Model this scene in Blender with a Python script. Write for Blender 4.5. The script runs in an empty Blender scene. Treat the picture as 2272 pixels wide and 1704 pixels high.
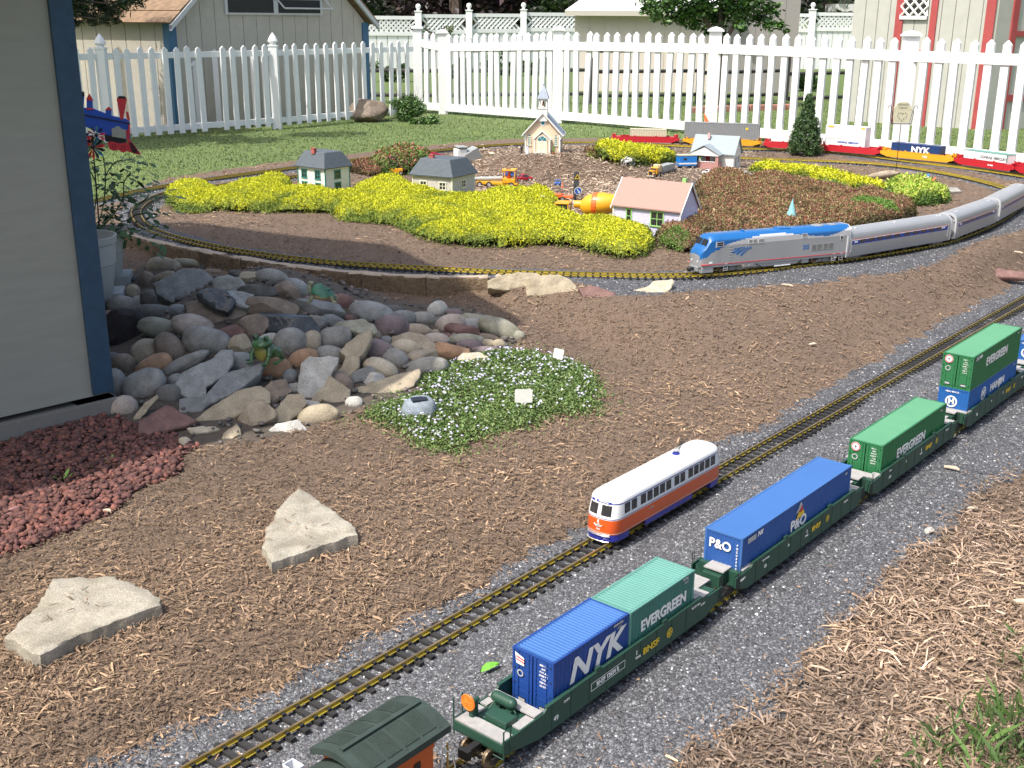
import bpy, math, random
import numpy as np
from mathutils import Vector, Matrix, noise
R = math.radians
random.seed(7); rng = np.random.default_rng(11)
SC = bpy.context.scene
COL = SC.collection
# ---------------------------------------------------------------- camera, light, exposure
CH, PITCH, ROLL, FPX = 1.1187, .31440, .0065, 2497.6
cam = bpy.data.objects.new('camera', bpy.data.cameras.new('camera')); COL.objects.link(cam)
cam.location = (0, 0, CH)
cam.rotation_mode = 'XYZ'
cam.matrix_world = Matrix.Translation((0, 0, CH)) @ Matrix.Rotation(math.pi/2-PITCH, 4, 'X') @ Matrix.Rotation(ROLL, 4, 'Z')
cam.data.sensor_width = 36; cam.data.lens = FPX/2272*36
cam.data.clip_start = .02; cam.data.clip_end = 2000
cam.data.dof.use_dof = False
SC.camera = cam
SUN_DIR = Vector((-.75, -.661, 0)).normalized(); ELEV = R(57)      # direction towards the sun
to_sun = Vector((SUN_DIR.x*math.cos(ELEV), SUN_DIR.y*math.cos(ELEV), math.sin(ELEV)))
sl = bpy.data.lights.new('sun', 'SUN'); sl.energy = 3.6; sl.angle = R(.53); sl.color = (1, .955, .88)
so = bpy.data.objects.new('sun', sl); COL.objects.link(so); so.rotation_mode = 'QUATERNION'
so.rotation_quaternion = to_sun.to_track_quat('Z', 'Y'); so.location = (-6, -6, 12)
w = bpy.data.worlds.new('World'); SC.world = w; w.use_nodes = True
nt = w.node_tree; bg = nt.nodes['Background']; sky = nt.nodes.new('ShaderNodeTexSky')
sky.sky_type = 'NISHITA'; sky.sun_disc = False; sky.sun_elevation = ELEV
sky.sun_rotation = math.atan2(to_sun.x, to_sun.y)
sky.air_density = 1.2; sky.dust_density = 5; sky.altitude = 100
nt.links.new(sky.outputs[0], bg.inputs[0]); bg.inputs[1].default_value = .15
vs = SC.view_settings; vs.view_transform = 'Standard'; vs.look = 'None'; vs.gamma = 1; vs.exposure = .58
vs.use_curve_mapping = False

# ---------------------------------------------------------------- geometry of the place: ground heights
CAMM = np.array([list(cam.matrix_world.to_3x3().col[0]), list(cam.matrix_world.to_3x3().col[1]), [-c for c in cam.matrix_world.to_3x3().col[2]]])
def ray(px, py):                        # direction through a point measured in the 2212 px wide photograph
    x = px/.97359; y = py/.97359
    return np.array([(x-1136)/FPX, -(y-852)/FPX, 1.0]) @ CAMM
def at(px, py, z=0.):                   # point of the plane of height z seen there
    d = ray(px, py); t = (z-CH)/d[2]
    return Vector((d[0]*t, d[1]*t, z))
def sm(t): t = np.clip(t, 0, 1); return t*t*(3-2*t)
A_T = .697; U2 = np.array([math.sin(A_T), math.cos(A_T)]); W2 = np.array([math.cos(A_T), -math.sin(A_T)])
FX = [-4, -3, -1.93, -1.67, -1.39, -.92, -.62, -.35, -.1, .37, .73, 1.4, 2.02, 2.46, 3., 3.4, 4., 6.]
FY = [7.2, 6.3, 5.43, 5.17, 4.93, 4.68, 4.55, 4.48, 4.45, 4.36, 4.40, 4.64, 5.03, 5.48, 6.2, 6.95, 7.6, 9.5]
PILE = (-.98, 4.0)
def ground(x, y):
    x = np.asarray(x, float); y = np.asarray(y, float)
    q = W2[0]*x+W2[1]*y
    z = -.014+.032*sm((q+1.26)/.18)+.02*sm((q+.62)/.2)
    F = np.interp(x, FX, FY)+np.interp(x, [-.25, .0], [.045, 0]); w0 = np.interp(x, [-.07, .0, .7], [.03, .2, 1.0])
    yq = (W2[0]*x+1.47)/(-W2[1])
    w0 = np.minimum(w0, np.maximum(F-yq, .05))
    t = sm((y-(F-w0))/w0)
    z = z+.062*sm((y-(F-.95))/.75)*sm((.35-x)/.4)*sm((x+2.6)/.5)
    z = z*(1-t)+.115*t
    z = z+.13*np.exp(-(((x-.3)/.62)**2+((y-7.85)/.42)**2)**1.6)*t
    z = z+.2*np.exp(-(((x-PILE[0])/.36)**2+((y-PILE[1])/.52)**2)**1.3)*(1-t)
    z = z+.05*np.exp(-(((x+.55)/.3)**2+((y-3.75)/.4)**2)**1.3)*(1-t)
    z = z+.006*np.sin(x*5.1+1)*np.sin(y*4.3+.5)+.004*np.sin(x*13+y*7)*np.sin(y*11-x*3)*(1-.8*t)
    return z
def gz(x, y): return float(ground(x, y))
def on(px, py, h=0.):                   # point of the ground (lifted by h) seen there
    d = ray(px, py)
    T = np.linspace(.5, 26, 5200)
    zz = CH+T*d[2]; gg = ground(T*d[0], T*d[1])+h
    k = int(np.argmax(zz < gg)) if (zz < gg).any() else len(T)-1
    t = T[k]
    if k > 0:
        a = zz[k-1]-gg[k-1]; b = gg[k]-zz[k]; t = T[k-1]+(T[k]-T[k-1])*a/max(a+b, 1e-9)
    return Vector((d[0]*t, d[1]*t, CH+t*d[2]))
def ppm(P):                             # photograph pixels (2212 wide) per metre at P
    return 2431.6/float(CAMM[2] @ (np.array(P)-np.array([0, 0, CH])))

# ---------------------------------------------------------------- materials
MATS = {}
def mat(name, c, rough=.6, var=.12, sc=30., bump=0., bsc=None, metal=0., c2=None, spec=.5, vcol=False, coat=0., stretch=None, mix_lo=.4, mix_hi=.6):
    if name in MATS: return MATS[name]
    m = bpy.data.materials.new(name); m.use_nodes = True; MATS[name] = m
    nt = m.node_tree; N = nt.nodes; L = nt.links; b = N['Principled BSDF']
    b.inputs['Roughness'].default_value = rough; b.inputs['Metallic'].default_value = metal
    b.inputs['Specular IOR Level'].default_value = spec
    b.inputs['Coat Weight'].default_value = coat; b.inputs['Coat Roughness'].default_value = .15
    tc = N.new('ShaderNodeTexCoord'); mp = N.new('ShaderNodeMapping'); L.new(tc.outputs['Object'], mp.inputs[0])
    if stretch: mp.inputs['Scale'].default_value = stretch
    nz = N.new('ShaderNodeTexNoise'); nz.inputs['Scale'].default_value = sc; nz.inputs['Detail'].default_value = 5
    L.new(mp.outputs[0], nz.inputs['Vector'])
    rp = N.new('ShaderNodeValToRGB'); rp.color_ramp.elements[0].position = mix_lo-.1; rp.color_ramp.elements[1].position = mix_hi+.1
    ca = c2 if c2 else tuple(x*(1-var) for x in c); cb = c if c2 else tuple(min(1, x*(1+var)) for x in c)
    rp.color_ramp.elements[0].color = (*ca, 1); rp.color_ramp.elements[1].color = (*cb, 1)
    L.new(nz.outputs[0], rp.inputs[0]); out = rp.outputs[0]
    if vcol:
        at_ = N.new('ShaderNodeAttribute'); at_.attribute_name = 'tint'
        mx = N.new('ShaderNodeMix'); mx.data_type = 'RGBA'; mx.blend_type = 'MULTIPLY'; mx.inputs[0].default_value = 1
        L.new(out, mx.inputs[6]); L.new(at_.outputs[0], mx.inputs[7]); out = mx.outputs[2]
    L.new(out, b.inputs['Base Color'])
    if bump:
        n2 = N.new('ShaderNodeTexNoise'); n2.inputs['Scale'].default_value = bsc or sc*3; n2.inputs['Detail'].default_value = 6
        L.new(mp.outputs[0], n2.inputs['Vector'])
        bp = N.new('ShaderNodeBump'); bp.inputs['Strength'].default_value = 1; bp.inputs['Distance'].default_value = bump
        L.new(n2.outputs[0], bp.inputs['Height']); L.new(bp.outputs[0], b.inputs['Normal'])
    return m
def plain(name, c, rough=.5, metal=0., coat=0.): return mat(name, c, rough, var=.05, sc=60, metal=metal, coat=coat)
def stone_mat(name, c, c2, dark=None, sc=28., rough=.75, vein=0):
    if name in MATS: return MATS[name]
    m = mat(name, c, rough, sc=sc, c2=c2, bump=.0022, bsc=70)
    nt = m.node_tree; N = nt.nodes; L = nt.links; b = N['Principled BSDF']
    src = b.inputs['Base Color'].links[0].from_socket
    tc = [n for n in N if n.type == 'MAPPING'][0]
    v = N.new('ShaderNodeTexNoise'); v.inputs['Scale'].default_value = 420; v.inputs['Detail'].default_value = 2
    L.new(tc.outputs[0], v.inputs['Vector'])
    r = N.new('ShaderNodeValToRGB'); r.color_ramp.elements[0].position = .3; r.color_ramp.elements[1].position = .7
    r.color_ramp.elements[0].color = (.62, .62, .62, 1); r.color_ramp.elements[1].color = (1.3, 1.3, 1.3, 1)
    L.new(v.outputs[0], r.inputs[0])
    mx = N.new('ShaderNodeMix'); mx.data_type = 'RGBA'; mx.blend_type = 'MULTIPLY'; mx.inputs[0].default_value = 1
    L.new(src, mx.inputs[6]); L.new(r.outputs[0], mx.inputs[7]); out = mx.outputs[2]
    v2 = N.new('ShaderNodeTexNoise'); v2.inputs['Scale'].default_value = 9; v2.inputs['Detail'].default_value = 8; v2.inputs['Distortion'].default_value = 1.2
    L.new(tc.outputs[0], v2.inputs['Vector'])
    r2 = N.new('ShaderNodeValToRGB'); r2.color_ramp.elements[0].position = .42; r2.color_ramp.elements[1].position = .62
    r2.color_ramp.elements[0].color = (1, 1, 1, 1); r2.color_ramp.elements[1].color = (.66, .64, .6, 1)
    L.new(v2.outputs[0], r2.inputs[0])
    mx2 = N.new('ShaderNodeMix'); mx2.data_type = 'RGBA'; mx2.blend_type = 'MULTIPLY'; mx2.inputs[0].default_value = .8
    L.new(out, mx2.inputs[6]); L.new(r2.outputs[0], mx2.inputs[7])
    L.new(mx2.outputs[2], b.inputs['Base Color'])
    return m

# ---------------------------------------------------------------- mesh helpers
def tag(o, label=None, cat=None, group=None, kind=None):
    if label: o['label'] = label
    if cat: o['category'] = cat
    if group: o['group'] = group
    if kind: o['kind'] = kind
    return o
def thing(name, label, cat, loc=(0, 0, 0), rz=0., group=None):
    o = bpy.data.objects.new(name, None); COL.objects.link(o); o.empty_display_size = .05
    o.location = loc; o.rotation_euler = (0, 0, rz)
    return tag(o, label, cat, group)
def dup(root, loc, rz, label=None, group=None):
    r = root.copy(); COL.objects.link(r); r.location = loc; r.rotation_euler = (0, 0, rz)
    if label: r['label'] = label
    if group: r['group'] = group
    for ch in list(root.children):
        c = ch.copy(); COL.objects.link(c); c.parent = r
        for g in ch.children:
            d = g.copy(); COL.objects.link(d); d.parent = c
    return r
def link(name, me, m=None, parent=None, loc=None, rz=None):
    o = bpy.data.objects.new(name, me); COL.objects.link(o)
    if m is not None:
        for mm in (m if isinstance(m, (list, tuple)) else [m]): me.materials.append(mm)
    if parent: o.parent = parent
    if loc is not None: o.location = loc
    if rz is not None: o.rotation_euler = (0, 0, rz)
    return o
def share(o, parent, loc=(0, 0, 0), rot=None, scale=None, name=None, label=None):
    c = o.copy(); COL.objects.link(c); c.parent = parent; c.location = loc
    if rot is not None: c.rotation_euler = rot
    if scale is not None: c.scale = scale
    if name: c.name = name
    return c
class MB:
    def __init__(s): s.v = []; s.f = []; s.mi = []; s.cur = 0
    def add(s, vs, fs):
        o = len(s.v); s.v += [tuple(v) for v in vs]; s.f += [tuple(i+o for i in f) for f in fs]; s.mi += [s.cur]*len(fs); return s
    def box(s, c, d, rz=0., T=None):
        x, y, z = d[0]/2, d[1]/2, d[2]/2; P = []
        for sx, sy, sz in ((-1,-1,-1),(1,-1,-1),(1,1,-1),(-1,1,-1),(-1,-1,1),(1,-1,1),(1,1,1),(-1,1,1)):
            a, b = sx*x, sy*y
            p = Vector((a*math.cos(rz)-b*math.sin(rz), a*math.sin(rz)+b*math.cos(rz), sz*z))
            if T: p = T @ p
            P.append((p.x+c[0], p.y+c[1], p.z+c[2]))
        return s.add(P, [(0,3,2,1),(4,5,6,7),(0,1,5,4),(1,2,6,5),(2,3,7,6),(3,0,4,7)])
    def bx(s, x0, x1, y0, y1, z0, z1): return s.box(((x0+x1)/2, (y0+y1)/2, (z0+z1)/2), (abs(x1-x0), abs(y1-y0), abs(z1-z0)))
    def prism(s, poly, lo, hi, axis='z'):
        n = len(poly); f = {'z': lambda p, h: (p[0], p[1], h), 'y': lambda p, h: (p[0], h, p[1]), 'x': lambda p, h: (h, p[0], p[1])}[axis]
        return s.add([f(p, lo) for p in poly]+[f(p, hi) for p in poly], [tuple(range(n))[::-1], tuple(range(n, 2*n))]+[(i, (i+1) % n, n+(i+1) % n, n+i) for i in range(n)])
    def rings(s, rs, caps=True, closed=True):
        n = len(rs[0]); o = []
        for r in rs: o += list(r)
        f = []
        for k in range(len(rs)-1):
            for i in range(n if closed else n-1):
                a = k*n+i; b = k*n+(i+1) % n; f.append((a, b, b+n, a+n))
        if caps: f.append(tuple(range(n))[::-1]); f.append(tuple(range((len(rs)-1)*n, len(rs)*n)))
        return s.add(o, f)
    def tube(s, p0, p1, r0, r1=None, n=8):
        r1 = r0 if r1 is None else r1; p0 = Vector(p0); p1 = Vector(p1); d = (p1-p0)
        if d.length < 1e-9: return s
        d.normalize(); a = d.orthogonal().normalized(); b = d.cross(a)
        R_ = lambda p, r: [tuple(p+(a*math.cos(2*math.pi*i/n)+b*math.sin(2*math.pi*i/n))*r) for i in range(n)]
        return s.rings([R_(p0, r0), R_(p1, r1)])
    def path(s, pts, r, n=6):
        for a, b in zip(pts[:-1], pts[1:]): s.tube(a, b, r, r, n)
        return s
    def lathe(s, prof, c=(0, 0, 0), n=16):
        return s.rings([[(c[0]+r*math.cos(2*math.pi*i/n), c[1]+r*math.sin(2*math.pi*i/n), c[2]+z) for i in range(n)] for r, z in prof])
    def ball(s, c, r, n=10, m=6):
        rs = r if isinstance(r, (tuple, list)) else (r, r, r)
        return s.rings([[(c[0]+rs[0]*math.sin(math.pi*(j+.02)/(m+.04))*math.cos(2*math.pi*i/n), c[1]+rs[1]*math.sin(math.pi*(j+.02)/(m+.04))*math.sin(2*math.pi*i/n), c[2]-rs[2]*math.cos(math.pi*j/m)) for i in range(n)] for j in range(m+1)])
    def build(s, name, m, parent=None, loc=None, rz=None, smooth=False, bevel=0., label=None):
        me = bpy.data.meshes.new(name); me.from_pydata(s.v, [], s.f)
        if any(s.mi): me.polygons.foreach_set('material_index', s.mi)
        if smooth: me.polygons.foreach_set('use_smooth', [True]*len(me.polygons))
        me.update(); o = link(name, me, m, parent, loc, rz)
        if bevel:
            md = o.modifiers.new('bevel', 'BEVEL'); md.width = bevel; md.segments = 2; md.limit_method = 'ANGLE'; md.angle_limit = R(40)
        if smooth: 
            try: me.set_sharp_from_angle(angle=R(45))
            except Exception: pass
        if label: o['label'] = label
        return o
def np_mesh(name, V, F, m, col=None, kind=None, label=None, parent=None, nv=3, smooth=False):
    """V (n,3), F (m,nv) fast mesh; col per-vertex rgb -> attribute 'tint' """
    me = bpy.data.meshes.new(name); V = np.ascontiguousarray(V, np.float32); F = np.ascontiguousarray(F, np.int32)
    me.vertices.add(len(V)); me.vertices.foreach_set('co', V.ravel())
    me.loops.add(F.size); me.loops.foreach_set('vertex_index', F.ravel())
    me.polygons.add(len(F)); me.polygons.foreach_set('loop_start', np.arange(0, F.size, F.shape[1], dtype=np.int32))
    me.polygons.foreach_set('loop_total', np.full(len(F), F.shape[1], np.int32))
    if smooth: me.polygons.foreach_set('use_smooth', np.ones(len(F), bool))
    me.update(calc_edges=True)
    if col is not None:
        a = me.color_attributes.new('tint', 'FLOAT_COLOR', 'POINT'); c = np.ones((len(V), 4), np.float32); c[:, :3] = col; a.data.foreach_set('color', c.ravel())
    o = link(name, me, m, parent)
    if kind: o['kind'] = kind
    if label: o['label'] = label
    return o
def inpoly(x, y, poly):
    x = np.asarray(x); y = np.asarray(y); r = np.zeros(x.shape, bool); n = len(poly); j = n-1
    for i in range(n):
        xi, yi = poly[i][:2]; xj, yj = poly[j][:2]
        c = ((yi > y) != (yj > y)) & (x < (xj-xi)*(y-yi)/((yj-yi) if yj != yi else 1e-12)+xi)
        r ^= c; j = i
    return r
def segdist(x, y, pts, closed=False):
    d = np.full(np.shape(x), 1e9); P = list(pts)+([pts[0]] if closed else [])
    for a, b in zip(P[:-1], P[1:]):
        ax, ay = a[:2]; bx_, by_ = b[:2]; vx, vy = bx_-ax, by_-ay; L2 = vx*vx+vy*vy+1e-12
        t = np.clip(((x-ax)*vx+(y-ay)*vy)/L2, 0, 1); d = np.minimum(d, np.hypot(x-ax-t*vx, y-ay-t*vy))
    return d
def catmull(P, n=8, closed=False):
    out = []; N = len(P)
    rngi = range(N) if closed else range(N-1)
    for i in rngi:
        p0 = P[(i-1) % N] if closed or i > 0 else P[i]; p1 = P[i]; p2 = P[(i+1) % N]; p3 = P[(i+2) % N] if closed or i+2 < N else P[(i+1) % N]
        for k in range(n):
            t = k/n
            out.append(tuple(.5*((2*b)+(-a+c)*t+(2*a-5*b+4*c-d)*t*t+(-a+3*b-3*c+d)*t**3) for a, b, c, d in zip(p0, p1, p2, p3)))
    if not closed: out.append(tuple(P[-1]))
    return out
def resample(P, step, closed=False):
    P = [Vector(p) for p in P]
    if closed: P.append(P[0])
    L = [0.]
    for a, b in zip(P[:-1], P[1:]): L.append(L[-1]+(b-a).length)
    n = max(2, int(L[-1]/step)); out = []; k = 0
    for i in range(n+1 if not closed else n):
        s = L[-1]*i/n
        while k < len(L)-2 and L[k+1] < s: k += 1
        t = (s-L[k])/max(L[k+1]-L[k], 1e-9); p = P[k].lerp(P[k+1], t); d = (P[k+1]-P[k]).normalized(); out.append((p, d))
    return out
def text(name, s, size, m, parent, M4, sx=1., shear=0., bold=0., depth=.0004, align='CENTER', label=None):
    cu = bpy.data.curves.new(name, 'FONT'); cu.body = s; cu.size = size; cu.extrude = depth; cu.shear = shear; cu.offset = bold*size
    cu.align_x = align; cu.align_y = 'CENTER'; cu.resolution_u = 3
    t = bpy.data.objects.new('tmp', cu); COL.objects.link(t)
    dg = bpy.context.evaluated_depsgraph_get(); me = bpy.data.meshes.new_from_object(t.evaluated_get(dg))
    bpy.data.objects.remove(t); bpy.data.curves.remove(cu)
    me.transform(M4 @ Matrix.Diagonal((sx, 1, 1, 1))); me.name = name; me.materials.clear()
    o = link(name, me, m, parent)
    if label: o['label'] = label
    return o
def frame(o, x, n):                     # matrix: text x axis, outward normal n, up = n x x
    x = Vector(x).normalized(); n = Vector(n).normalized(); y = n.cross(x)
    M = Matrix((x, y, n)).transposed().to_4x4(); M.translation = Vector(o); return M
# ---------------------------------------------------------------- materials of the ground
M_MULCH = mat('mulch_soil', (.20, .138, .095), .9, sc=170, c2=(.09, .062, .044), bump=.004, bsc=260)
M_CHIP = mat('wood_chip', (.205, .14, .09), .85, var=.3, sc=60, vcol=True)
M_BALL = mat('ballast_grit', (.125, .128, .138), .8, sc=420, c2=(.035, .036, .04), bump=.003, bsc=420)
M_GRIT = mat('grit_stone', (.145, .148, .158), .55, var=.2, sc=150, vcol=True)
M_LAWN = mat('lawn_soil', (.13, .18, .055), .9, sc=60, c2=(.07, .11, .03), bump=.01, bsc=60)
M_GRASS = mat('grass_blade', (.125, .185, .056), .6, var=.25, sc=3, vcol=True)
M_LAVA = mat('lava_rock', (.15, .068, .056), .9, var=.25, sc=80, vcol=True, bump=.001, bsc=400)
M_SOILR = mat('red_gravel_base', (.09, .04, .033), .9, sc=90, c2=(.04, .018, .015), bump=.006, bsc=150)
M_DARK = mat('pile_soil', (.10, .08, .062), .95, sc=70, bump=.004)

# ---------------------------------------------------------------- lines of the tracks
LOOPPX = [(295,452),(298,470),(316,487),(352,503),(412,519),(500,537),(630,555),(761,567),(918,576.5),(1049,583),(1197,588),(1300,590.5),(1400,592),(1490,591),(1600,583.5),(1700,573),(1800,561),(1900,546),(2030,523),(2080,507),(2130,487),(2175,463),(2201,441),(2204,425),(2178,406),(2120,389),(2050,374),(1950,358),(1850,349),(1700,343),(1500,337),(1300,331),(1124,331),(1039,338),(880,352),(700,372),(480,398),(370,413),(318,432)]
LOOP = [tuple(at(*p, .13).xy) for p in LOOPPX]
LOOPC = catmull(LOOP, 6, True)
OUTPX = [(180,438),(330,404),(500,378),(700,352),(900,328),(1100,310),(1300,306),(1400,310),(1560,318),(1700,322),(1850,333),(1990,350),(2140,368),(2290,392)]
OUTC = catmull([tuple(at(*p, .13).xy) for p in OUTPX], 6)
QA, QB = -1.327, -.978                   # offsets of the two straight tracks
def trk(s, q): return (U2[0]*s+W2[0]*q, U2[1]*s+W2[1]*q)
# ---------------------------------------------------------------- zones, outlined on the ground
def gp(P): return [tuple(on(*p).xy) for p in P]
Z_BALL1 = gp([(120,1700),(260,1630),(430,1560),(620,1468),(760,1395),(900,1330),(1080,1230),(1270,1120),(1420,1040),(1560,955),(1680,905),(1850,800),(2000,710),(2212,610),(2300,570),(2400,900),(2260,990),(2130,1050),(2020,1170),(1930,1240),(1830,1350),(1760,1440),(1640,1540),(1510,1630),(1440,1720)])
Z_BALL2 = gp([(292,470),(310,500),(340,520),(460,548),(640,572),(800,588),(1050,600),(1250,612),(1330,638),(1400,642),(1470,630),(1640,622),(1760,610),(1900,590),(2010,574),(2060,545),(2110,520),(2230,490),(2240,400),(2205,400),(2201,438),(2120,478),(2030,515),(1800,553),(1490,585),(1300,588),(1000,580),(640,560),(400,527),(320,500)])
Z_LAVA = gp([(-200,1040),(0,952),(240,880),(300,900),(420,940),(430,965),(395,985),(375,1030),(300,1060),(250,1110),(150,1150),(60,1185),(-60,1230),(-300,1300)])
PILEPX = [(225,900),(330,930),(420,965),(560,950),(700,915),(790,880),(900,870),(1000,800),(1090,770),(1130,725),(1080,690),(960,655),(850,650),(720,600),(600,585),(330,562),(250,640),(215,700)]
Z_PILE = gp(PILEPX)
LAWN_EDGE = [(-9, 1.5), (-4.2, 5.2), tuple(on(170,448).xy), tuple(on(330,392).xy), tuple(on(500,364).xy), tuple(on(700,340).xy), tuple(on(900,317).xy), tuple(on(1100,300).xy), tuple(on(1320,298).xy), tuple(on(1500,302).xy), tuple(on(1700,310).xy), tuple(on(1900,326).xy), tuple(on(2060,342).xy), tuple(on(2212,360).xy), (6.2, 7.2), (12, 4), (14, 60), (-14, 60)]
Z_ROAD = gp([(1290,470),(1340,452),(1380,415),(1420,400),(1500,392),(1500,420),(1480,450),(1380,470)])
G_COVER = gp([(770,905),(800,880),(900,845),(905,810),(950,785),(1010,770),(1060,757),(1140,757),(1200,770),(1262,790),(1290,815),(1310,845),(1305,880),(1270,905),(1200,905),(1160,930),(1080,940),(1040,965),(980,990),(930,980),(890,965),(870,945),(820,925)])
def zone(x, y):
    z = np.zeros(np.shape(x), int)                                   # 0 mulch
    nz = .016*np.sin(x*9+3)*np.sin(y*11)+.008*np.sin(x*41+y*27)
    z[inpoly(x+nz, y-nz, Z_BALL1)] = 1
    z[inpoly(x+nz*.6, y-nz*.6, Z_BALL2)] = 1
    z[segdist(x, y, LOOPC, True) < .095+nz*.5] = 1
    z[segdist(x, y, OUTC) < .13+nz] = 1
    z[inpoly(x+nz, y+nz, Z_ROAD)] = 1
    z[inpoly(x, y, LAWN_EDGE)] = 2
    z[inpoly(x+nz, y+nz, Z_LAVA)] = 3
    z[inpoly(x, y, Z_PILE)] = 4
    return z
# ---------------------------------------------------------------- ground sheets
def grid(x0, x1, y0, y1, st, skip=None):
    xs = np.arange(x0, x1+st/2, st); ys = np.arange(y0, y1+st/2, st)
    X, Y = np.meshgrid(xs, ys); V = np.stack([X, Y, ground(X, Y)], -1).reshape(-1, 3)
    n = len(xs); i, j = np.meshgrid(np.arange(n-1), np.arange(len(ys)-1)); a = (j*n+i).ravel()
    F = np.stack([a, a+1, a+1+n, a+n], 1); c = V[F].mean(1)
    return V, F, zone(c[:, 0], c[:, 1])
parts = {k: ([], [], 0) for k in range(5)}
names = ['mulch_bed', 'ballast_bed', 'lawn', 'red_gravel_bed', 'rock_garden_soil']
mts = [M_MULCH, M_BALL, M_LAWN, M_SOILR, M_DARK]
acc = {k: [[], [], 0] for k in range(5)}
for (x0, x1, y0, y1, st) in ((-3.2, 3.4, .4, 5.4, .03), (-5.6, -3.2, .4, 5.4, .3), (3.4, 7., .4, 5.4, .12), (-5.6, 7., 5.4, 12.6, .06)):
    V, F, Z = grid(x0, x1, y0, y1, st)
    for k in range(5):
        f = F[Z == k]
        if not len(f): continue
        u, inv = np.unique(f.ravel(), return_inverse=True)
        acc[k][0].append(V[u]); acc[k][1].append(inv.reshape(-1, 4)+acc[k][2]); acc[k][2] += len(u)
for k in range(5):
    tag(np_mesh(names[k], np.concatenate(acc[k][0]), np.concatenate(acc[k][1]), mts[k], smooth=True), kind='structure')
g = MB(); Zf = .112                       # the lawn goes on to the horizon
for (x0, x1, y0, y1) in ((-400, 400, 12.6, 800), (-400, -5.6, -40, 12.6), (7., 400, -40, 12.6), (-5.6, 7., -40, .4)):
    g.add([(x0, y0, Zf), (x1, y0, Zf), (x1, y1, Zf), (x0, y1, Zf)], [(0, 1, 2, 3)])
tag(g.build('far_lawn', M_LAWN), kind='structure')

# ---------------------------------------------------------------- loose material
def rand_pts(n, x0, x1, y0, y1, z, dens_pow=1.3):
    """points of zone z, thinning out with distance as their size on the picture shrinks"""
    P = []; tot = 0
    while tot < n:
        t = rng.random(n*2); y = y0*(y1/y0)**t if dens_pow else y0+(y1-y0)*t
        x = (rng.random(n*2)-.5)*1.12*y+.0*y
        if x0 is not None: x = x0+(x1-x0)*rng.random(n*2)
        k = zone(x, y) == z; k &= (x > -3.1) & (x < 6.5)
        P.append(np.stack([x[k], y[k]], 1)); tot += int(k.sum())
    return np.concatenate(P)[:n]
def chips(name, P, L, Wd, col, m, lift=.002, tilt=.35, kind='stuff', label=None, z=None):
    """curled splinters: two quads each"""
    n = len(P); a = rng.random(n)*2*np.pi; t = (rng.random(n)-.5)*2*tilt
    dx, dy, dz = np.cos(a)*np.cos(t), np.sin(a)*np.cos(t), np.sin(t); d = np.stack([dx, dy, dz], 1)
    rl = rng.random(n)*2*np.pi; s0 = np.stack([-np.sin(a), np.cos(a), 0*a], 1); up = np.cross(d, s0)
    ro = (rng.random(n)-.5)*1.4; s = s0*np.cos(ro)[:, None]+up*np.sin(ro)[:, None]; nn = np.cross(d, s)
    zz = (ground(P[:, 0], P[:, 1]) if z is None else z)+lift+rng.random(n)*.006+np.abs(dz)*L*.5
    c = np.stack([P[:, 0], P[:, 1], zz], 1); h = (L/2)[:, None]; w_ = (Wd/2)[:, None]; cv = (L*(rng.random(n)*.16))[:, None]
    k1 = (.4+.6*rng.random(n))[:, None]
    V = np.stack([c-d*h-s*w_*k1, c-d*h+s*w_*k1, c+nn*cv-s*w_, c+nn*cv+s*w_, c+d*h-s*w_*.5, c+d*h+s*w_*k1], 1).reshape(-1, 3)
    b = np.arange(n)*6; F = np.concatenate([np.stack([b, b+1, b+3, b+2], 1), np.stack([b+2, b+3, b+5, b+4], 1)])
    return np_mesh(name, V, F, m, np.repeat(col, 6, 0), kind, label)
def tints(n, pal, wts, v=.25):
    pal = np.array(pal); k = rng.choice(len(pal), n, p=np.array(wts)/sum(wts)); return pal[k]*(1+(rng.random((n, 1))-.5)*2*v)
P = np.concatenate([rand_pts(212000, None, None, .75, 9.5, 0), rand_pts(16000, -.5, 2., 6.1, 9.3, 0)])
n = len(P); D = P[:, 1]; L = (.0045+.0175*rng.random(n)**3)*(1+.07*D)*(rng.random(n)*.3+.85); Wd = (.0011+.0028*rng.random(n)**2)*(1+.11*D)
col = tints(n, [(1, 1, 1), (.7, .68, .66), (1.4, 1.38, 1.32), (.5, .48, .46), (2.0, 2.0, 1.95)], [7, 4, 1.6, 1.6, .3])
q = W2[0]*P[:, 0]+W2[1]*P[:, 1]; right = sm((q+.86)/.08)*(1-.45*sm((q+.55)/.2)); col = col*(1+right[:, None]*np.array([.62, .76, 1.08])*rng.random((n, 1)))
L = L*(1+.6*right)
Lv = (P[:, 1] > 6.2) & (P[:, 0] > -.6) & (P[:, 0] < 2.2); L = np.where(Lv, L*1.5, L); Wd = np.where(Lv, Wd*1.3, Wd)
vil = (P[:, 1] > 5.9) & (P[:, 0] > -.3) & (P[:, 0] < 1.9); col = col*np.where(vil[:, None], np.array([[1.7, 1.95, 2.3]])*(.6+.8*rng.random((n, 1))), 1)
pt = np.array([noise.noise(Vector((a*1.3, b*1.3, 7)))+.7*noise.noise(Vector((a*5, b*5, 1))) for a, b in P])[:, None]; col = col*(1+np.clip(pt*.8, -.25, .32)*np.array([[1, .97, .92]])); L = L*(1+.5*np.clip(pt[:, 0], -.4, .8))
chips('mulch_chips', P, L, Wd, col, M_CHIP, label='brown shredded bark mulch chips covering the beds')
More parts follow.
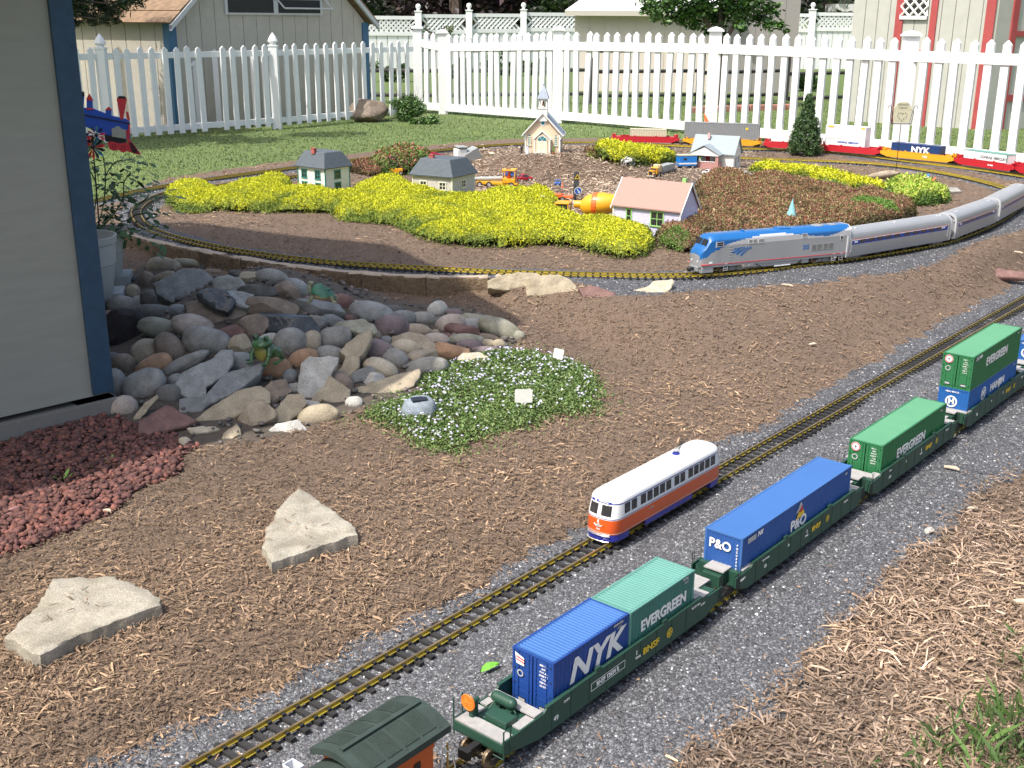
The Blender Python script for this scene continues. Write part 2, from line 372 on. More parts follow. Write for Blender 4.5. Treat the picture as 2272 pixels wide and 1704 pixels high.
# ballast grit: little broken stones
def stones(name, P, S, col, m, lift=0., label=None, flat=.7):
    n = len(P); base = np.array([[1, 0, 0], [0, 1, 0], [-1, 0, 0], [0, -1, 0], [0, 0, 1.]])
    V = base[None]*(S[:, None, None])*(.5+1.*rng.random((n, 5, 3))); V[:, :, 2] *= flat
    V[:, :4, 2] = (rng.random((n, 4))-.35)*S[:, None]*.5; V[:, 4, :2] = (rng.random((n, 2))-.5)*S[:, None]
    a = rng.random(n)*6.28; ca, sa = np.cos(a)[:, None], np.sin(a)[:, None]
    X = V[:, :, 0]*ca-V[:, :, 1]*sa; Y = V[:, :, 0]*sa+V[:, :, 1]*ca
    V[:, :, 0] = X+P[:, :1]; V[:, :, 1] = Y+P[:, 1:2]; V[:, :, 2] += (ground(P[:, 0], P[:, 1])+lift)[:, None]
    b = (np.arange(n)*5)[:, None]; F = np.concatenate([b+np.array([[0, 1, 4]]), b+np.array([[1, 2, 4]]), b+np.array([[2, 3, 4]]), b+np.array([[3, 0, 4]])])
    return np_mesh(name, V.reshape(-1, 3), F, m, np.repeat(col, 5, 0), 'stuff', label)
P = rand_pts(160000, None, None, .8, 8, 1); n = len(P)
S = (.0011+.0017*rng.random(n)**2)*(1+.20*P[:, 1])
col = tints(n, [(1, 1, 1), (.5, .5, .52), (1.7, 1.7, 1.68), (.3, .3, .31), (3.2, 3.2, 3.2)], [6, 5, 1.2, 2, .22])
stones('ballast_stones', P, S, col, M_GRIT, label='dark grey crushed stone ballast spread around the tracks')
# strays of mulch on the ballast and along its borders
P = rand_pts(1500, None, None, .9, 6, 1); P2 = rand_pts(60000, None, None, .9, 6, 1)
e = segdist(P2[:, 0], P2[:, 1], Z_BALL1+[Z_BALL1[0]]); P2 = P2[rng.random(len(P2)) < np.exp(-e/.02)*.8]
P = np.concatenate([P[:260], P2]); n = len(P)
chips('stray_chips', P, .005+.018*rng.random(n)**3, .0012+.003*rng.random(n)**2, tints(n, [(1.3, 1.2, 1.1), (1, .95, .9), (2.6, 2.5, 2.3)], [4, 4, .6]), M_CHIP, lift=.004, tilt=.2, label='stray wood chips scattered over the grey ballast')
# red lava gravel
P = rand_pts(7500, -2.2, -.7, 1.7, 3.3, 3, 0); n = len(P)
def lumps(name, P, S, col, m, label):
    n = len(P); t = (1+5**.5)/2
    B = np.array([(-1,t,0),(1,t,0),(-1,-t,0),(1,-t,0),(0,-1,t),(0,1,t),(0,-1,-t),(0,1,-t),(t,0,-1),(t,0,1),(-t,0,-1),(-t,0,1)])/1.9
    Fi = np.array([(0,11,5),(0,5,1),(0,1,7),(0,7,10),(0,10,11),(1,5,9),(5,11,4),(11,10,2),(10,7,6),(7,1,8),(3,9,4),(3,4,2),(3,2,6),(3,6,8),(3,8,9),(4,9,5),(2,4,11),(6,2,10),(8,6,7),(9,8,1)])
    V = B[None]*(.55+.8*rng.random((n, 12, 1)))*(.6+.8*rng.random((n, 1, 3)))*S[:, None, None]
    a = rng.random(n)*6.28; ca, sa = np.cos(a)[:, None], np.sin(a)[:, None]; X = V[:, :, 0]*ca-V[:, :, 1]*sa; Y = V[:, :, 0]*sa+V[:, :, 1]*ca
    V[:, :, 0] = X+P[:, :1]; V[:, :, 1] = Y+P[:, 1:2]; V[:, :, 2] = V[:, :, 2]*.7+(ground(P[:, 0], P[:, 1])+rng.random(n)*.012)[:, None]
    return np_mesh(name, V.reshape(-1, 3), (np.arange(n)[:, None, None]*12+Fi[None]).reshape(-1, 3), m, np.repeat(col, 12, 0), 'stuff', label)
lumps('red_gravel', P, .004+.0085*rng.random(n)**1.5, tints(n, [(1, 1, 1), (.75, .75, .8), (1.35, 1.2, 1.1), (.5, .5, .55), (1.5, 1.7, 1.9)], [6, 4, 3, 2, .3]), M_LAVA, 'chunky red lava gravel beside the shed wall')
# grey pebbles in the dark soil between the big rocks
P = rand_pts(700, -1.9, .2, 2.9, 5.2, 4, 0); n = len(P)
lumps('pile_pebbles', P, .005+.009*rng.random(n), tints(n, [(.9, 1.8, 2.), (.6, 1.3, 1.4), (1.2, 2.2, 2.4)], [1, 1, 1]), M_LAVA, 'small grey pebbles filling gaps between the piled rocks')
# lawn
def blades(name, P, H, col, m, label, w_=.004, lean=.5, z=None, kind='stuff'):
    n = len(P); a = rng.random(n)*6.28; s = np.stack([np.cos(a), np.sin(a), 0*a], 1)*(w_ if np.ndim(w_) == 0 else w_[:, None])
    b = rng.random(n)*6.28; l = np.stack([np.cos(b), np.sin(b), 0*b], 1)*(rng.random(n)*lean*H)[:, None]
    c = np.stack([P[:, 0], P[:, 1], ground(P[:, 0], P[:, 1]) if z is None else z], 1); u = np.stack([0*H, 0*H, H], 1)
    V = np.stack([c-s, c+s, c+l*.35+u*.55+s*.7, c+l+u], 1).reshape(-1, 3); k = np.arange(n)*4
    return np_mesh(name, V, np.concatenate([np.stack([k, k+1, k+2], 1), np.stack([k, k+2, k+3], 1)]), m, np.repeat(col, 4, 0), kind, label)
n = 120000; t = rng.random(n); y = 6.2*(16.5/6.2)**t; x = (rng.random(n)-.5)*1.1*y
k = inpoly(x, y, LAWN_EDGE) & (x < 6.8) & (x > -5.5); P = np.stack([x[k], y[k]], 1); n = len(P)
pn = np.array([noise.noise(Vector((a*.9, b*.9, 0)))+.6*noise.noise(Vector((a*4, b*4, 3))) for a, b in P]); pn = np.clip(pn*.8+.5, 0, 1)[:, None]
col = tints(n, [(1, 1, 1), (1.4, 1.3, 1.1), (.65, .7, .65), (1.9, 1.6, 1.5)], [5, 3, 4, .8], .2)*(np.array([[.72, .8, .75]])*(1-pn)+np.array([[1.5, 1.22, 1.2]])*pn)
blades('lawn_grass', P, .005+.011*rng.random(n), col, M_GRASS, 'short mown green grass of the lawn up to the white fence', w_=.0022+.00025*P[:, 1], lean=.9)
# ---------------------------------------------------------------- railway tracks
M_RAIL = mat('brass_rail', (.60, .47, .06), .32, var=.3, sc=40, metal=.45, c2=(.42, .32, .05))
M_RTOP = mat('rail_head_tarnish', (.3, .21, .11), .35, var=.3, sc=20, metal=.6)
M_TIE = mat('black_sleeper', (.022, .021, .021), .75, var=.4, sc=60)
GA = .0235
def rail_sweep(mb, C, off, ztop, closed=False):
    """rail profile swept along points C [(p,d)] ; foot, web, head"""
    prof = [(-.0045, -.0084), (.0045, -.0084), (.0045, -.007), (.0012, -.006), (.0012, -.0028), (.0021, -.0022), (.0021, 0), (-.0021, 0), (-.0021, -.0022), (-.0012, -.0028), (-.0012, -.006), (-.0045, -.007)]
    rs = []
    for p, d in C:
        nx, ny = d.y, -d.x; zt = ztop(p) if callable(ztop) else ztop
        rs.append([(p.x+nx*(off+a), p.y+ny*(off+a), zt+b) for a, b in prof])
    n = len(prof); o = len(mb.v); vs_ = [v for r in rs for v in r]; fs = []; K = len(rs)
    for k in range(K if closed else K-1):
        for i in range(n):
            a = k*n+i; b = k*n+(i+1) % n; c = ((k+1) % K)*n; fs.append((a, b, c+(i+1) % n, c+i))
    mb.add(vs_, fs)
    for j in range(len(fs)): mb.mi[-len(fs)+j] = 1 if (j % n) == 6 else 0
def tie_mb():
    b = MB(); b.bx(-.043, .043, -.0056, .0056, -.014, -.0086)
    for s in (-1, 1):
        for e in (-1, 1): b.box((s*GA+e*.0045, 0, -.0062), (.0045, .0075, .0052))
    return b
TIE_ME = tie_mb().build('tmp_tie', M_TIE).data
bpy.data.objects.remove(bpy.data.objects['tmp_tie'])
def make_track(C, label, zt, closed=False, indiv=None, pitch=.030, name='railway_track'):
    t = thing(name, label, 'railway track', (0, 0, 0), group='garden railway tracks')
    P0 = [Vector((*p[:2], 0)) for p in C]
    S = resample(P0, .03, closed)
    for s in (-1, 1):
        mb = MB(); rail_sweep(mb, S, s*GA, zt, closed); mb.build('rail', [M_RAIL, M_RTOP], t, smooth=False)
    T = resample(P0, pitch, closed); T.sort(key=lambda e: (e[0]-Vector((0, 0, 0))).length)
    n = 0; rest = MB(); proto = tie_mb()
    for p, d in T:
        if p.y < .3: continue
        v = proj_px(p.x, p.y, .1)
        if v is None or not (-150 < v[0] < 2362 and v[1] < 1850): continue
        a = math.atan2(-d.x, d.y)
        if n < indiv:
            o = bpy.data.objects.new('sleeper', TIE_ME); COL.objects.link(o); o.parent = t; o.location = (p.x, p.y, zt); o.rotation_euler = (0, 0, a); n += 1
        else:
            ca, sa = math.cos(a), math.sin(a); b = MB(); b.bx(-.043, .043, -.0062, .0062, -.014, -.0086)
            rest.add([(x*ca-y*sa+p.x, x*sa+y*ca+p.y, z+zt) for x, y, z in b.v], b.f)
    if rest.v: tag(rest.build('sleepers', M_TIE, t), kind='stuff')
    return t
def proj_px(x, y, z):
    d = CAMM @ (np.array([x, y, z])-np.array([0, 0, CH]))
    if d[2] < .05: return None
    return ((1136+FPX*d[0]/d[2])*.97359, (852-FPX*d[1]/d[2])*.97359)
make_track([trk(.2, QA), trk(2.5, QA), trk(7.5, QA+.01)], 'straight track in the foreground carrying the orange and white tram', 0., indiv=240)
make_track([trk(.2, QB-.006), trk(1.2, QB-.004), trk(3.4, QB+.012), trk(7.5, QB+.12)], 'straight track in the foreground under the green container wagons', .03, indiv=60)
make_track(LOOPC, 'closed brass track loop round the yellow flower beds and houses', .13, True, indiv=290)
make_track(OUTC, 'outer track along the lawn edge carrying the red and yellow wagons', .13, indiv=0)
# ---------------------------------------------------------------- rolling stock
M_WGRN = plain('wagon_dark_green', (.018, .062, .04), .5)
M_DECK = mat('deck_grey', (.33, .32, .31), .85, var=.12, sc=80, bump=.0004, bsc=500)
M_BLACK = plain('black_plastic', (.015, .015, .016), .55)
M_STEEL = mat('wheel_steel', (.35, .27, .18), .35, metal=.8, var=.3)
M_WHITE = plain('white_print', (.8, .8, .78), .5)
M_YEL = plain('yellow_print', (.72, .5, .03), .5)
M_ORG = plain('orange_print', (.85, .2, .02), .5)
M_RED = plain('red_print', (.55, .04, .05), .5)
M_GREYP = plain('grey_print', (.4, .42, .42), .5)
M_BLUEP = plain('blue_print', (.02, .1, .38), .5)
M_GLASS = mat('dark_window_glass', (.03, .03, .035), .08, var=.1, spec=.8)
def side_text(t, s, y, z, size, m, x=.0518, sx=1., bold=.0, shear=0., name='lettering'):
    return text(name, s, size, m, t, frame((x, y, z), (0, 1, 0), (1, 0, 0)), sx, shear, bold)
def side_text_l(t, s, y, z, size, m, x=.0518, sx=1., bold=.0, shear=0., name='lettering'):   # on the other side
    return text(name, s, size, m, t, frame((-x, y, z), (0, -1, 0), (-1, 0, 0)), sx, shear, bold)
def truck(t, y, m=None, r=.0145, wb=.03, hw=.031, name='truck'):
    b = MB()
    for s in (-1, 1):
        b.bx(s*hw-.002, s*hw+.002, y-wb-.006, y+wb+.006, .010, .020)
        b.bx(s*hw-.003, s*hw+.003, y-.012, y+.012, .008, .026)
        for e in (-1, 1): b.box((s*(hw+.001), y+e*wb, .014), (.006, .012, .012))
    b.bx(-hw, hw, y-.008, y+.008, .014, .024)
    f = b.build(name, m or M_BLACK, t, bevel=.0008)
    for e in (-1, 1):
        for s in (-1, 1):
            w_ = MB(); w_.tube((s*.0255, y+e*wb, r), (s*.0215, y+e*wb, r), r, r, 20); w_.tube((s*.0215, y+e*wb, r), (s*.0205, y+e*wb, r), r*1.12, r*1.12, 20)
            w_.tube((0, y+e*wb, r), (s*.022, y+e*wb, r), .003, .003, 6); w_.build('wheel', M_STEEL, f)
    return f
def well_car(label, loc, rz, ya, yb, wa, wb, m, texts=(), endplat=False, tr=(True, True), group='green container wagons', light=None, detail=True, deck=None):
    t = thing('well_wagon', label, 'freight wagon', loc, rz, group)
    deck = deck or M_DECK
    for s in (-1, 1):
        b = MB(); P = [(ya, .031), (ya, .053), (wa, .054), (wa+.008, .0605), (wb-.008, .0605), (wb, .054), (yb, .053), (yb, .031), (wb+.012, .013), (wa-.012, .013)]
        b.prism(P, s*.0508, s*.0475, 'x'); b.bx(s*.0455, s*.0522, wa+.006, wb-.006, .0605, .063)
        for k in range(int((wb-wa)/.05)+1):
            y = wa+.02+k*.05
            if y < wb-.01: b.bx(s*.0508, s*.0516, y-.0006, y+.0006, .015, .0595)
        for y in (wa+(wb-wa)*.3, wa+(wb-wa)*.72): b.box((s*.049, y, .066), (.005, .014, .006))
        b.build('side_sill', m, t, bevel=.0006)
    b = MB(); b.bx(-.0475, .0475, wa, wb, .0145, .018)
    for y in (wa, wb): b.bx(-.0475, .0475, y-.0015, y+.0015, .0145, .053)
    b.build('well_floor', m, t)
    for e, y0, y1 in ((-1, wa, ya), (1, wb, yb)):
        ln = abs(y1-y0); b = MB()
        if endplat and e == -1: continue
        b.bx(-.0475, .0475, y0+e*.002, y0+e*min(.026, ln*.6), .0545, .0572)
        b.bx(-.022, .022, y0+e*min(.026, ln*.6), y1, .0545, .0572)
        for s in (-1, 1): b.bx(s*.03, s*.0475, y0-e*.012, y0+e*.002, .0546, .057)
        b.build('deck_plate', deck, t)
        b = MB(); b.bx(-.046, .046, y0+e*.004, y1-e*.022 if ln > .04 else y1, .028, .0535); b.bx(-.02, .02, y0, y1+e*.01, .02, .05)
        for s in (-1, 1): b.prism([(s*.026, .03), (s*.044, .03), (s*.044, .052)], y1-e*.03, y1-e*.006, 'y')
        b.build('end_frame', m, t, bevel=.0006)
        if detail:
            for s in (-1, 1):
                b = MB()
                for q_ in (0, .008):
                    b.tube((s*.052, y1-e*(.006+q_), .02), (s*.052, y1-e*(.006+q_), .078), .0007, .0007, 5)
                for z in (.032, .045, .058): b.tube((s*.052, y1-e*.006, z), (s*.052, y1-e*.014, z), .0007, .0007, 5)
                b.build('grab_iron', M_BLACK, t)
    for k, y in ((0, ya+.01), (1, yb-.01)):
        if tr[k]: truck(t, y+(0.02 if k == 0 and endplat else 0))
    if light:
        for tx in light: side_text(t, *tx)
    return t
def container(label, loc, rz, color, top, L, H, name='shipping_container', doors=False, roofrib=False, per=.0098, W=.0842, group='shipping containers', frm=None, z0=.0195, stripe=None):
    t = thing(name, label, 'container', loc, rz, group); hw = W/2; z1 = z0+H
    b = MB(); n = int((L-.008)/per); p = (L-.008)/n; dp = .0013
    for s in (-1, 1):
        P = []; y = .004
        for k in range(n):
            for f, d in ((0, 0), (.28, 0), (.42, dp), (.86, dp)): P.append((s*(hw-.0006-d), y+f*p))
            y += p
        P.append((s*(hw-.0006), y)); o = len(b.v)
        b.add([(a, c, z0+.003) for a, c in P]+[(a, c, z1-.003) for a, c in P], [(i, i+1, i+1+len(P), i+len(P)) if s > 0 else (i, i+len(P), i+1+len(P), i+1) for i in range(len(P)-1)])
    b.bx(-hw+.002, hw-.002, .002, L-.002, z0+.001, z0+.004)
    b.build('side_wall', color, t)
    n = 8; p = (W-.008)/n
    for y, s in (((0, -1), (L, 1)) if not doors else ((L, 1),)):
        b = MB(); P = []; x = -hw+.004
        for k in range(n):
            for f, d in ((0, 0), (.3, 0), (.45, .0009), (.85, .0009)): P.append((x+f*p, y-s*(.0008+d)))
            x += p
        P.append((x, y-s*.0008))
        b.add([(a, c, z0+.003) for a, c in P]+[(a, c, z1-.003) for a, c in P], [(i, i+1, i+1+len(P), i+len(P)) if s < 0 else (i, i+len(P), i+1+len(P), i+1) for i in range(len(P)-1)])
        b.build('end_wall', color, t)
    b = MB()
    if roofrib:
        n = int((L-.01)/.0075); p = (L-.01)/n; P = []; y = .005
        for k in range(n):
            for f, d in ((0, 0), (.3, 0), (.45, .0008), (.85, .0008)): P.append((y+f*p, z1-.0006-d))
            y += p
        P.append((y, z1-.0006))
        b.add([(-hw+.0045, a, c) for a, c in P]+[(hw-.0045, a, c) for a, c in P], [(i, i+len(P), i+1+len(P), i+1) for i in range(len(P)-1)])
        for s in (-1, 1):
            for k in range(n): b.box((s*(hw-.006), .005+(k+.5)*p, z1-.0004), (.0022, .0022, .0009))
    else: b.bx(-hw+.0045, hw-.0045, .003, L-.003, z1-.003, z1-.0006)
    b.build('roof_panel', top, t)
    b = MB(); e = .0042
    for s in (-1, 1):
        for y in (0, L-e): b.bx(s*(hw-e), s*hw, y, y+e, z0, z1)
        b.bx(s*(hw-e), s*hw, e, L-e, z1-.0035, z1); b.bx(s*(hw-e*.8), s*hw, e, L-e, z0, z0+.0045)
        for y in (0, L-.005):
            for z in (z0-.0002, z1-.0042): b.bx(s*(hw-.0052), s*(hw+.0003), y-.0003, y+.0053, z, z+.0045)
    for y in (0, L-e): b.bx(-hw+e, hw-e, y, y+e, z1-.0042, z1-.0002); b.bx(-hw+e, hw-e, y, y+e, z0, z0+.005)
    b.build('corner_frame', frm or top, t, bevel=.0004)
    b = MB()
    for s in (-1, 1):
        for y in (.0025, L-.0025): b.tube((s*(hw-.0025), y, z1+.0003), (s*(hw-.0025), y, z1+.0006), .0011, .0011, 8)
    b.build('twist_lock_hole', M_BLACK, t)
    if doors:
        for s in (-1, 1):
            b = MB(); b.bx(s*.0012, s*(hw-.0045), .0004, .003, z0+.006, z1-.005)
            for k in range(5): z = z0+.012+k*(H-.02)/5; b.bx(s*.003, s*(hw-.007), -.0001, .0005, z, z+.0008)
            d = b.build('door', color, t, bevel=.0003)
            for x in (.0075, .029):
                r = MB(); r.tube((s*x, -.0008, z0+.003), (s*x, -.0008, z1-.003), .0007, .0007, 6)
                for z in (z0+.01, z0+H*.35, z0+H*.7, z1-.01): r.box((s*x, -.0008, z), (.0035, .0016, .0018))
                r.build('lock_rod', color, d)
            hgs = MB()
            for k in range(4): hgs.box((s*(hw-.0052), -.0002, z0+.014+k*(H-.024)/3), (.003, .0014, .0018))
            hgs.build('hinge', M_BLACK, d)
            # data panels
            for k in range(7 if s > 0 else 0):
                text('lettering', ['EISU 170', '43G1', 'MAX.GR', '30480 KG', 'TARE', '3880 KG', 'CU.CAP'][k], .0042, M_WHITE, d, frame((.0225, -.0004, z1-.012-k*.0062), (1, 0, 0), (0, -1, 0)))
            q_ = MB(); q_.bx(s*.022-.008, s*.022+.008, -.0006, -.0002, z0+.009, z0+.017); q_.build('data_plate', M_BLACK, d)
            q_ = MB(); q_.bx(s*.022-.0065, s*.022+.0065, -.0009, -.0006, z0+.0105, z0+.0155); q_.build('data_plate', M_GREYP, d)
    return t
def disc(name, m, parent, M4, r0, r1=0., n=28, a0=0, a1=360, depth=.0003, label=None):
    b = MB(); ro = []; 
    for k in range(n+1):
        a = R(a0+(a1-a0)*k/n); ro.append((math.cos(a), math.sin(a)))
    o = []; 
    for c, s in ro: o += [(c*r0, s*r0, depth), (c*r1, s*r1, depth)]
    b.add([tuple(M4 @ Vector(p)) for p in o], [(2*i, 2*i+2, 2*i+3, 2*i+1) for i in range(n)])
    return b.build(name, m, parent, label=label)
def fx(s, q, z): x, y = trk(s, q); return (x, y, z)
ZF = .030; RZ = -A_T
qf = lambda s: QB-.004+.008*max(0, s-1.2)
# paints; lighter roof copies of blue, teal and green carry sunlight in their colour
C_BLUE = mat('container_blue', (.02, .085, .30), .55, var=.07, sc=12, bump=.0002, bsc=300)
C_BLUET = mat('container_blue_sunlit_roof', (.045, .135, .37), .6, var=.1, sc=12, c2=(.04, .125, .34))
C_NYK = mat('dark_container_blue', (.012, .055, .25), .5, var=.08, sc=12)
C_TEAL = mat('teal_green', (.04, .165, .135), .55, var=.06, sc=12); C_TEALT = mat('teal_green_roof', (.10, .265, .225), .6, var=.06, sc=14)
C_GRN = mat('leaf_green', (.022, .15, .055), .5, var=.06, sc=12); C_GRNT = mat('leaf_green_sunlit_roof', (.095, .28, .15), .62, var=.05, sc=14)
C_HAN = mat('bright_container_blue', (.012, .10, .33), .5, var=.06, sc=12)
# wagon 1 : blue + teal 20 ft boxes
S1 = 1.098; o1 = fx(S1, qf(S1), ZF)
sc_num = [('49', .155, .036, .014, M_WHITE), ('BNSF', .445, .034, .0175, M_YEL, .0518, 1.25, .02)]
w1 = well_car('dark green container wagon with an orange brake wheel on its end deck', o1, RZ, 0., .65, .098, .578, M_WGRN, endplat=True, tr=(True, True),
    light=[('49', .128, .031, .012, M_WHITE), ('BNSF', .40, .036, .0175, M_YEL, .0521, 1.3, .02), ('BNSF 12654 B', .268, .04, .0115, M_WHITE, .0524, .95, .01), ('J', .355, .045, .009, M_WHITE), ('LD LMT 78200', .55, .052, .0048, M_WHITE), ('LT WT', .575, .046, .0048, M_WHITE), ('CAPY', .155, .05, .006, M_WHITE), ('RPKD', .36, .033, .006, M_WHITE)])
b = MB(); b.bx(.0518, .0520, .222, .318, .0325, .0335); b.bx(.0518, .0520, .222, .318, .0465, .0475); b.bx(.0518, .0520, .221, .222, .0325, .0475); b.bx(.0518, .0520, .318, .319, .0325, .0475); b.build('number_frame', M_WHITE, w1)
def bnsf_ring(t, y, z=.037, r=.0095):
    for a, bb in ((1., .8), (.62, .45)): disc('emblem', M_YEL, t, frame((.0519, y, z), (0, 1, 0), (1, 0, 0)), r*a, r*bb)
    q_ = MB(); q_.box((.0521, y, z), (.0003, r*1.5, r*.16)); q_.box((.0521, y, z), (.0003, r*.16, r*1.5)); q_.build('emblem', M_YEL, t)
bnsf_ring(w1, .445+.015)
# the end platform with its brake gear
b = MB(); b.bx(-.05, .05, .0, .026, .050, .0528); b.bx(-.05, -.031, .034, .052, .050, .0528); b.bx(-.0475, .0475, .078, .098, .0545, .0572); b.bx(.030, .05, .044, .078, .0500, .0528); b.bx(-.05, -.034, .058, .078, .0500, .0528); b.build('deck_plate', M_DECK, w1)
b = MB(); b.bx(-.048, .048, .0, .098, .030, .0496); b.bx(-.05, .05, -.002, .002, .034, .0495); b.bx(-.012, .03, .03, .056, .0496, .062); b.bx(.0, .012, .058, .076, .0496, .058); b.build('end_frame', M_WGRN, w1, bevel=.001)
b = MB(); b.tube((-.024, .07, .068), (.008, .07, .068), .0095, .0095, 16); b.ball((-.024, .07, .068), .0092, 12, 6); b.ball((.008, .07, .068), .0092, 12, 6); b.bx(-.018, -.014, .066, .074, .05, .066); b.bx(0, .004, .066, .074, .05, .066)
b.path([(.008, .07, .06), (.02, .066, .058), (.024, .05, .058)], .0013); b.path([(-.02, .062, .066), (-.022, .05, .056), (-.01, .04, .058)], .0013); b.path([(-.03, .03, .052), (.0, .034, .054), (.02, .03, .054)], .0012)
b.build('air_tank', M_WGRN, w1, smooth=True)
b = MB(); b.bx(-.036, -.028, .018, .032, .0496, .076); b.tube((-.032, .018, .078), (-.032, .036, .078), .004, .004, 8); b.build('brake_stand', M_WGRN, w1, bevel=.001)
b = MB()
for k in range(24):
    a, c = R(k*15), R(k*15+15); b.tube((-.034+.0125*math.cos(a), .0145, .08+.0125*math.sin(a)), (-.034+.0125*math.cos(c), .0145, .08+.0125*math.sin(c)), .0016, .0016, 6)
for k in range(6): a = R(k*60+12); b.tube((-.034, .0145, .08), (-.034+.0125*math.cos(a), .0145, .08+.0125*math.sin(a)), .0018, .0012, 6)
b.tube((-.034, .0135, .08), (-.034, .017, .08), .0125, .0125, 20); b.build('brake_wheel', M_ORG, w1, smooth=True)
b = MB()
for x, y in ((-.051, .0), (-.051, .02), (.051, .0), (.051, .016)): b.tube((x, y, .024), (x, y, .088 if x < 0 else .072), .0013, .0013, 6)
for z in (.03, .042, .072): b.tube((.051, 0, z), (.051, .016, z), .001, .001, 6)
b.tube((.051, .0, .024), (.03, .0, .024), .001, .001, 6); b.build('grab_iron', M_WGRN, w1)
b = MB(); b.bx(-.006, .006, -.03, .0, .022, .034); b.bx(-.01, .01, -.036, -.026, .02, .036); b.build('coupler', M_BLACK, w1, bevel=.001)
c = container('short blue container with a white flag on its door, nearest in the train', fx(1.2287, qf(1.23), ZF), RZ, C_NYK, C_BLUET, .2095, .1043, doors=True, roofrib=True, frm=C_NYK)
x_ = .0424
b = side_text(c, 'NYK', .115, .084, .058, M_WHITE, x=x_, sx=1.25, bold=.03, shear=.25)
side_text(c, 'NYKU 285', .178, .117, .006, M_GREYP, x=x_); side_text(c, '22G1', .182, .110, .006, M_GREYP, x=x_)
M4 = frame((-.026, -.0018, .106), (1, 0, 0), (0, -1, 0))
b = MB(); b.add([tuple(M4 @ Vector(p)) for p in ((-.009, .012, .0004), (.010, .006, .0004), (.010, -.009, .0004), (-.006, -.008, .0004))], [(0, 3, 2, 1)]); b.build('flag_emblem', M_WHITE, c)
b = MB()
for z in (.002, -.003): b.add([tuple(M4 @ Vector(p)) for p in ((-.006, z+.004, .0007), (.010, z+.001, .0007), (.010, z-.0015, .0007), (-.006, z+.0015, .0007))], [(0, 3, 2, 1)])
b.build('flag_emblem', M_RED, c); disc('emblem', M_GREYP, c, frame((-.024, -.0018, .082), (1, 0, 0), (0, -1, 0)), .0065, .004)
c = container('short teal green container with white lettering right behind the short blue one', fx(1.440, qf(1.44), ZF), RZ, C_TEAL, C_TEALT, .2095, .1043, roofrib=True)
side_text(c, 'EVERGREEN', .108, .0815, .0285, M_WHITE, x=x_, sx=.98, bold=.035); side_text(c, 'EMCU', .178, .117, .006, M_GREYP, x=x_); side_text(c, '22G1', .182, .110, .006, M_GREYP, x=x_)
# wagon 2 : P&O 48 ft
S2 = 1.790; L2 = [('49', .12, .034, .011, M_WHITE), ('D', .22, .044, .009, M_WHITE), ('BNSF', .35, .040, .0155, M_YEL, .0521, 1.2, .02), ('CAPY 120000', .12, .051, .005, M_WHITE), ('LD LMT', .50, .05, .006, M_WHITE), ('J', .305, .046, .009, M_WHITE), ('RPKD', .305, .035, .006, M_WHITE), ('MAXI T', .025, .041, .007, M_WHITE)]
w2 = well_car('dark green wagon carrying the longest blue container', fx(S2, qf(S2), ZF), RZ, 0., .605, .06, .555, M_WGRN, tr=(True, False), light=L2); bnsf_ring(w2, .405, .041, .008)
c = container('long blue container with large white letters on its end', fx(1.822, qf(1.822), ZF), RZ, C_BLUE, C_BLUET, .504, .1043, z0=.0195)
text('lettering', 'P&O', .027, M_WHITE, c, frame((-.006, -.0012, .096), (1, 0, 0), (0, -1, 0)), .95, 0, .025)
for k, ch in enumerate('POCU8000A'): text('lettering', ch, .0062, M_WHITE, c, frame((.032, -.0007, .106-k*.0072), (1, 0, 0), (0, -1, 0)), .9, 0, .02)
side_text(c, 'P&O', .246, .072, .034, M_WHITE, x=x_, sx=1.1, bold=.025); side_text(c, 'NS', .072, .111, .013, M_WHITE, x=x_, sx=1.3, bold=.04, shear=.3)
b = MB(); b.bx(x_, x_+.0005, .022, .055, .105, .116); b.build('sticker', M_GREYP, c); side_text(c, '45G1', .475, .112, .006, M_GREYP, x=x_)
for pts, m_ in (([(.228, .098), (.25, .118), (.256, .112), (.243, .100)], M_GREYP), ([(.243, .099), (.256, .112), (.262, .098), (.252, .094)], M_RED), ([(.232, .082), (.243, .098), (.264, .097), (.27, .088), (.25, .084)], M_YEL)):
    b = MB(); b.prism(pts, x_+.0003, x_+.0008, 'x'); b.build('flag_emblem', m_, c)
# wagon 3 : green 40 ft
S3 = 2.412; L3 = [('A9', .12, .034, .011, M_WHITE), ('E', .22, .044, .009, M_WHITE), ('BNSF', .37, .040, .0155, M_YEL, .0521, 1.2, .02), ('CAPY', .12, .051, .005, M_WHITE), ('LD LMT', .50, .05, .006, M_WHITE), ('J', .32, .046, .009, M_WHITE), ('RPKD', .32, .035, .006, M_WHITE)]
w3 = well_car('dark green wagon under the single bright green container', fx(S3, qf(S3), ZF), RZ, 0., .59, .058, .54, M_WGRN, tr=(True, False), light=L3); bnsf_ring(w3, .425, .041, .008)
def evergreen_door(c, z1):
    d = z1-.016; M4 = lambda z, x=-.024: frame((x, -.0018, z), (1, 0, 0), (0, -1, 0))
    disc('emblem', M_WHITE, c, M4(d), .0115); disc('emblem', M_RED, c, M4(d), .0108, .0086, depth=.0006); text('emblem', '+', .016, M_BLACK, c, M4(d-.001), 1, 0, .02)
    disc('emblem', M_GREYP, c, M4(d-.026), .0075, .005)
c = container('bright green container standing alone in its wagon', fx(2.489, qf(2.49), ZF), RZ, C_GRN, C_GRNT, .42, .1043, doors=True, frm=C_GRN)
side_text(c, 'EVERGREEN', .188, .074, .034, M_WHITE, x=x_, sx=1.02, bold=.03); side_text(c, 'EISU', .385, .112, .006, M_GREYP, x=x_); evergreen_door(c, .1238)
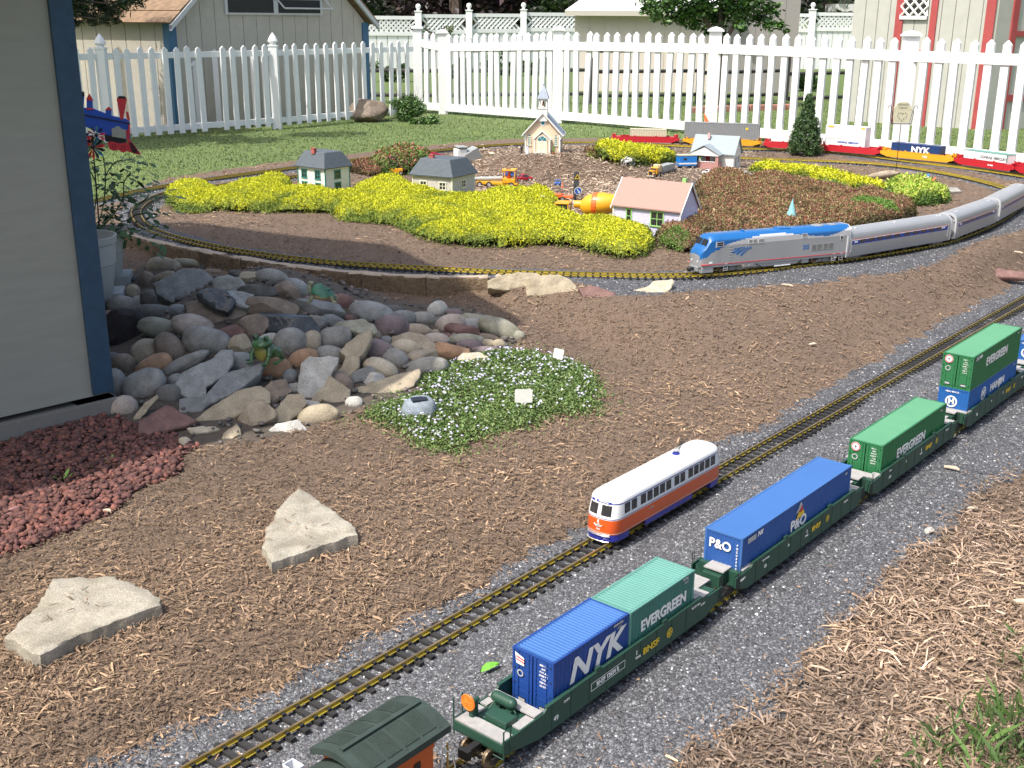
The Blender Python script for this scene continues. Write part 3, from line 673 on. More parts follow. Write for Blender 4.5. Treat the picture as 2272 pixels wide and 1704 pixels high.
# wagon 4 : double stack
S4 = 3.035; L4 = [('49', .10, .034, .011, M_WHITE), ('C', .22, .044, .009, M_WHITE), ('BNSF', .37, .040, .0155, M_YEL, .0521, 1.2, .02), ('J', .32, .046, .009, M_WHITE), ('LD LMT', .50, .05, .006, M_WHITE)]
w4 = well_car('dark green wagon under the two stacked containers at the right', fx(S4, qf(S4), ZF), RZ, 0., .59, .05, .54, M_WGRN, tr=(True, False), light=L4); bnsf_ring(w4, .425, .041, .008)
c = container('blue container at the bottom of the two-high stack', fx(3.072, qf(3.07), ZF), RZ, C_HAN, C_HAN, .42, .096)
H_ = frame((-.004, -.0006, .078), (1, 0, 0), (0, -1, 0)); disc('emblem', M_WHITE, c, H_, .0165, .0125, depth=.0006); text('emblem', 'H', .021, M_WHITE, c, H_, 1.1, 0, .06); text('lettering', 'HJCU 804113', .006, M_WHITE, c, frame((-.004, -.0006, .106), (1, 0, 0), (0, -1, 0)), 1.1, 0, .02)
H_ = frame((x_, .125, .08), (0, 1, 0), (1, 0, 0)); disc('emblem', M_WHITE, c, H_, .02, .0155); text('emblem', 'H', .024, M_WHITE, c, H_, 1.1, 0, .06)
side_text(c, 'HANJIN', .245, .08, .03, M_WHITE, x=x_, sx=1.2, bold=.03); side_text(c, '42G1', .39, .105, .006, M_GREYP, x=x_)
c = container('bright green container stacked on top of a blue one', fx(3.072, qf(3.07), ZF+.0962), RZ, C_GRN, C_GRNT, .42, .0985, doors=True, frm=C_GRN)
side_text(c, 'EVERGREEN', .205, .078, .034, M_WHITE, x=x_, sx=1.02, bold=.03); b = MB(); b.bx(x_, x_+.0005, .02, .045, .102, .112); b.build('sticker', M_GREYP, c); side_text(c, 'NS', .058, .107, .011, M_WHITE, x=x_, sx=1.3, bold=.04, shear=.3); side_text(c, 'EISU', .385, .108, .006, M_GREYP, x=x_); evergreen_door(c, .118)
# wagon 5, cut by the picture edge
S5 = 3.655; w5 = well_car('dark green wagon cut off by the right edge of the picture', fx(S5, qf(S5)+.01, ZF), RZ, 0., .59, .05, .54, M_WGRN, tr=(True, False))
c = container('blue container cut off by the right edge of the picture', fx(3.70, qf(3.70)+.01, ZF), RZ, C_HAN, C_BLUET, .42, .103)
H_ = frame((-.004, -.0006, .082), (1, 0, 0), (0, -1, 0)); disc('emblem', M_WHITE, c, H_, .0165, .0125, depth=.0006); text('emblem', 'H', .021, M_WHITE, c, H_, 1.1, 0, .06); text('lettering', 'HJCU 804113', .006, M_WHITE, c, frame((-.004, -.0006, .112), (1, 0, 0), (0, -1, 0)), 1.1, 0, .02)

# ---------------------------------------------------------------- caboose
M_CROOF = mat('caboose_roof', (.028, .045, .038), .8, var=.2, sc=40, bump=.0004, bsc=300)
M_CORG = plain('caboose_orange', (.5, .1, .022), .5)
cb = thing('caboose', 'orange caboose with dark green ribbed roof behind the container train', 'caboose', fx(.568, qf(.6), ZF), RZ); cb.scale = (1.0, 1.0, 1.17)
b = MB(); b.bx(-.046, .046, .02, .385, .034, .108); b.build('body', M_CORG, cb, bevel=.001)
b = MB(); b.bx(.0460, .0468, .02, .385, .045, .054); b.build('stripe', M_YEL, cb)
def arch_roof(y0, y1, hw, ze, zc, th, name, n=10):
    b = MB(); P = [(-hw+2*hw*i/n, ze+(zc-ze)*(1-abs(-1+2*i/n)**1.8)) for i in range(n+1)]
    b.prism(P+[(x, z-th) for x, z in P[::-1]], y0, y1, 'y'); return b
arch_roof(.0, .27, .048, .108, .122, .006, 'roof').build('roof', M_CROOF, cb)
b = MB(); b.bx(-.049, .049, .268, .385, .107, .125); b.build('cupola', M_CORG, cb, bevel=.001)
rb = arch_roof(.250, .412, .0545, .128, .142, .009, 'r'); rf = rb.build('upper_roof', M_CROOF, cb)
for s in (-1, 1):
    for k in range(4):
        y = .266+k*.0325; b = MB()
        for i in range(9):
            yy = y+i*.0031
            for a in range(6):
                xa, xb_ = s*(.0075+a*.0066), s*(.0075+(a+1)*.0066); f = lambda x: .128+.014*(1-(abs(x)/.0545)**1.8)+.0017
                b.add([(xa, yy, f(xa)), (xb_, yy, f(xb_)), (xb_, yy+.0016, f(xb_)), (xa, yy+.0016, f(xa)), (xa, yy, f(xa)-.001), (xb_, yy, f(xb_)-.001), (xb_, yy+.0016, f(xb_)-.001), (xa, yy+.0016, f(xa)-.001)], [(0, 1, 2, 3), (0, 4, 5, 1), (3, 2, 6, 7)])
        b.build('roof_rib_panel', M_CROOF, rf)
b = MB(); b.bx(-.004, .004, .258, .404, .1415, .1455)
for y in (.262, .330, .398): b.bx(-.05, .05, y-.0022, y+.0022, .1295, .1305)
b.build('running_board', M_CROOF, cb)
for y in (.30, .325, .352):
    b = MB(); b.bx(.0462, .0475, y-.006, y+.006, .072+(.006 if y > .34 else 0), .10); b.build('window', M_BLACK, cb)
b = MB(); b.bx(-.046, .046, .385, .43, .032, .037); b.bx(-.02, .02, .385, .387, .037, .1); b.build('end_platform', M_BLACK, cb)
M_RAILW = plain('railing_white', (.6, .58, .52), .4); M_RAILG = plain('railing_brass', (.5, .3, .06), .4)
for s in (-1, 1):
    b = MB(); b.path([(s*.046, .428, .0), (s*.046, .43, .05), (s*.044, .425, .078), (s*.04, .41, .088)], .0012); b.path([(s*.046, .40, .0), (s*.046, .40, .04), (s*.046, .402, .086)], .0012)
    for z in (.005, .02): b.tube((s*.046, .4, z), (s*.046, .428, z), .0012)
    b.build('handrail', M_RAILW, cb)
for s in (-1, 1): b = MB(); b.path([(s*.03, .43, .037), (s*.03, .43, .085)], .0016); b.build('handrail', M_RAILG, cb)
b = MB(); b.rings([[(x*f-.034, y*f+.205, z) for x, y in ((-.012, -.009), (.012, -.009), (.012, .009), (-.012, .009))] for f, z in ((.85, .115), (1, .136), (.8, .136), (.7, .12))]); b.build('roof_vent', plain('milky_plastic', (.55, .57, .6), .35), cb, bevel=.001)
truck(cb, .07); truck(cb, .34)

# ---------------------------------------------------------------- tram
M_TW = mat('tram_white', (.8, .8, .78), .3, var=.02, sc=10, coat=.5); M_TO = mat('tram_orange', (.72, .1, .012), .35, var=.04, sc=8, coat=.4)
M_TB = mat('tram_blue', (.02, .03, .3), .35, var=.04, sc=8, coat=.3); M_CRM = plain('tram_cream_line', (.72, .68, .55), .4)
tr_ = thing('tram', 'orange and white streamlined tram with blue skirt on the foreground track', 'tram', fx(1.888, QA, 0), RZ)
TL = .482
def outline(hw, ins, d, n=14):
    P = []
    for k in range(n+1): a = -math.pi/2+math.pi*k/n; P.append((hw*math.copysign(abs(math.sin(a))**.72, math.sin(a)), ins+d*(1-abs(math.cos(a))**.72)))
    for k in range(n+1): a = -math.pi/2+math.pi*k/n; P.append((-hw*math.copysign(abs(math.sin(a))**.72, math.sin(a)), TL-ins-d*(1-abs(math.cos(a))**.72)))
    return P
def shell(name, layers, m, parent, cap=False):
    b = MB(); b.rings([[(x, y, z) for x, y in outline(hw, ins, d)] for z, hw, ins, d in layers], caps=cap); return b.build(name, m, parent, smooth=True)
HW = .0435; DD = .042
shell('lower_body', [(.020, HW-.001, .001, DD), (.024, HW, 0, DD), (.056, HW, 0.001, DD)], M_TO, tr_, True)
shell('stripe', [(.0562, HW+.0001, .0008, DD), (.0578, HW+.0001, .0008, DD)], M_TW, tr_); shell('stripe', [(.0578, HW+.0002, .0008, DD), (.0595, HW+.0002, .001, DD)], M_TB, tr_); shell('stripe', [(.0236, HW+.0003, -.0002, DD), (.0246, HW+.0003, -.0002, DD)], M_CRM, tr_)
shell('window_band', [(.0595, HW, .001, DD), (.064, HW-.0002, .002, DD), (.093, HW-.0015, .009, DD)], M_TW, tr_)
shell('stripe', [(.0922, HW-.0011, .0086, DD), (.0945, HW-.0012, .0088, DD)], M_TB, tr_)
shell('roof', [(.093, HW-.0015, .009, DD), (.098, HW-.002, .0105, DD), (.104, HW-.005, .014, DD), (.1085, HW-.0105, .021, DD), (.112, HW-.019, .032, .035), (.1142, HW-.029, .046, .025), (.115, HW-.039, .058, .008)], M_TW, tr_, True)
for y0, y1 in ((.13, .335),):
    b = MB()
    for s in (-1, 1): b.bx(s*(HW-.004), s*(HW-.001), y0, y1, .006, .0205)
    b.build('skirt', M_TB, tr_, bevel=.0006)
for a, c_ in ((0, .062), (TL-.062, TL)):
    b = MB(); O = [p for p in outline(HW-.0008, .0012, DD) if a-.001 <= p[1] <= c_+.001]
    if a > 0: O = O
    O.sort(key=lambda p: math.atan2(p[1]-TL/2, p[0]))
    b.prism([(-HW+.0008, c_ if a == 0 else a)]+([p for p in outline(HW-.0008, .0012, DD) if p[1] <= c_] if a == 0 else [p for p in outline(HW-.0008, .0012, DD)[15:] if p[1] >= a][::-1])+[(HW-.0008, c_ if a == 0 else a)], .005, .0204); b.build('skirt', M_TB, tr_)
def pane(parent, y, w_, z0, z1, s=1, tilt=.0015):
    xs = lambda z: s*(HW-.0002-(z-.064)/.029*.0013+.0004)
    fr = MB(); fr.add([(xs(z), yy, z) for yy, z in ((y-w_/2, z0), (y+w_/2, z0), (y+w_/2, z1), (y-w_/2, z1))]+[(xs(z)-s*.001, yy, z) for yy, z in ((y-w_/2, z0), (y+w_/2, z0), (y+w_/2, z1), (y-w_/2, z1))], [(0, 1, 2, 3) if s > 0 else (3, 2, 1, 0), (0, 4, 5, 1), (1, 5, 6, 2), (2, 6, 7, 3), (3, 7, 4, 0)])
    return fr.build('window', M_GLASS, parent, bevel=.0009)
WY = [.052, .079, .116, .1425, .169, .1955, .222, .258, .284, .320, .346, .372, .398, .424]
for s in (1, -1):
    for k, y in enumerate(WY):
        p_ = pane(tr_, y, .0222, .0662, .0905, s)
def end_patch(name, a0, a1, z0, z1, m, parent, ins0, ins1, far=False, off=.0005, hw=HW):
    b = MB(); n = 8; rows = []
    for z, ins, h in ((z0, ins0, hw), (z1, ins1, hw-.0013)):
        r = []
        for k in range(n+1):
            a = R(a0+(a1-a0)*k/n); x = h*math.copysign(abs(math.sin(a))**.72, math.sin(a)); y = ins+DD*(1-abs(math.cos(a))**.72)-off
            if far: y = TL-y
            r.append((x*(1+off/h), y, z))
        rows.append(r)
    b.add(rows[0]+rows[1], [(i, i+1, i+n+2, i+n+1) if not far else (i, i+n+1, i+n+2, i+1) for i in range(n)]); return b.build(name, m, parent, smooth=True)
for a0, a1 in ((-34, -3), (3, 34)):
    end_patch('windscreen', a0, a1, .0655, .0895, M_GLASS, tr_, .0023, .0079)
    end_patch('windscreen', a0, a1, .0655, .0895, M_GLASS, tr_, .0023, .0079, True)
for a0, a1 in ((-30, -4), (4, 30)): end_patch('sign_board', a0, a1, .0925, .0975, M_TB, tr_, .0091, .0102)
text('lettering', '53', .0058, M_WHITE, tr_, frame((-.0135, .0086, .0950), (1, 0, 0), (0, -1, .15)), 1, 0, .03)
text('lettering', 'CARTESIAN'[:7], .0042, M_WHITE, tr_, frame((.0135, .0086, .0950), (1, 0, 0), (0, -1, .15)), .9, 0, .02)
text('lettering', 'S', .010, M_WHITE, tr_, frame((0, .0004, .050), (1, 0, 0), (0, -1, 0)), 1, 0, .05); text('lettering', '2054', .005, M_WHITE, tr_, frame((0, 0.0002, .031), (1, 0, 0), (0, -1, 0)), 1, 0, .02)
b = MB(); b.tube((0, -.0015, .0405), (0, .002, .0405), .0038, .0045, 14); b.build('headlight', M_GREYP, tr_)
b = MB()
for s in (-1, 1): b.prism([(s*.004, .039), (s*.011, .0435), (s*.011, .0415), (s*.004, .0365)], -.0006, .0006, 'y')
b.build('emblem', M_WHITE, tr_)
text('lettering', 'S SEPTA', .006, M_GREYP, tr_, frame((HW+.0003, .150, .045), (0, 1, 0), (1, 0, 0)), 1, .1, 0); text('lettering', '2054', .005, M_GREYP, tr_, frame((HW+.0003, .405, .047), (0, 1, 0), (1, 0, 0)))
b = MB(); P = [(x*1.0, y-.0035) for x, y in outline(HW-.002, 0, DD) if y < .012 and abs(x) < .036]
b.path([(x, y, .0185) for x, y in P], .0009); b.path([(x, y, .022) for x, y in P], .0009); b.path([(x, y-.002, .006) for x, y in P], .0014); b.build('bumper', plain('bumper_chrome', (.75, .74, .7), .25, metal=.6), tr_)
b = MB(); b.bx(-.017, .017, .30, .38, .1135, .1165); b.bx(-.012, .012, .18, .42, .1140, .1152); b.build('roof_housing', M_TW, tr_, bevel=.001)
b = MB(); b.tube((0, .318, .1165), (0, .318, .1195), .010, .009, 14); b.build('trolley_base', M_TB, tr_)
for x in (-.007, -.003, .002, .006):
    b = MB(); b.tube((x, .314, .1185), (x*.5-.002, .350, .138+.004*(x > 0)), .0007, .0007, 5); b.build('trolley_spring', M_BLACK, tr_)
b = MB(); b.tube((0, .318, .119), (-.012, .47, .178), .0007, .0005, 5); b.build('trolley_pole', M_BLACK, tr_)
b = MB(); b.bx(-.036, .036, .02, TL-.02, .012, .021); b.build('underframe', M_BLACK, tr_)
truck(tr_, .098, r=.0115, wb=.024); truck(tr_, .372, r=.0115, wb=.024)
# ---------------------------------------------------------------- passenger train on the loop
M_SIL = mat('silver_paint', (.34, .35, .36), .38, var=.05, sc=10, metal=.25); M_SILL = mat('silver_light', (.55, .56, .58), .4, var=.05, sc=10, metal=.2)
M_LBL = mat('loco_blue', (.014, .125, .37), .3, var=.04, sc=8, coat=.4); M_DGR = plain('under_grey', (.17, .17, .17), .6)
def heading(a, b): return math.atan2(-(b[0]-a[0]), b[1]-a[1])
ZL = .13
LA, LB = at(1499, 590, ZL), at(1800, 562, ZL); LD = (LB-LA).xy.normalized(); lrz = heading(LA, LB)
LLEN = .74
lo = thing('diesel_locomotive', 'silver and blue passenger diesel locomotive numbered 205 on the brass loop', 'locomotive', LA, lrz)
def lring(y, hw, zt, cut, zl=.03, n=10):
    """half profile from the skirt up, over the roof and down again"""
    H = [(hw, zl+(zt-cut-zl)*i/30) for i in range(31)]; H += [(hw-(hw*.42)*math.sin(math.pi/2*i/6)**1.3, zt-cut+cut*math.sin(math.pi/2*i/6)) for i in range(1, 7)]
    return [(x, y, z) for x, z in H]+[(0, y, zt+.0005)]+[(-x, y, z) for x, z in H[::-1]]
ST = [(0, .036, .080, .006), (.003, .041, .092, .008), (.011, .044, .104, .010), (.019, .046, .113, .011), (.022, .0465, .117, .012), (.038, .049, .144, .016), (.046, .050, .153, .018), (.060, .051, .157, .019), (.085, .0515, .158, .019)]
ys = [.085+i*(LLEN-.085)/170 for i in range(1, 171)]
rs = [lring(*a) for a in ST]+[lring(y, .051, .158, .020) for y in ys]
b = MB(); b.rings(rs); n = len(rs[0])
swoosh = lambda y: (.055+.05*(y/.10) if y < .10 else .105+.03*((y-.10)/.05) if False else None)
def band(y):
    if y < .03: return .062+.012*(y/.03)
    if y < .10: return .074+.036*((y-.03)/.07)**.8
    if y < .28: return .110+.036*((y-.10)/.18)**.6
    if y < .40: return .1465
    if y < .62: return .1465-.026*math.sin(math.pi*min(1, (y-.40)/.24)/2)**1.2
    return .1205+.030*((y-.62)/.12)**1.4
for fi, f in enumerate(b.f):
    if len(f) > 4: continue
    c = [sum(b.v[i][k] for i in f)/4 for k in range(3)]
    if c[2] > band(c[1]): b.mi[fi] = 1
    elif c[2] > .118: b.mi[fi] = 2
b.build('body', [M_SIL, M_LBL, M_SILL], lo, smooth=True)
b = MB(); b.rings([[(x*1.012, y, z) for x, y, z in ((.052, .004, zz), (.052, LLEN, zz), (-.052, LLEN, zz), (-.052, .004, zz))] for zz in (.0395, .042)]); b.build('stripe', M_RED, lo)
b = MB(); b.rings([lring(LLEN-.001, .0515, .1592, .020), lring(LLEN+.003, .0515, .1592, .020)]); b.build('end_rim', M_SILL, lo)
def lt(s, y, z, size, m, **k): return side_text(lo, s, y, z, size, m, x=.0514, **k)
lt('AMTRAK', .195, .098, .0128, M_LBL, sx=1.75, bold=.03, name='lettering'); lt('205', .512, .080, .028, M_LBL, sx=.8, bold=.01)
for k in range(3):
    b = MB(); o = k*.020
    P = [(.138+o+.003*k, .0865-.006*k), (.160+o*.55, .0925), (.176+o*.75, .0925), (.158+o*1.05, .084-.008*k), (.150+o*1.0, .080-.0065*k)]
    pts = []
    for i in range(9): t = i/8; pts.append((.140+.022*k+t*(.034+.001*k), .085-.0075*k+(.0075+.0075*k)*t**.6))
    for i in range(9): t = 1-i/8; pts.append((.152+.020*k+t*(.040-.0035*k), .0795-.0068*k+(.0130+.0066*k)*t**.75))
    b.prism(pts, .0512, .0516, 'x'); b.build('arrow_emblem', M_LBL, lo)
M_VENT = mat('grille_brown', (.16, .15, .135), .7, var=.3, sc=300); M_FRAME = plain('frame_light', (.62, .63, .64), .4)
def vent(y, z, w_, h, m=M_VENT, bars=5, name='air_grille', x=.0512):
    b = MB(); b.bx(x, x+.0006, y-w_/2, y+w_/2, z-h/2, z+h/2); o = b.build(name, m, lo)
    b = MB(); e = .0012
    b.bx(x, x+.0012, y-w_/2-e, y+w_/2+e, z+h/2, z+h/2+e); b.bx(x, x+.0012, y-w_/2-e, y+w_/2+e, z-h/2-e, z-h/2); b.bx(x, x+.0012, y-w_/2-e, y-w_/2, z-h/2, z+h/2); b.bx(x, x+.0012, y+w_/2, y+w_/2+e, z-h/2, z+h/2)
    for k in range(bars): zz = z-h/2+(k+.5)*h/bars; b.bx(x, x+.0009, y-w_/2, y+w_/2, zz-.0003, zz+.0003)
    b.build('grille_frame', M_FRAME if h < .02 else M_SIL, o); return o
for y in (.232, .253): vent(y, .1235, .018, .0155)
vent(.285, .1225, .028, .0155); vent(.500, .130, .024, .015)
for y in (.554, .582, .614, .642): vent(y, .0765, .022, .022, bars=6)
vent(.695, .1085, .012, .014, M_GLASS, 0, 'window')
vent(.085, .1225, .030, .0165, M_GLASS, 1, 'window')
b = MB(); b.bx(.0512, .053, .0645, .0665, .110, .134); b.build('mirror', M_FRAME, lo)
for s in (-1, 1):                                             # windscreen halves lie on the sloped front
    b = MB(); p = lambda y, z, x: (s*x, y-.0012, z+.0012)
    b.add([p(.023, .118, .003), p(.023, .118, .041), p(.036, .141, .037), p(.036, .141, .003)], [(0, 1, 2, 3) if s > 0 else (3, 2, 1, 0)]); b.build('windscreen', M_GLASS, lo)
b = MB(); b.bx(-.03, .03, -.004, .02, .012, .030); b.prism([(-.044, .006), (.044, .006), (.040, .032), (-.040, .032)], .006, .014, 'y'); b.bx(.036, .049, .006, .06, .008, .03); b.bx(-.049, -.036, .006, .06, .008, .03); b.build('pilot', M_SIL, lo, bevel=.001)
b = MB(); b.bx(-.005, .005, -.022, 0, .014, .026); b.ball((0, -.024, .020), (.012, .010, .011)); b.build('coupler', M_BLACK, lo)
for s in (-1, 1):
    b = MB(); b.tube((s*.022, -.0015, .052), (s*.022, .002, .052), .0045, .0045, 10); b.build('headlight', M_FRAME, lo)
b = MB(); b.prism([(-.007, .078), (.007, .078), (0, .069)], -.001+.006, .0125, 'y'); b.build('emblem', M_WHITE, lo)
b = MB(); b.bx(.0512, .052, .036, .052, .045, .053); b.build('number_plate', M_WHITE, lo)
b = MB(); P = [(.250, .038), (.512, .038), (.470, .0125), (.30, .0125)]; b.prism(P, -.047, .047, 'x'); b.build('fuel_tank', M_SIL, lo, bevel=.001)
b = MB(); b.bx(-.047, .047, .50, .535, .012, .038); b.build('battery_box', M_SIL, lo, bevel=.001)
b = MB(); b.tube((.048, .36, .01), (.048, .44, .011), .003, .003, 8); b.build('pipe', M_SILL, lo)
for y in (.155, .625):
    truck(lo, y, M_DGR, r=.0165, wb=.042, hw=.040)
    b = MB()
    for e in (-1, 1): b.tube((.040, y+e*.03, .018), (.0455, y+e*.03, .018), .008, .008, 10); b.tube((.040, y+e*.012, .026), (.044, y+e*.012, .026), .004, .004, 8)
    b.build('spring', M_DGR, lo)
for y in (.118, .662, .70):
    b = MB()
    for e in (-1, 1): b.tube((.050, y+e*.009, .010), (.050, y+e*.009, .038), .0008, .0008, 5)
    for z in (.012, .021, .030): b.tube((.050, y-.009, z), (.050, y+.009, z), .0008, .0008, 5)
    b.bx(.0505, .053, y-.006, y+.006, .0385, .0415); b.build('ladder', M_SILL, lo)
b = MB()
for k in range(7): b.bx(.0512, .0525, .130, .142, .045+k*.011, .0456+k*.011)
b.build('step', M_SILL, lo)
b = MB(); b.tube((0, .60, .1575), (0, .60, .1605), .026, .026, 24); b.tube((0, .675, .1575), (0, .675, .160), .02, .02, 24); b.build('roof_fan', M_SIL, lo)
b = MB(); b.bx(-.022, .022, .39, .45, .1575, .163); b.build('exhaust', M_LBL, lo, bevel=.002); b = MB(); b.bx(-.012, .012, .22, .225, .1575, .166); b.build('horn', M_LBL, lo, bevel=.002)

CPROF = [(.0485, .020), (.0500, .030), (.0512, .042), (.0520, .058), (.0522, .072), (.0520, .086), (.0512, .098), (.0498, .108), (.0468, .118), (.040, .1265), (.030, .1325), (.016, .1362), (0, .1372)]
def coach(label, a, b_, L, num):
    t = thing('passenger_coach', label, 'railway coach', a, heading(a, b_), 'silver coaches behind the diesel')
    H = CPROF; f = [(x, z) for x, z in H]+[(-x, z) for x, z in H[:-1][::-1]]
    # dense profile so that the painted bands have straight edges
    G_ = []
    for (x0, z0), (x1, z1) in zip(f[:-1], f[1:]):
        for k in range(4): G_.append((x0+(x1-x0)*k/4, z0+(z1-z0)*k/4))
    G_.append(f[-1]); b = MB()
    b.rings([[(x, y, z) for x, z in G_] for y in (.008, .022, L-.022, L-.008)])
    for fi, fc in enumerate(b.f):
        if len(fc) > 4: continue
        z = sum(b.v[i][2] for i in fc)/4; y = sum(b.v[i][1] for i in fc)/4
        if .022 < y < L-.022:
            if .0735 < z < .0895: b.mi[fi] = 1
            elif .0895 <= z < .092: b.mi[fi] = 2
            elif .092 <= z < .0945: b.mi[fi] = 3
    b.build('body', [M_SILL if False else M_SIL, plain('stripe_navy', (.015, .05, .3), .4), M_WHITE, plain('stripe_salmon', (.6, .16, .13), .4)], t, smooth=True)
    for e, y in ((-1, 0), (1, L)):
        b = MB(); R1 = [(x*1.01, z) for x, z in f]; R2 = [(x*.86, (z-.07)*.86+.07) for x, z in f]
        y0, y1 = (y, y+.009) if e < 0 else (y-.009, y)
        b.rings([[(x, y0, z) for x, z in R2], [(x, y0, z) for x, z in R1], [(x, y1, z) for x, z in R1], [(x, y1, z) for x, z in R2]], caps=False)
        b.build('end_rim', M_SILL, t)
        b = MB(); b.bx(-.046, .046, min(y-e*.009, y-e*.006), max(y-e*.009, y-e*.006), .028, .11); b.build('end_wall', M_SIL, t, bevel=.001); b = MB(); b.bx(-.018, .018, min(y, y-e*.0058), max(y, y-e*.0058), .028, .108); b.build('door', M_SIL, t, bevel=.001)
        b = MB(); b.bx(-.009, .009, min(y-e*.004, y+e*.001), max(y-e*.004, y+e*.001), .082, .098); b.build('door_window', M_GLASS, t)
        b = MB(); b.tube((.024, y+e*.001, .035), (.024, y+e*.001, .09), .0009, .0009, 5); b.tube((.024, y+e*.001, .05), (.044, y+e*.001, .05), .001, .001, 5); b.build('grab_iron', M_SILL, t); b = MB(); b.tube((.035, y-e*.001, .10), (.043, y-e*.001, .104), .002, .002, 6); b.build('marker_lamp', M_SILL, t)
    nW = 10; y0 = .055; pitch = (L-.15)/nW
    for s in (1, -1):
        for k in range(nW):
            y = y0+.02+(k+.5)*pitch+(.012 if k >= 5 else -.004)
            b = MB(); w_ = pitch*.40
            P = [(y-w_+.003, .0775), (y+w_-.003, .0775), (y+w_, .0805), (y+w_, .0865), (y+w_-.003, .0898), (y-w_+.003, .0898), (y-w_, .0865), (y-w_, .0805)]
            b.add([(s*(.0528-(z-.0775)*.07), yy, z) for yy, z in P]+[(s*.0505, yy, z) for yy, z in P], [tuple(range(8)) if s > 0 else tuple(range(8))[::-1]]+[((i+1) % 8, i, 8+i, 8+(i+1) % 8) for i in range(8)]); b.build('window', M_GLASS, t)
        b = MB(); b.bx(s*.0508, s*.0522, .022, .030, .040, .098); b.bx(s*.0508, s*.0522, L-.030, L-.022, .040, .098); b.build('door_edge', M_SILL, t)
        b = MB(); b.bx(s*.0510, s*.0528, .0305, .0365, .074, .082); b.bx(s*.051, s*.0526, L-.0365, L-.0305, .085, .093); b.build('door_window', M_GLASS, t)
    side_text(t, num, .056, .0815, .0085, M_WHITE, x=.0526, bold=.03); side_text(t, 'AMTRAK', L-.065, .083, .006, M_WHITE, x=.0526, bold=.03)
    b = MB(); b.bx(-.03, .03, .11, L-.11, .010, .026)
    for k in range(6): y = .13+k*(L-.26)/5; b.bx(-.043, .043, y-.016, y+.010, .008, .026)
    b.build('underbody', M_BLACK, t, bevel=.001); truck(t, .075, M_DGR, hw=.036); truck(t, L-.075, M_DGR, hw=.036)
    b = MB()
    for y in (.06, .085, L*.48, L-.075, L-.05): b.ball((.018, y, .1355), (.004, .006, .003), 8, 4)
    b.build('roof_vent', M_SILL, t)
    return t
cA = [at(1806, 562, ZL), at(2030, 524, ZL), at(2037, 522, ZL), at(2128, 487, ZL), at(2133, 484, ZL), at(2193, 450, ZL)]
coach('silver coach with blue window band next behind the locomotive', cA[0], cA[1], (cA[1]-cA[0]).length, '82508')
coach('middle one of the three silver coaches, on the curve', cA[2], cA[3], (cA[3]-cA[2]).length, '82510')
coach('last of the three silver coaches, farthest round the curve', cA[4], cA[5], (cA[5]-cA[4]).length, '82512')

# ---------------------------------------------------------------- far container train on the outer track
M_WRED = plain('wagon_red', (.45, .015, .025), .45); M_WYEL = plain('wagon_yellow', (.7, .33, .015), .45); M_CREAM = plain('cream_box', (.5, .46, .34), .5); M_GRYB = plain('grey_trailer', (.2, .21, .22), .5); M_WHB = plain('white_box', (.75, .75, .75), .45); M_NAVB = plain('navy_box', (.012, .04, .14), .45)
def far_car(px0, py0, px1, py1, m, label):
    a, b_ = at(px0, py0, ZL), at(px1, py1, ZL); L = (b_-a).length; rz = heading(a, b_)
    t = well_car(label, a, rz, 0, L, .12*L, .88*L, m, group='red and yellow far wagons', tr=(True, True), detail=False, deck=m)
    for e in (0, L):
        b = MB(); s = 1 if e == 0 else -1; b.bx(-.02, .02, e, e+s*.03, .055, .075); b.tube((.0, e+s*.012, .07), (.045, e+s*.012, .085), .003, .003, 5); b.bx(-.045, .045, e+s*.02, e+s*.032, .055, .068); b.build('brake_stand', m, t)
    return t, a, rz, L
def far_box(base, label, y, L, H, m, top, z0=.0195, text_=None, tm=None, size=.03, name='shipping_container', ty=None, sx=1.3, z=None):
    t, a, rz, Lc = base; d = Vector((-math.sin(rz), math.cos(rz), 0))
    c = container(label, a+d*y+Vector((0, 0, z0-.0195)), rz, m, top, L, H, name=name, per=.02, group='containers on the far train')
    if text_: side_text(c, text_, ty or L*.5, z or .085, size, tm, x=.0427, sx=sx, bold=.04)
    return c
f1 = far_car(1322, 308.5, 1464, 311, M_WRED, 'leftmost far wagon, red with a cream box'); far_box(f1, 'cream container on the leftmost red wagon near the lawn', f1[3]*.27, f1[3]*.55, .10, M_CREAM, M_CREAM)
f2 = far_car(1478, 312, 1642, 318, M_WYEL, 'yellow far wagon mostly hidden behind the porch house')
c = far_box(f2, 'grey road trailer riding on the yellow wagon behind the porch house', f2[3]*.0, f2[3]*.98, .125, M_GRYB, M_GRYB, z0=.06, name='road_trailer')
disc('emblem', M_YEL, c, frame((.0428, f2[3]*.82, .105), (0, 1, 0), (1, 0, 0)), .011, 0)
b = MB(); b.tube((-.03, .16, .004), (.035, .16, .004), .016, .016, 14); b.tube((-.03, .19, .004), (.035, .19, .004), .016, .016, 14); b.build('wheel', M_BLACK, c)
f3 = far_car(1652, 320, 1772, 326.5, M_WRED, 'red far wagon between the porch house and the little conifer'); far_box(f3, 'white container with blue letters left of the little conifer', f3[3]*.13, f3[3]*.75, .095, M_WHB, M_WHB, text_='GENSTAR', tm=M_BLUEP, size=.026, ty=f3[3]*.52, z=.080)
f4 = far_car(1779, 327, 1906, 338.5, M_WRED, 'red far wagon right of the little conifer with two stacked boxes')
far_box(f4, 'lower white container of the stack right of the conifer', f4[3]*.05, f4[3]*.68, .095, M_WHB, M_WHB, text_='CONRAIL MERCURY', tm=M_BLUEP, size=.018, sx=1.1, ty=f4[3]*.40, z=.088)
c = far_box(f4, 'white container with yellow corner labels stacked on top', f4[3]*.05, f4[3]*.68, .095, M_WHB, M_WHB, z0=.1155)
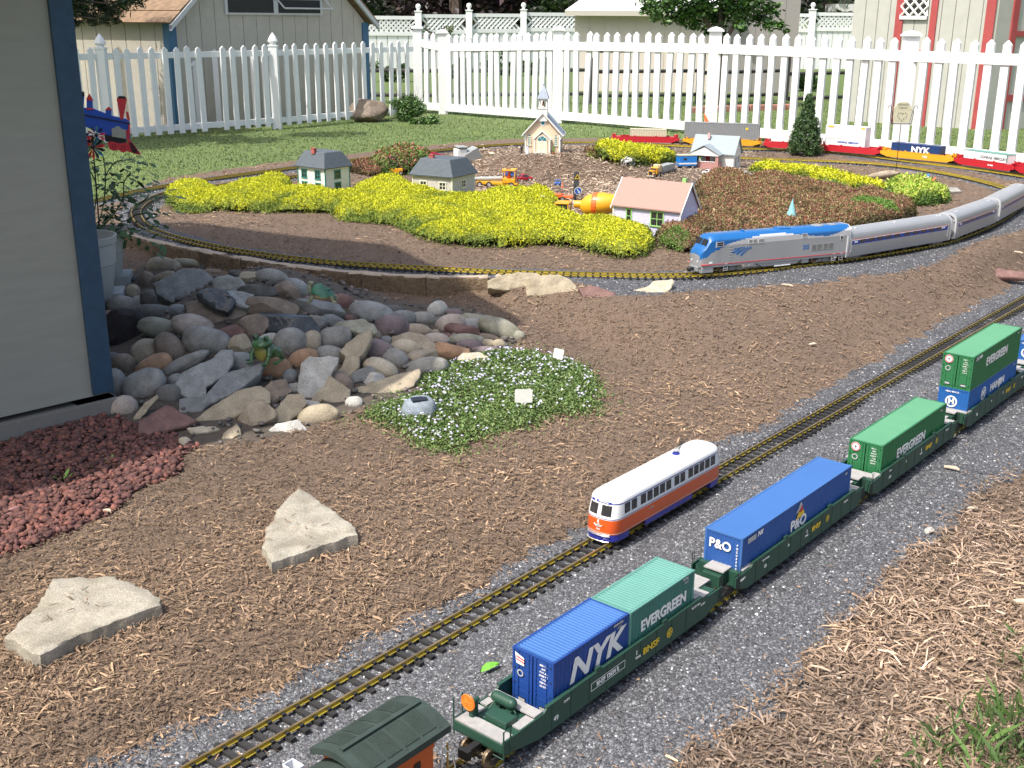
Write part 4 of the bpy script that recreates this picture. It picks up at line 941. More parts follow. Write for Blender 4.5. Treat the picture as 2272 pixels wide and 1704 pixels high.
b = MB(); b.bx(.0424, .0430, .02, .07, .10, .112); b.bx(.0424, .0430, f4[3]*.6, f4[3]*.66, .10, .112); b.build('sticker', M_YEL, c)
f5 = far_car(1908, 339, 2066, 355.5, M_WYEL, 'yellow far wagon under the navy blue container'); far_box(f5, 'navy blue container on the yellow wagon', f5[3]*.14, f5[3]*.66, .10, M_NAVB, M_NAVB, text_='NYK', tm=M_WHITE, size=.058, sx=1.25, ty=f5[3]*.40, z=.080)
side_text(f5[0], 'TTX', f5[3]*.62, .036, .02, M_WHITE, bold=.05); 
f6 = far_car(2070, 356, 2200, 375, M_WRED, 'red far wagon nearest the right edge with a white box'); far_box(f6, 'white container with a pale green top nearest the right edge', f6[3]*.14, f6[3]*.72, .10, M_WHB, C_TEALT, text_='CONRAIL MERCURY', tm=M_GRYB, size=.024, sx=1.05, ty=f6[3]*.50)
side_text(f6[0], 'CP RAIL', f6[3]*.62, .036, .014, M_WHITE, bold=.05)
f7 = far_car(2204, 375, 2330, 398, M_WRED, 'red far wagon cut off at the right edge')
# ---------------------------------------------------------------- fences
M_VIN = mat('white_vinyl', (.76, .77, .77), .4, var=.05, sc=4); M_PWHT = mat('white_picket_paint', (.76, .77, .78), .5, var=.03, sc=8)
ZG = .112
def picket_me(w_, th, h, name):
    b = MB(); hw = w_/2; k = w_*.62
    b.add([(-hw, -th, 0), (hw, -th, 0), (hw, -th, h-k), (0, -th, h), (-hw, -th, h-k), (-hw, th, 0), (hw, th, 0), (hw, th, h-k), (0, th, h), (-hw, th, h-k)], [(0, 1, 2, 3, 4), (9, 8, 7, 6, 5), (0, 5, 6, 1), (1, 6, 7, 2), (2, 7, 8, 3), (3, 8, 9, 4), (4, 9, 5, 0)])
    o = b.build('tmpp', None); me = o.data; bpy.data.objects.remove(o); me.name = name; return me
def post(parent, P, s, h, cap, m):
    b = MB(); b.bx(-s/2, s/2, -s/2, s/2, -.1, h); o = b.build('post', m, parent, loc=P, bevel=.003)
    b = MB()
    if cap == 'gothic':
        b.bx(-s*.56, s*.56, -s*.56, s*.56, h, h+s*.16); b.lathe([(s*.42, h+s*.16), (s*.36, h+s*.34), (s*.58, h+s*.5), (s*.6, h+s*.62), (s*.4, h+s*1.05), (.002, h+s*1.55)], n=16)
    elif cap == 'flat':
        b.bx(-s*.66, s*.66, -s*.66, s*.66, h, h+s*.12); b.rings([[(x*f, y*f, h+z) for x, y in ((-s*.62, -s*.62), (s*.62, -s*.62), (s*.62, s*.62), (-s*.62, s*.62))] for f, z in ((1, s*.12), (.7, s*.30), (.1, s*.42))])
    elif cap == 'ball': b.bx(-s*.6, s*.6, -s*.6, s*.6, h, h+s*.15); b.lathe([(s*.3, h+s*.15), (s*.2, h+s*.4)], n=12); b.ball((0, 0, h+s*.75), s*.42, 12, 8)
    c = b.build('cap', m, o); return o
def topz(px, py, P):                  # height of a point seen at (px,py) straight above P
    d = ray(px, py); t = (CAMM[2] @ (np.array([P[0], P[1], 0])-np.array([0, 0, 0])) )
    # march: choose t so that horizontal distance equals that of P
    hd = math.hypot(P[0], P[1]); k = hd/math.hypot(d[0], d[1]); return CH+k*d[2]
FL = thing('picket_fence', 'white picket fence with pointed post caps along the left of the lawn', 'fence', (0, 0, 0))
FR = thing('picket_fence', 'white picket fence with flat post caps behind the flower beds on the right', 'fence', (0, 0, 0))
PK1 = picket_me(.048, .009, 1., 'picket_a'); PK1.materials.append(M_PWHT)
PK2 = picket_me(.060, .011, 1., 'picket_b'); PK2.materials.append(M_VIN)
def span(F, A, B, n, me, pz0, pz1A, pz1B, rails, rt, rh, m, off, skip=()):
    A, B = Vector(A), Vector(B); d = (B-A); L = d.length; u = d.normalized(); rz = math.atan2(u.y, u.x); nrm = Vector((u.y, -u.x, 0))
    if nrm.y > 0: nrm = -nrm
    for k in range(n):
        if k in skip: continue
        t = (k+.5)/n if False else (k+1)/(n+1); p = A.lerp(B, t); h = pz1A+(pz1B-pz1A)*t-pz0
        o = bpy.data.objects.new('picket', me); COL.objects.link(o); o.parent = F; o.location = (p.x+nrm.x*off, p.y+nrm.y*off, pz0); o.rotation_euler = (R(rng.normal(0, .4)), R(rng.normal(0, .55)), rz); o.scale = (1, 1, h+rng.normal(0, .004))
    for zA, zB in rails:
        b = MB(); hw = rt/2; pA, pB = A+u*.02, B-u*.02
        b.add([(p.x+nrm.x*s*hw, p.y+nrm.y*s*hw, z+e*rh/2) for p, z in ((pA, zA), (pB, zB)) for s in (-1, 1) for e in (-1, 1)], [(0, 1, 3, 2), (4, 6, 7, 5), (0, 4, 5, 1), (2, 3, 7, 6), (0, 2, 6, 4), (1, 5, 7, 3)])
        b.build('rail', m, F, bevel=.002)
# left fence: posts measured at their feet
pL = [at(600, 280, ZG), at(238, 308, ZG)]; pC = at(897, 252, ZG)
d0 = (pL[1]-pL[0]); pL0 = pL[1]+d0*1.0
hp = topz(585, 100, pL[0])-ZG
for P in (pL[0], pL[1], pL0): post(FL, P, .078, hp, 'gothic', M_PWHT)
def rz_(px, py, P): return topz(px, py, P)
tpL = topz(600, 96, pL[0]); 
for A, B, sk in ((pL0, pL[1], ()), (pL[1], pL[0], (8,)), (pL[0], pC, ())):
    span(FL, A, B, 14, PK1, ZG+.035, tpL-.01 if A is not pL[0] else tpL, tpL if A is not pL[0] else topz(880, 87, pC)+.0, [(tpL-.075, tpL-.075 if A is not pL[0] else tpL-.07), (ZG+.085, ZG+.085)], .02, .05, M_PWHT, .018, sk)
# right fence
pR = [at(905, 256, ZG), at(958, 247, ZG), at(1203, 266, ZG), at(1533, 294, ZG), at(1940, 338, ZG)]
pR[0] = at(905, 243, ZG)
d1 = pR[4]-pR[3]; pR.append(pR[4]+d1)
hR = [topz(900, 62, pR[0])-ZG, topz(950, 72, pR[1])-ZG, topz(1207, 66, pR[2])-ZG, topz(1533, 68, pR[3])-ZG, topz(1953, 78, pR[4])-ZG]; hR.append(hR[4])
for P, h in zip(pR, hR): post(FR, P, .098, h, 'flat', M_VIN)
for k, (n, ts) in enumerate(((2, 80), (15, 70), (14, 68), (14, 76), (14, 78))):
    A, B = pR[k], pR[k+1]; mp = (A+B)/2
    tA = ZG+hR[k]-.012; tB = ZG+hR[k+1]-.012
    span(FR, A, B, n, PK2, ZG+.05, tA, tB, [(ZG+hR[k]-.145, ZG+hR[k+1]-.145), (ZG+.075, ZG+.075)], .036, .078, M_VIN, 0)
# ---------------------------------------------------------------- background behind the fence
M_BEIGE = mat('beige_siding', (.44, .41, .35), .75, var=.05, sc=14, bump=.002, bsc=200); M_BLUETR = mat('blue_trim', (.035, .12, .22), .6, var=.1, sc=20)
M_SHING = mat('brown_shingle', (.24, .16, .1), .9, var=.25, sc=20); M_ALU = plain('aluminium', (.5, .52, .53), .4); M_SHW = plain('white_roof', (.8, .8, .8), .5)
M_GRYS = mat('grey_siding', (.42, .42, .38), .75, var=.05, sc=10); M_REDTR = mat('red_trim', (.36, .06, .06), .6, var=.1, sc=12); M_PLINTH = plain('shed_plinth', (.3, .3, .28), .8)
def siding(b, A, B, z0, z1f, gap=.14, th=.012, grooves=True):
    """boards standing side by side with recessed joints; z1f(t) = top"""
    A, B = Vector(A), Vector(B); d = B-A; L = d.length; u = d.normalized(); n = max(1, int(L/gap)); nm = Vector((u.y, -u.x, 0))
    if nm.dot(-A) < 0: nm = -nm
    for k in range(n):
        t0, t1 = k/n+.0035/L*0, (k+1)/n; a = A+d*(t0)+u*.003; c = A+d*t1-u*.003; q0, q1 = z1f(t0), z1f(t1)
        b.add([(a.x+nm.x*th, a.y+nm.y*th, z0), (c.x+nm.x*th, c.y+nm.y*th, z0), (c.x+nm.x*th, c.y+nm.y*th, q1), (a.x+nm.x*th, a.y+nm.y*th, q0), (a.x, a.y, z0), (c.x, c.y, z0), (c.x, c.y, q1), (a.x, a.y, q0)], [(0, 1, 2, 3), (0, 3, 7, 4), (1, 5, 6, 2), (3, 2, 6, 7), (0, 4, 5, 1)])
    b.add([(A.x, A.y, z0), (B.x, B.y, z0), (B.x, B.y, z1f(1)), (A.x, A.y, z1f(0))], [(0, 1, 2, 3)])
def wall_parts(t, A, B, z0, z1f, m, gap):
    A, B = Vector(A), Vector(B); n = max(1, int((B-A).length/gap))
    for k in range(n):
        b = MB(); P, Q = A.lerp(B, k/n), A.lerp(B, (k+1)/n); siding(b, P, Q, z0, lambda s, k=k: z1f((k+s)/n), gap=10); b.build('siding_board', m, t)
# left shed
sh = thing('garden_shed', 'beige shed with blue corner boards and a brown roof behind the left fence', 'shed', (0, 0, 0))
Ac = at(386, 283, ZG); Bc = at(792, 246, ZG); uS = (Bc-Ac).normalized(); vS = Vector((-uS.y, uS.x, 0)); 
if vS.y < 0: vS = -vS
Wd_ = (Bc-Ac).length; ez = topz(386, 46, Ac); pk = ez+Wd_*.42
gab = lambda t: ez+(pk-ez)*(1-abs(2*t-1))
wall_parts(sh, Ac, Bc, ZG, gab, M_BEIGE, .16)
Lc = Ac+vS*.0+(at(60, 283, ZG)-Ac).normalized()*3.2
Lc = Ac-uS*0+Vector((-1, .36, 0)).normalized()*3.2
# side wall runs off to the left
wall_parts(sh, Lc, Ac, ZG, lambda t: ez, M_BEIGE, .16)
dS = (Lc-Ac).normalized()
b = MB()
mid = (Ac+Bc)/2
def slab_quad(b, P, th):
    n = (Vector(P[1])-Vector(P[0])).cross(Vector(P[3])-Vector(P[0])).normalized()*th
    b.add([tuple(Vector(p)) for p in P]+[tuple(Vector(p)-n) for p in P], [(0, 1, 2, 3), (7, 6, 5, 4), (0, 4, 5, 1), (1, 5, 6, 2), (2, 6, 7, 3), (3, 7, 4, 0)])
ov = uS*.10; e0 = Vector((Ac.x, Ac.y, ez-.03))-ov-dS*.10; e1 = Vector((mid.x, mid.y, pk+.05))-dS*.10
M_DGL = mat('shed_glass', (.02, .022, .025), .35, spec=.25)
NR = 11
for k in range(NR):                                            # courses of shingles
    t0, t1 = k/NR, (k+1)/NR+.02; p0 = e0.lerp(e1, t0); p1 = e0.lerp(e1, t1); p0 = p0+Vector((0, 0, .012)); b = MB()
    slab_quad(b, [p0, p0+dS*3.4, p1+dS*3.4, p1], .012); b.build('shingle_course', M_SHING, sh)
f0 = Vector((Bc.x, Bc.y, ez-.03))+ov-dS*.10
b = MB(); slab_quad(b, [e1, e1+dS*3.4, f0+dS*3.4, f0], .03); b.build('roof', M_SHING, sh)
for P, Q in ((e0, e1), (f0, e1)):
    b = MB(); z_ = Vector((0, 0, .05)); o_ = dS*-.012; b.add([tuple(x) for x in (P+o_, Q+o_, Q+o_-z_, P+o_-z_, P-o_, Q-o_, Q-o_-z_, P-o_-z_)], [(0, 1, 2, 3), (7, 6, 5, 4), (0, 4, 5, 1), (3, 2, 6, 7)]); b.build('bargeboard', M_ALU, sh)
for P in (Ac, Bc):
    b = MB(); b.bx(-.045, .045, -.028, .05, 0, ez-ZG-.01); b.build('corner_board', M_BLUETR, sh, loc=(P.x, P.y, ZG), rz=math.atan2(uS.y, uS.x))
wA = Ac.lerp(Bc, .22); 
def on_wall(px, py, A, B):
    d = ray(px, py); A = Vector(A); B = Vector(B); n = Vector(((B-A).y, -(B-A).x, 0)); t = n.dot(A-Vector((0, 0, CH)))/n.dot(Vector(d)); return Vector((0, 0, CH))+Vector(d)*t
wl_, wr_ = on_wall(483, 30, Ac, Bc), on_wall(692, 30, Ac, Bc); zt_ = topz(590, -6, wl_); zb_ = topz(590, 32, wl_)
nS = Vector((uS.y, -uS.x, 0)); nS = nS if nS.dot(-Ac) > 0 else -nS
def wall_box(name, m, t, P, Q, z0, z1, o0, o1, n, **k):
    b = MB(); P, Q = Vector(P).xy.to_3d(), Vector(Q).xy.to_3d(); b.add([tuple(p+n*o+Vector((0, 0, z))) for o in (o0, o1) for z in (z0, z1) for p in (P, Q)], [(0, 1, 3, 2), (4, 6, 7, 5), (0, 4, 5, 1), (2, 3, 7, 6), (0, 2, 6, 4), (1, 5, 7, 3)]); return b.build(name, m, t, **k)
mm_ = (wl_+wr_)/2
for P, Q in ((wl_, mm_), (mm_, wr_)):
    wf = wall_box('window', M_ALU, sh, P, Q, zb_, zt_, .012, .03, nS); wall_box('pane', M_DGL, wf, P.lerp(Q, .05), P.lerp(Q, .95), zb_+.018, zt_-.015, .03, .033, nS)
b = MB(); a1, a2 = mm_+(wr_-mm_)*.02, wr_+(wr_-mm_)*.06; h1 = zt_-.005; h2 = h1-.09
q1 = [Vector((a1.x, a1.y, h1))+nS*.03, Vector((a2.x, a2.y, h1))+nS*.03, Vector((a2.x, a2.y, h2))+nS*.14, Vector((a1.x, a1.y, h2))+nS*.14]
for i in range(4): b.tube(q1[i], q1[(i+1) % 4], .008, .008, 6)
b.build('open_sash', M_ALU, sh)
# middle shed with the white roof
s2 = thing('garden_shed', 'low beige shed with a white roof behind the middle of the fence', 'shed', (0, 0, 0))
A2, B2, C2 = at(1238, 196, ZG), at(1560, 200, ZG), at(1700, 190, ZG); z2 = topz(1300, 23, A2)
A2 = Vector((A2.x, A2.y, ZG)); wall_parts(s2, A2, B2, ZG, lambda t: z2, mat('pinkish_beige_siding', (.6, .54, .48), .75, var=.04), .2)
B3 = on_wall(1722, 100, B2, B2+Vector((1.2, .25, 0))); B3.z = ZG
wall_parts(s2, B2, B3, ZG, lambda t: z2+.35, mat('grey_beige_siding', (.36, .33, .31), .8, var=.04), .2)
b = MB(); r0 = Vector((A2.x-.15, A2.y-.2, z2)); r1 = Vector((B2.x+.2, B2.y-.2, z2)); up_ = Vector((.35, 1.6, .62)); slab_quad(b, [r0, r1, r1+up_-Vector((.5, 0, 0)), r0+up_+Vector((.6, 0, 0))], .06); b.build('roof', M_SHW, s2)
wall_box('gutter', plain('gutter_cream', (.5, .47, .4), .6), s2, r0, r1, z2-.07, z2+.0, -.04, .0, Vector((0, -1, 0)))
# right shed, red trim
s3 = thing('garden_shed', 'beige shed with dark red trim behind the right end of the fence', 'shed', (0, 0, 0))
A3, B3_ = at(1822, 262, ZG), at(2120, 282, ZG); A3.z = B3_.z = ZG
u3 = (B3_-A3).normalized(); n3 = Vector((u3.y, -u3.x, 0)); n3 = n3 if n3.dot(-A3) > 0 else -n3
D3 = on_wall(2330, 275, B3_, B3_+Vector((.9, .45, 0))); D3.z = ZG
wall_parts(s3, A3, B3_, ZG, lambda t: 2.0, M_GRYS, .12); wall_parts(s3, B3_, D3, ZG, lambda t: 2.0, M_GRYS, .2)
for px0, px1, z0, z1 in ((1928, 1944, ZG, 2.), (2002, 2016, ZG, 2.), (2120, 2140, ZG, 2.)):
    P, Q = on_wall(px0, 120, A3, B3_), on_wall(px1, 120, A3, B3_); wall_box('trim_board', M_REDTR, s3, P, Q, z0, z1, .0125, .03, n3)
u4 = (D3-B3_).normalized(); n4 = Vector((u4.y, -u4.x, 0)); n4 = n4 if n4.dot(-B3_) > 0 else -n4
for px0, px1, z0, z1 in ((2172, 2184, ZG, 2.), (2184, 2300, .98, 1.03), (2184, 2300, .38, .44)):
    P, Q = on_wall(px0, 120, B3_, D3), on_wall(px1, 120, B3_, D3); wall_box('trim_board', M_REDTR, s3, P, Q, z0, z1, .0125, .03, n4)
P, Q = on_wall(1944, 60, A3, B3_), on_wall(2002, 60, A3, B3_); zb = topz(1975, 108, P); wall_box('trim_board', M_REDTR, s3, P, Q, zb-.03, zb, .0125, .03, n3)
w3_ = wall_box('window', M_WHITE, s3, P, Q, topz(1975, 36, P), 1.6, .0125, .02, n3); wall_box('pane', M_GLASS, w3_, P.lerp(Q, .06), P.lerp(Q, .94), topz(1975, 34, P), 1.55, .0205, .022, n3)
ex = (Q-P).xy.to_3d(); Lx = ex.length; ex.normalize(); zq = topz(1975, 35, P); s_ = Lx/3
for k in range(-4, 6):
    for sg in (-1, 1):
        b = MB(); x0 = k*s_; pa = P.xy.to_3d()+ex*x0; pb = P.xy.to_3d()+ex*(x0+sg*s_*3)
        # clip to opening
        t0, t1 = 0., 1.; 
        for (c0, dlt) in ((x0, sg*s_*3),):
            for lo, hi in ((0, Lx),):
                ta, tb = (lo-c0)/dlt, (hi-c0)/dlt; t0, t1 = max(t0, min(ta, tb)), min(t1, max(ta, tb))
        if t1 > t0:
            H0 = s_*3; pp, qq = pa.lerp(pb, t0)+Vector((0, 0, zq+H0*t0)), pa.lerp(pb, t1)+Vector((0, 0, zq+H0*t1)); b.tube(pp+n3*.028, qq+n3*.028, .011, .011, 4); b.build('lattice_strip', M_WHITE, s3)
wall_box('sill', M_SHW, s3, P, Q, zq-.03, zq, .0125, .04, n3)
# lattice topped privacy fence far behind
LF = thing('lattice_fence', 'tall white privacy fence with lattice top and ball caps far behind', 'fence', (0, 0, 0))
def far_lattice(pts, tops):
    for (pa, ta), (pb, tb) in zip(zip(pts[:-1], tops[:-1]), zip(pts[1:], tops[1:])):
        A, B = at(*pa, ZG), at(*pb, ZG); zA, zB = topz(pa[0], ta, A), topz(pb[0], tb, B); u = (B-A).normalized(); n = Vector((u.y, -u.x, 0)); n = n if n.dot(-A) > 0 else -n
        zz = (zA+zB)/2; np_ = 9
        for k in range(np_): wall_box('panel_board', M_VIN, LF, A.lerp(B, k/np_)+u*.006, A.lerp(B, (k+1)/np_)-u*.006, ZG, zz-.36, -.01, .01, n)
        for lo_, hi_ in ((zz-.38, zz-.30), (zz-.07, zz)): wall_box('rail', M_VIN, LF, A, B, lo_, hi_, -.03, .03, n)
        b = MB(); L = (B-A).length; h = .24; s = .10
        for k in range(int(L/s)+3):
            for sg in (-1, 1):
                x0 = k*s-(h if sg > 0 else 0); x1 = x0+sg*h if sg > 0 else x0-h
                t0 = 0; a_, c_ = x0, x1; z0_, z1_ = zz-.30, zz-.07
                if min(a_, c_) < 0 or max(a_, c_) > L: continue
                p, q_ = A+u*a_, A+u*c_; b.tube((p.x, p.y, z0_), (q_.x, q_.y, z1_), .026, .026, 4)
        tag(b.build('lattice', M_VIN, LF), kind='stuff')
        post(LF, A, .13, zA-ZG+.06, 'ball', M_VIN)
    post(LF, B, .13, zB-ZG+.06, 'ball', M_VIN)
far_lattice([(700, 150), (906, 149), (1014, 148), (1130, 147), (1258, 146)], [36, 32, 30, 28.5, 26])
far_lattice([(1655, 149), (1745, 149), (1850, 149)], [30, 28, 26])
# dark split rail fence
M_DRAIL = mat('dark_rail_wood', (.04, .037, .036), .85, var=.3); RF = thing('rail_fence', 'dark three-rail wooden fence seen through the white pickets', 'fence', (0, 0, 0))
rp_ = [at(770, 222, ZG), at(1000, 226, ZG), at(1280, 225, ZG), at(1510, 224, ZG), at(1693, 218, ZG), at(1846, 214, ZG)]
for k, P in enumerate(rp_):
    b = MB(); b.bx(-.045, .045, -.04, .04, -.05, topz(1846, 100, rp_[-1])-ZG if k > 2 else .55); b.build('post', M_DRAIL, RF, loc=P)
for A, B in zip(rp_[:-1], rp_[1:]):
    m_ = (A+B)/2; 
    for py in (110, 155, 207):
        z = topz(m_.x*0+1300, py, A)*1.0; b = MB(); b.tube((A.x, A.y, z), (B.x, B.y, z+.01), .024, .022, 6); b.build('rail', M_DRAIL, RF)
# grey house gable, top right
gh = thing('house', 'pale blue-grey house wall in the top right distance', 'house', (0, 0, 0))
A5, B5 = at(1640, 105, ZG), at(1900, 105, ZG); wall_parts(gh, Vector((A5.x, 30, ZG)), Vector((B5.x, 30.5, ZG)), ZG, lambda t: 3.6, mat('pale_blue_siding', (.46, .5, .56), .7, var=.04), .5)
b = MB(); q0 = on_wall(1800, 18, Vector((A5.x, 30, 0)), Vector((B5.x, 30.5, 0))); b.bx(q0.x-.15, q0.x+1.6, q0.y-.5, q0.y+.2, q0.z-.08, q0.z+.1); b.build('eave', M_SHW, gh)
# brick edging beyond the fence
be = thing('brick_edging', 'row of pink bricks edging a bed behind the fence', 'edging', (0, 0, 0)); M_BRK = mat('pink_brick', (.42, .2, .15), .85, var=.2)
A6, B6 = at(1488, 244, ZG), at(1716, 236, ZG); nb = 11
for k in range(nb):
    P = A6.lerp(B6, (k+.5)/nb); b = MB(); b.box((0, 0, 0), ((B6-A6).length/nb-.012, .08, .07), 0); o = b.build('brick', M_BRK, be, loc=(P.x, P.y, ZG+.03+rng.normal(0, .004)), rz=math.atan2((B6-A6).y, (B6-A6).x)+rng.normal(0, .03), bevel=.005)
# rusty post in the gap of the left fence and short pickets of a gate behind
P = at(455, 275, ZG); b = MB(); b.tube((0, 0, 0), (.012, 0, topz(452, 112, P)-ZG), .035, .035, 10); b.build('gate_post', mat('rusty_paint', (.45, .38, .3), .8, sc=9, c2=(.3, .11, .03)), loc=P); tag(bpy.data.objects['gate_post'], 'short rusty post standing in the gap of the left fence', 'post')
GT = thing('garden_gate', 'narrow white picket gate half hidden behind the left fence', 'gate', (0, 0, 0))
for px in (404, 431, 475, 555, 578):
    P = at(px, 281-(px-400)*.05, ZG); o = bpy.data.objects.new('picket', PK1); COL.objects.link(o); o.parent = GT; o.location = (P.x, P.y, ZG); o.scale = (1, 1, topz(px, 130 if px < 450 else 106, P)-ZG)
b = MB(); P, Q = at(398, 281, ZG), at(436, 279, ZG); b.tube((P.x, P.y, topz(400, 142, P)), (Q.x, Q.y, topz(436, 140, Q)), .02); b.build('rail', M_PWHT, GT)

# ---------------------------------------------------------------- the near shed, cut by the left edge
M_NSID = mat('painted_plywood', (.30, .30, .26), .7, sc=6, var=.05, bump=.0008, bsc=60, stretch=(1, 1, 7)); M_NBLUE = mat('near_blue_trim', (.022, .06, .11), .55, var=.15, sc=30, bump=.0003, bsc=120)
ns = thing('garden_shed', 'near pale grey shed wall with a navy corner board at the left edge', 'shed', (0, 0, 0))
Cn = Vector((-1.195, 3.165, 0)); t1 = Vector((-.707, -.707, 0)); t2 = Vector((-.707, .707, 0)); nn1 = Vector((.707, -.707, 0)); nn2 = Vector((.707, .707, 0)); ZW = 1.40
def vbox(name, m, P, Q, z0, z1, n, o0, o1, parent, bevel=0.): return wall_box(name, m, parent, P, Q, z0, z1, o0, o1, n, bevel=bevel)
vbox('wall', M_NSID, Cn, Cn+t1*2.6, .055, ZW, nn1, -.03, 0, ns); vbox('wall', M_NSID, Cn+t2*.001, Cn+t2*2.2, .055, ZW, nn2, -.03, 0, ns)
vbox('wall', M_NSID, Cn+t1*2.6, Cn+t1*2.6+t2*2.2, .055, ZW, -nn2, -.03, 0, ns); vbox('wall', M_NSID, Cn+t2*2.2, Cn+t2*2.2+t1*2.6, .055, ZW, -nn1, -.03, 0, ns)
vbox('plinth', plain('weathered_sill', (.2, .19, .17), .9), Cn+nn2*.02, Cn+t1*2.6, -.04, .038, nn1, -.1, .022, ns); vbox('plinth', plain('weathered_sill', (.2, .19, .17), .9), Cn, Cn+t2*2.2, -.04, .038, nn2, -.1, .022, ns)
vbox('corner_board', M_NBLUE, Cn+nn2*.012, Cn+t1*.052, .06, ZW, nn1, .0, .012, ns, .002); vbox('corner_board', M_NBLUE, Cn+t2*.0, Cn+t2*.07, .06, ZW, nn2, .0, .012, ns, .002)
# unseen gambrel roof shaped for its cast shadow, ridge parallel to the visible wall
PF = [(-.33, ZW-.02), (-.10, ZW+.93), (1.05, ZW+1.48), (2.20, ZW+.93), (2.55, ZW-.02)]
for (d0_, h0_), (d1_, h1_) in zip(PF[:-1], PF[1:]):
    b = MB(); P = Cn+nn2*.03; a, c = P+t2*d0_, P+t2*d1_; slab_quad(b, [Vector((a.x, a.y, h0_)), Vector((a.x, a.y, h0_))+t1*2.75, Vector((c.x, c.y, h1_))+t1*2.75, Vector((c.x, c.y, h1_))], .03); b.build('roof', M_SHING, ns)
b = MB()
for off in (0, 2.6):
    Q = [Cn+t1*off+t2*d for d, _ in PF]; H_ = [h-.01 for _, h in PF]; b.add([(q.x, q.y, h) for q, h in zip(Q, H_)], [(0, 1, 2, 3, 4)])
b.build('gable_wall', M_NSID, ns)
# ---------------------------------------------------------------- model houses
ZV = .118
M_SLATE = mat('slate_roof', (.085, .105, .125), .7, var=.12, sc=60); M_WW = mat('white_model_wall', (.74, .72, .64), .6, var=.03); M_GW = mat('grey_model_wall', (.50, .47, .43), .6, var=.03)
M_TEALW = plain('teal_window_paint', (.02, .22, .2), .5); M_CRW = plain('cream_window_paint', (.76, .75, .62), .5); M_BRICKR = plain('brick_chimney', (.4, .1, .09), .8)
M_LAV = mat('lavender_wall', (.58, .56, .74), .6, var=.03); M_PINKR = mat('pink_roof', (.40, .235, .2), .85, var=.06, sc=150, bump=.0004, bsc=700); M_LIME = plain('lime_trim', (.32, .58, .2), .5)
M_STW = mat('cottage_white', (.74, .74, .72), .6, var=.03); M_STR = mat('cottage_roof_grey', (.28, .33, .36), .6, var=.05, sc=40); M_BRP = mat('porch_brick', (.42, .22, .2), .8, var=.12, sc=160)
M_CHW = mat('church_peach_wall', (.66, .53, .38), .6, var=.03); M_CHR = mat('church_roof_grey', (.3, .35, .42), .6, var=.06, sc=50); M_CRD = plain('church_door_cream', (.74, .72, .56), .5)
def courses(b, p0, p1, q1, q0, n, th=.0016):
    p0, p1, q1, q0 = map(Vector, (p0, p1, q1, q0)); nm = (p1-p0).cross(q0-p0).normalized()
    if nm.z < 0: nm = -nm
    for k in range(n):
        a, c = k/n, min(1, (k+1)/n+.15/n); A0, A1, B1, B0 = p0.lerp(q0, a), p1.lerp(q1, a), p1.lerp(q1, c), p0.lerp(q0, c)
        b.add([tuple(v) for v in (A0+nm*th, A1+nm*th, B1+nm*.0002, B0+nm*.0002, A0, A1)], [(0, 1, 2, 3), (4, 5, 1, 0)])
def lap_box(b, x0, x1, y0, y1, z0, z1, n, th=.0012):
    for k in range(n):
        a, c = z0+(z1-z0)*k/n, z0+(z1-z0)*(k+1)/n
        o = [(x0-th, y0-th, a), (x1+th, y0-th, a), (x1+th, y1+th, a), (x0-th, y1+th, a), (x0, y0, c), (x1, y0, c), (x1, y1, c), (x0, y1, c), (x0, y0, a), (x1, y0, a), (x1, y1, a), (x0, y1, a)]
        b.add(o, [(0, 1, 5, 4), (1, 2, 6, 5), (2, 3, 7, 6), (3, 0, 4, 7), (8, 9, 1, 0), (9, 10, 2, 1), (10, 11, 3, 2), (11, 8, 0, 3)])
def win(t, face, u, z, w_, h, m, nx=2, ny=2, pos=0., fr=.005, glass=None, sill=True, inner=None, name='window'):
    """face L: plane x=pos seen from -x ; R: plane y=pos seen from -y ; B: seen from +... """
    def P(a, o): return (pos-o, a) if face == 'L' else (a, pos-o)
    def bx(b, a0, a1, o0, o1, z0, z1):
        (x0, y0), (x1, y1) = P(a0, o0), P(a1, o1); b.bx(min(x0, x1), max(x0, x1), min(y0, y1), max(y0, y1), z0, z1)
    b = MB(); bx(b, u-w_/2, u+w_/2, .0013, .0019, z-h/2, z+h/2); g = b.build('pane', glass or M_GLASS, t)
    b = MB(); e = fr
    bx(b, u-w_/2-e*.6, u-w_/2+e*.4, .0013, .0042, z-h/2, z+h/2); bx(b, u+w_/2-e*.4, u+w_/2+e*.6, .0013, .0042, z-h/2, z+h/2)
    bx(b, u-w_/2-e, u+w_/2+e, .0013, .0048, z+h/2-e*.3, z+h/2+e*.8); bx(b, u-w_/2-e, u+w_/2+e, .0013, .0058, z-h/2-e*.8, z-h/2+e*.3)
    for k in range(1, nx): q = u-w_/2+w_*k/nx; bx(b, q-e*.28, q+e*.28, .0018, .0034, z-h/2, z+h/2)
    for k in range(1, ny): q = z-h/2+h*k/ny; bx(b, u-w_/2, u+w_/2, .0018, .0032, q-e*.25, q+e*.25)
    f = b.build(name, m, t); g.parent = f; return f
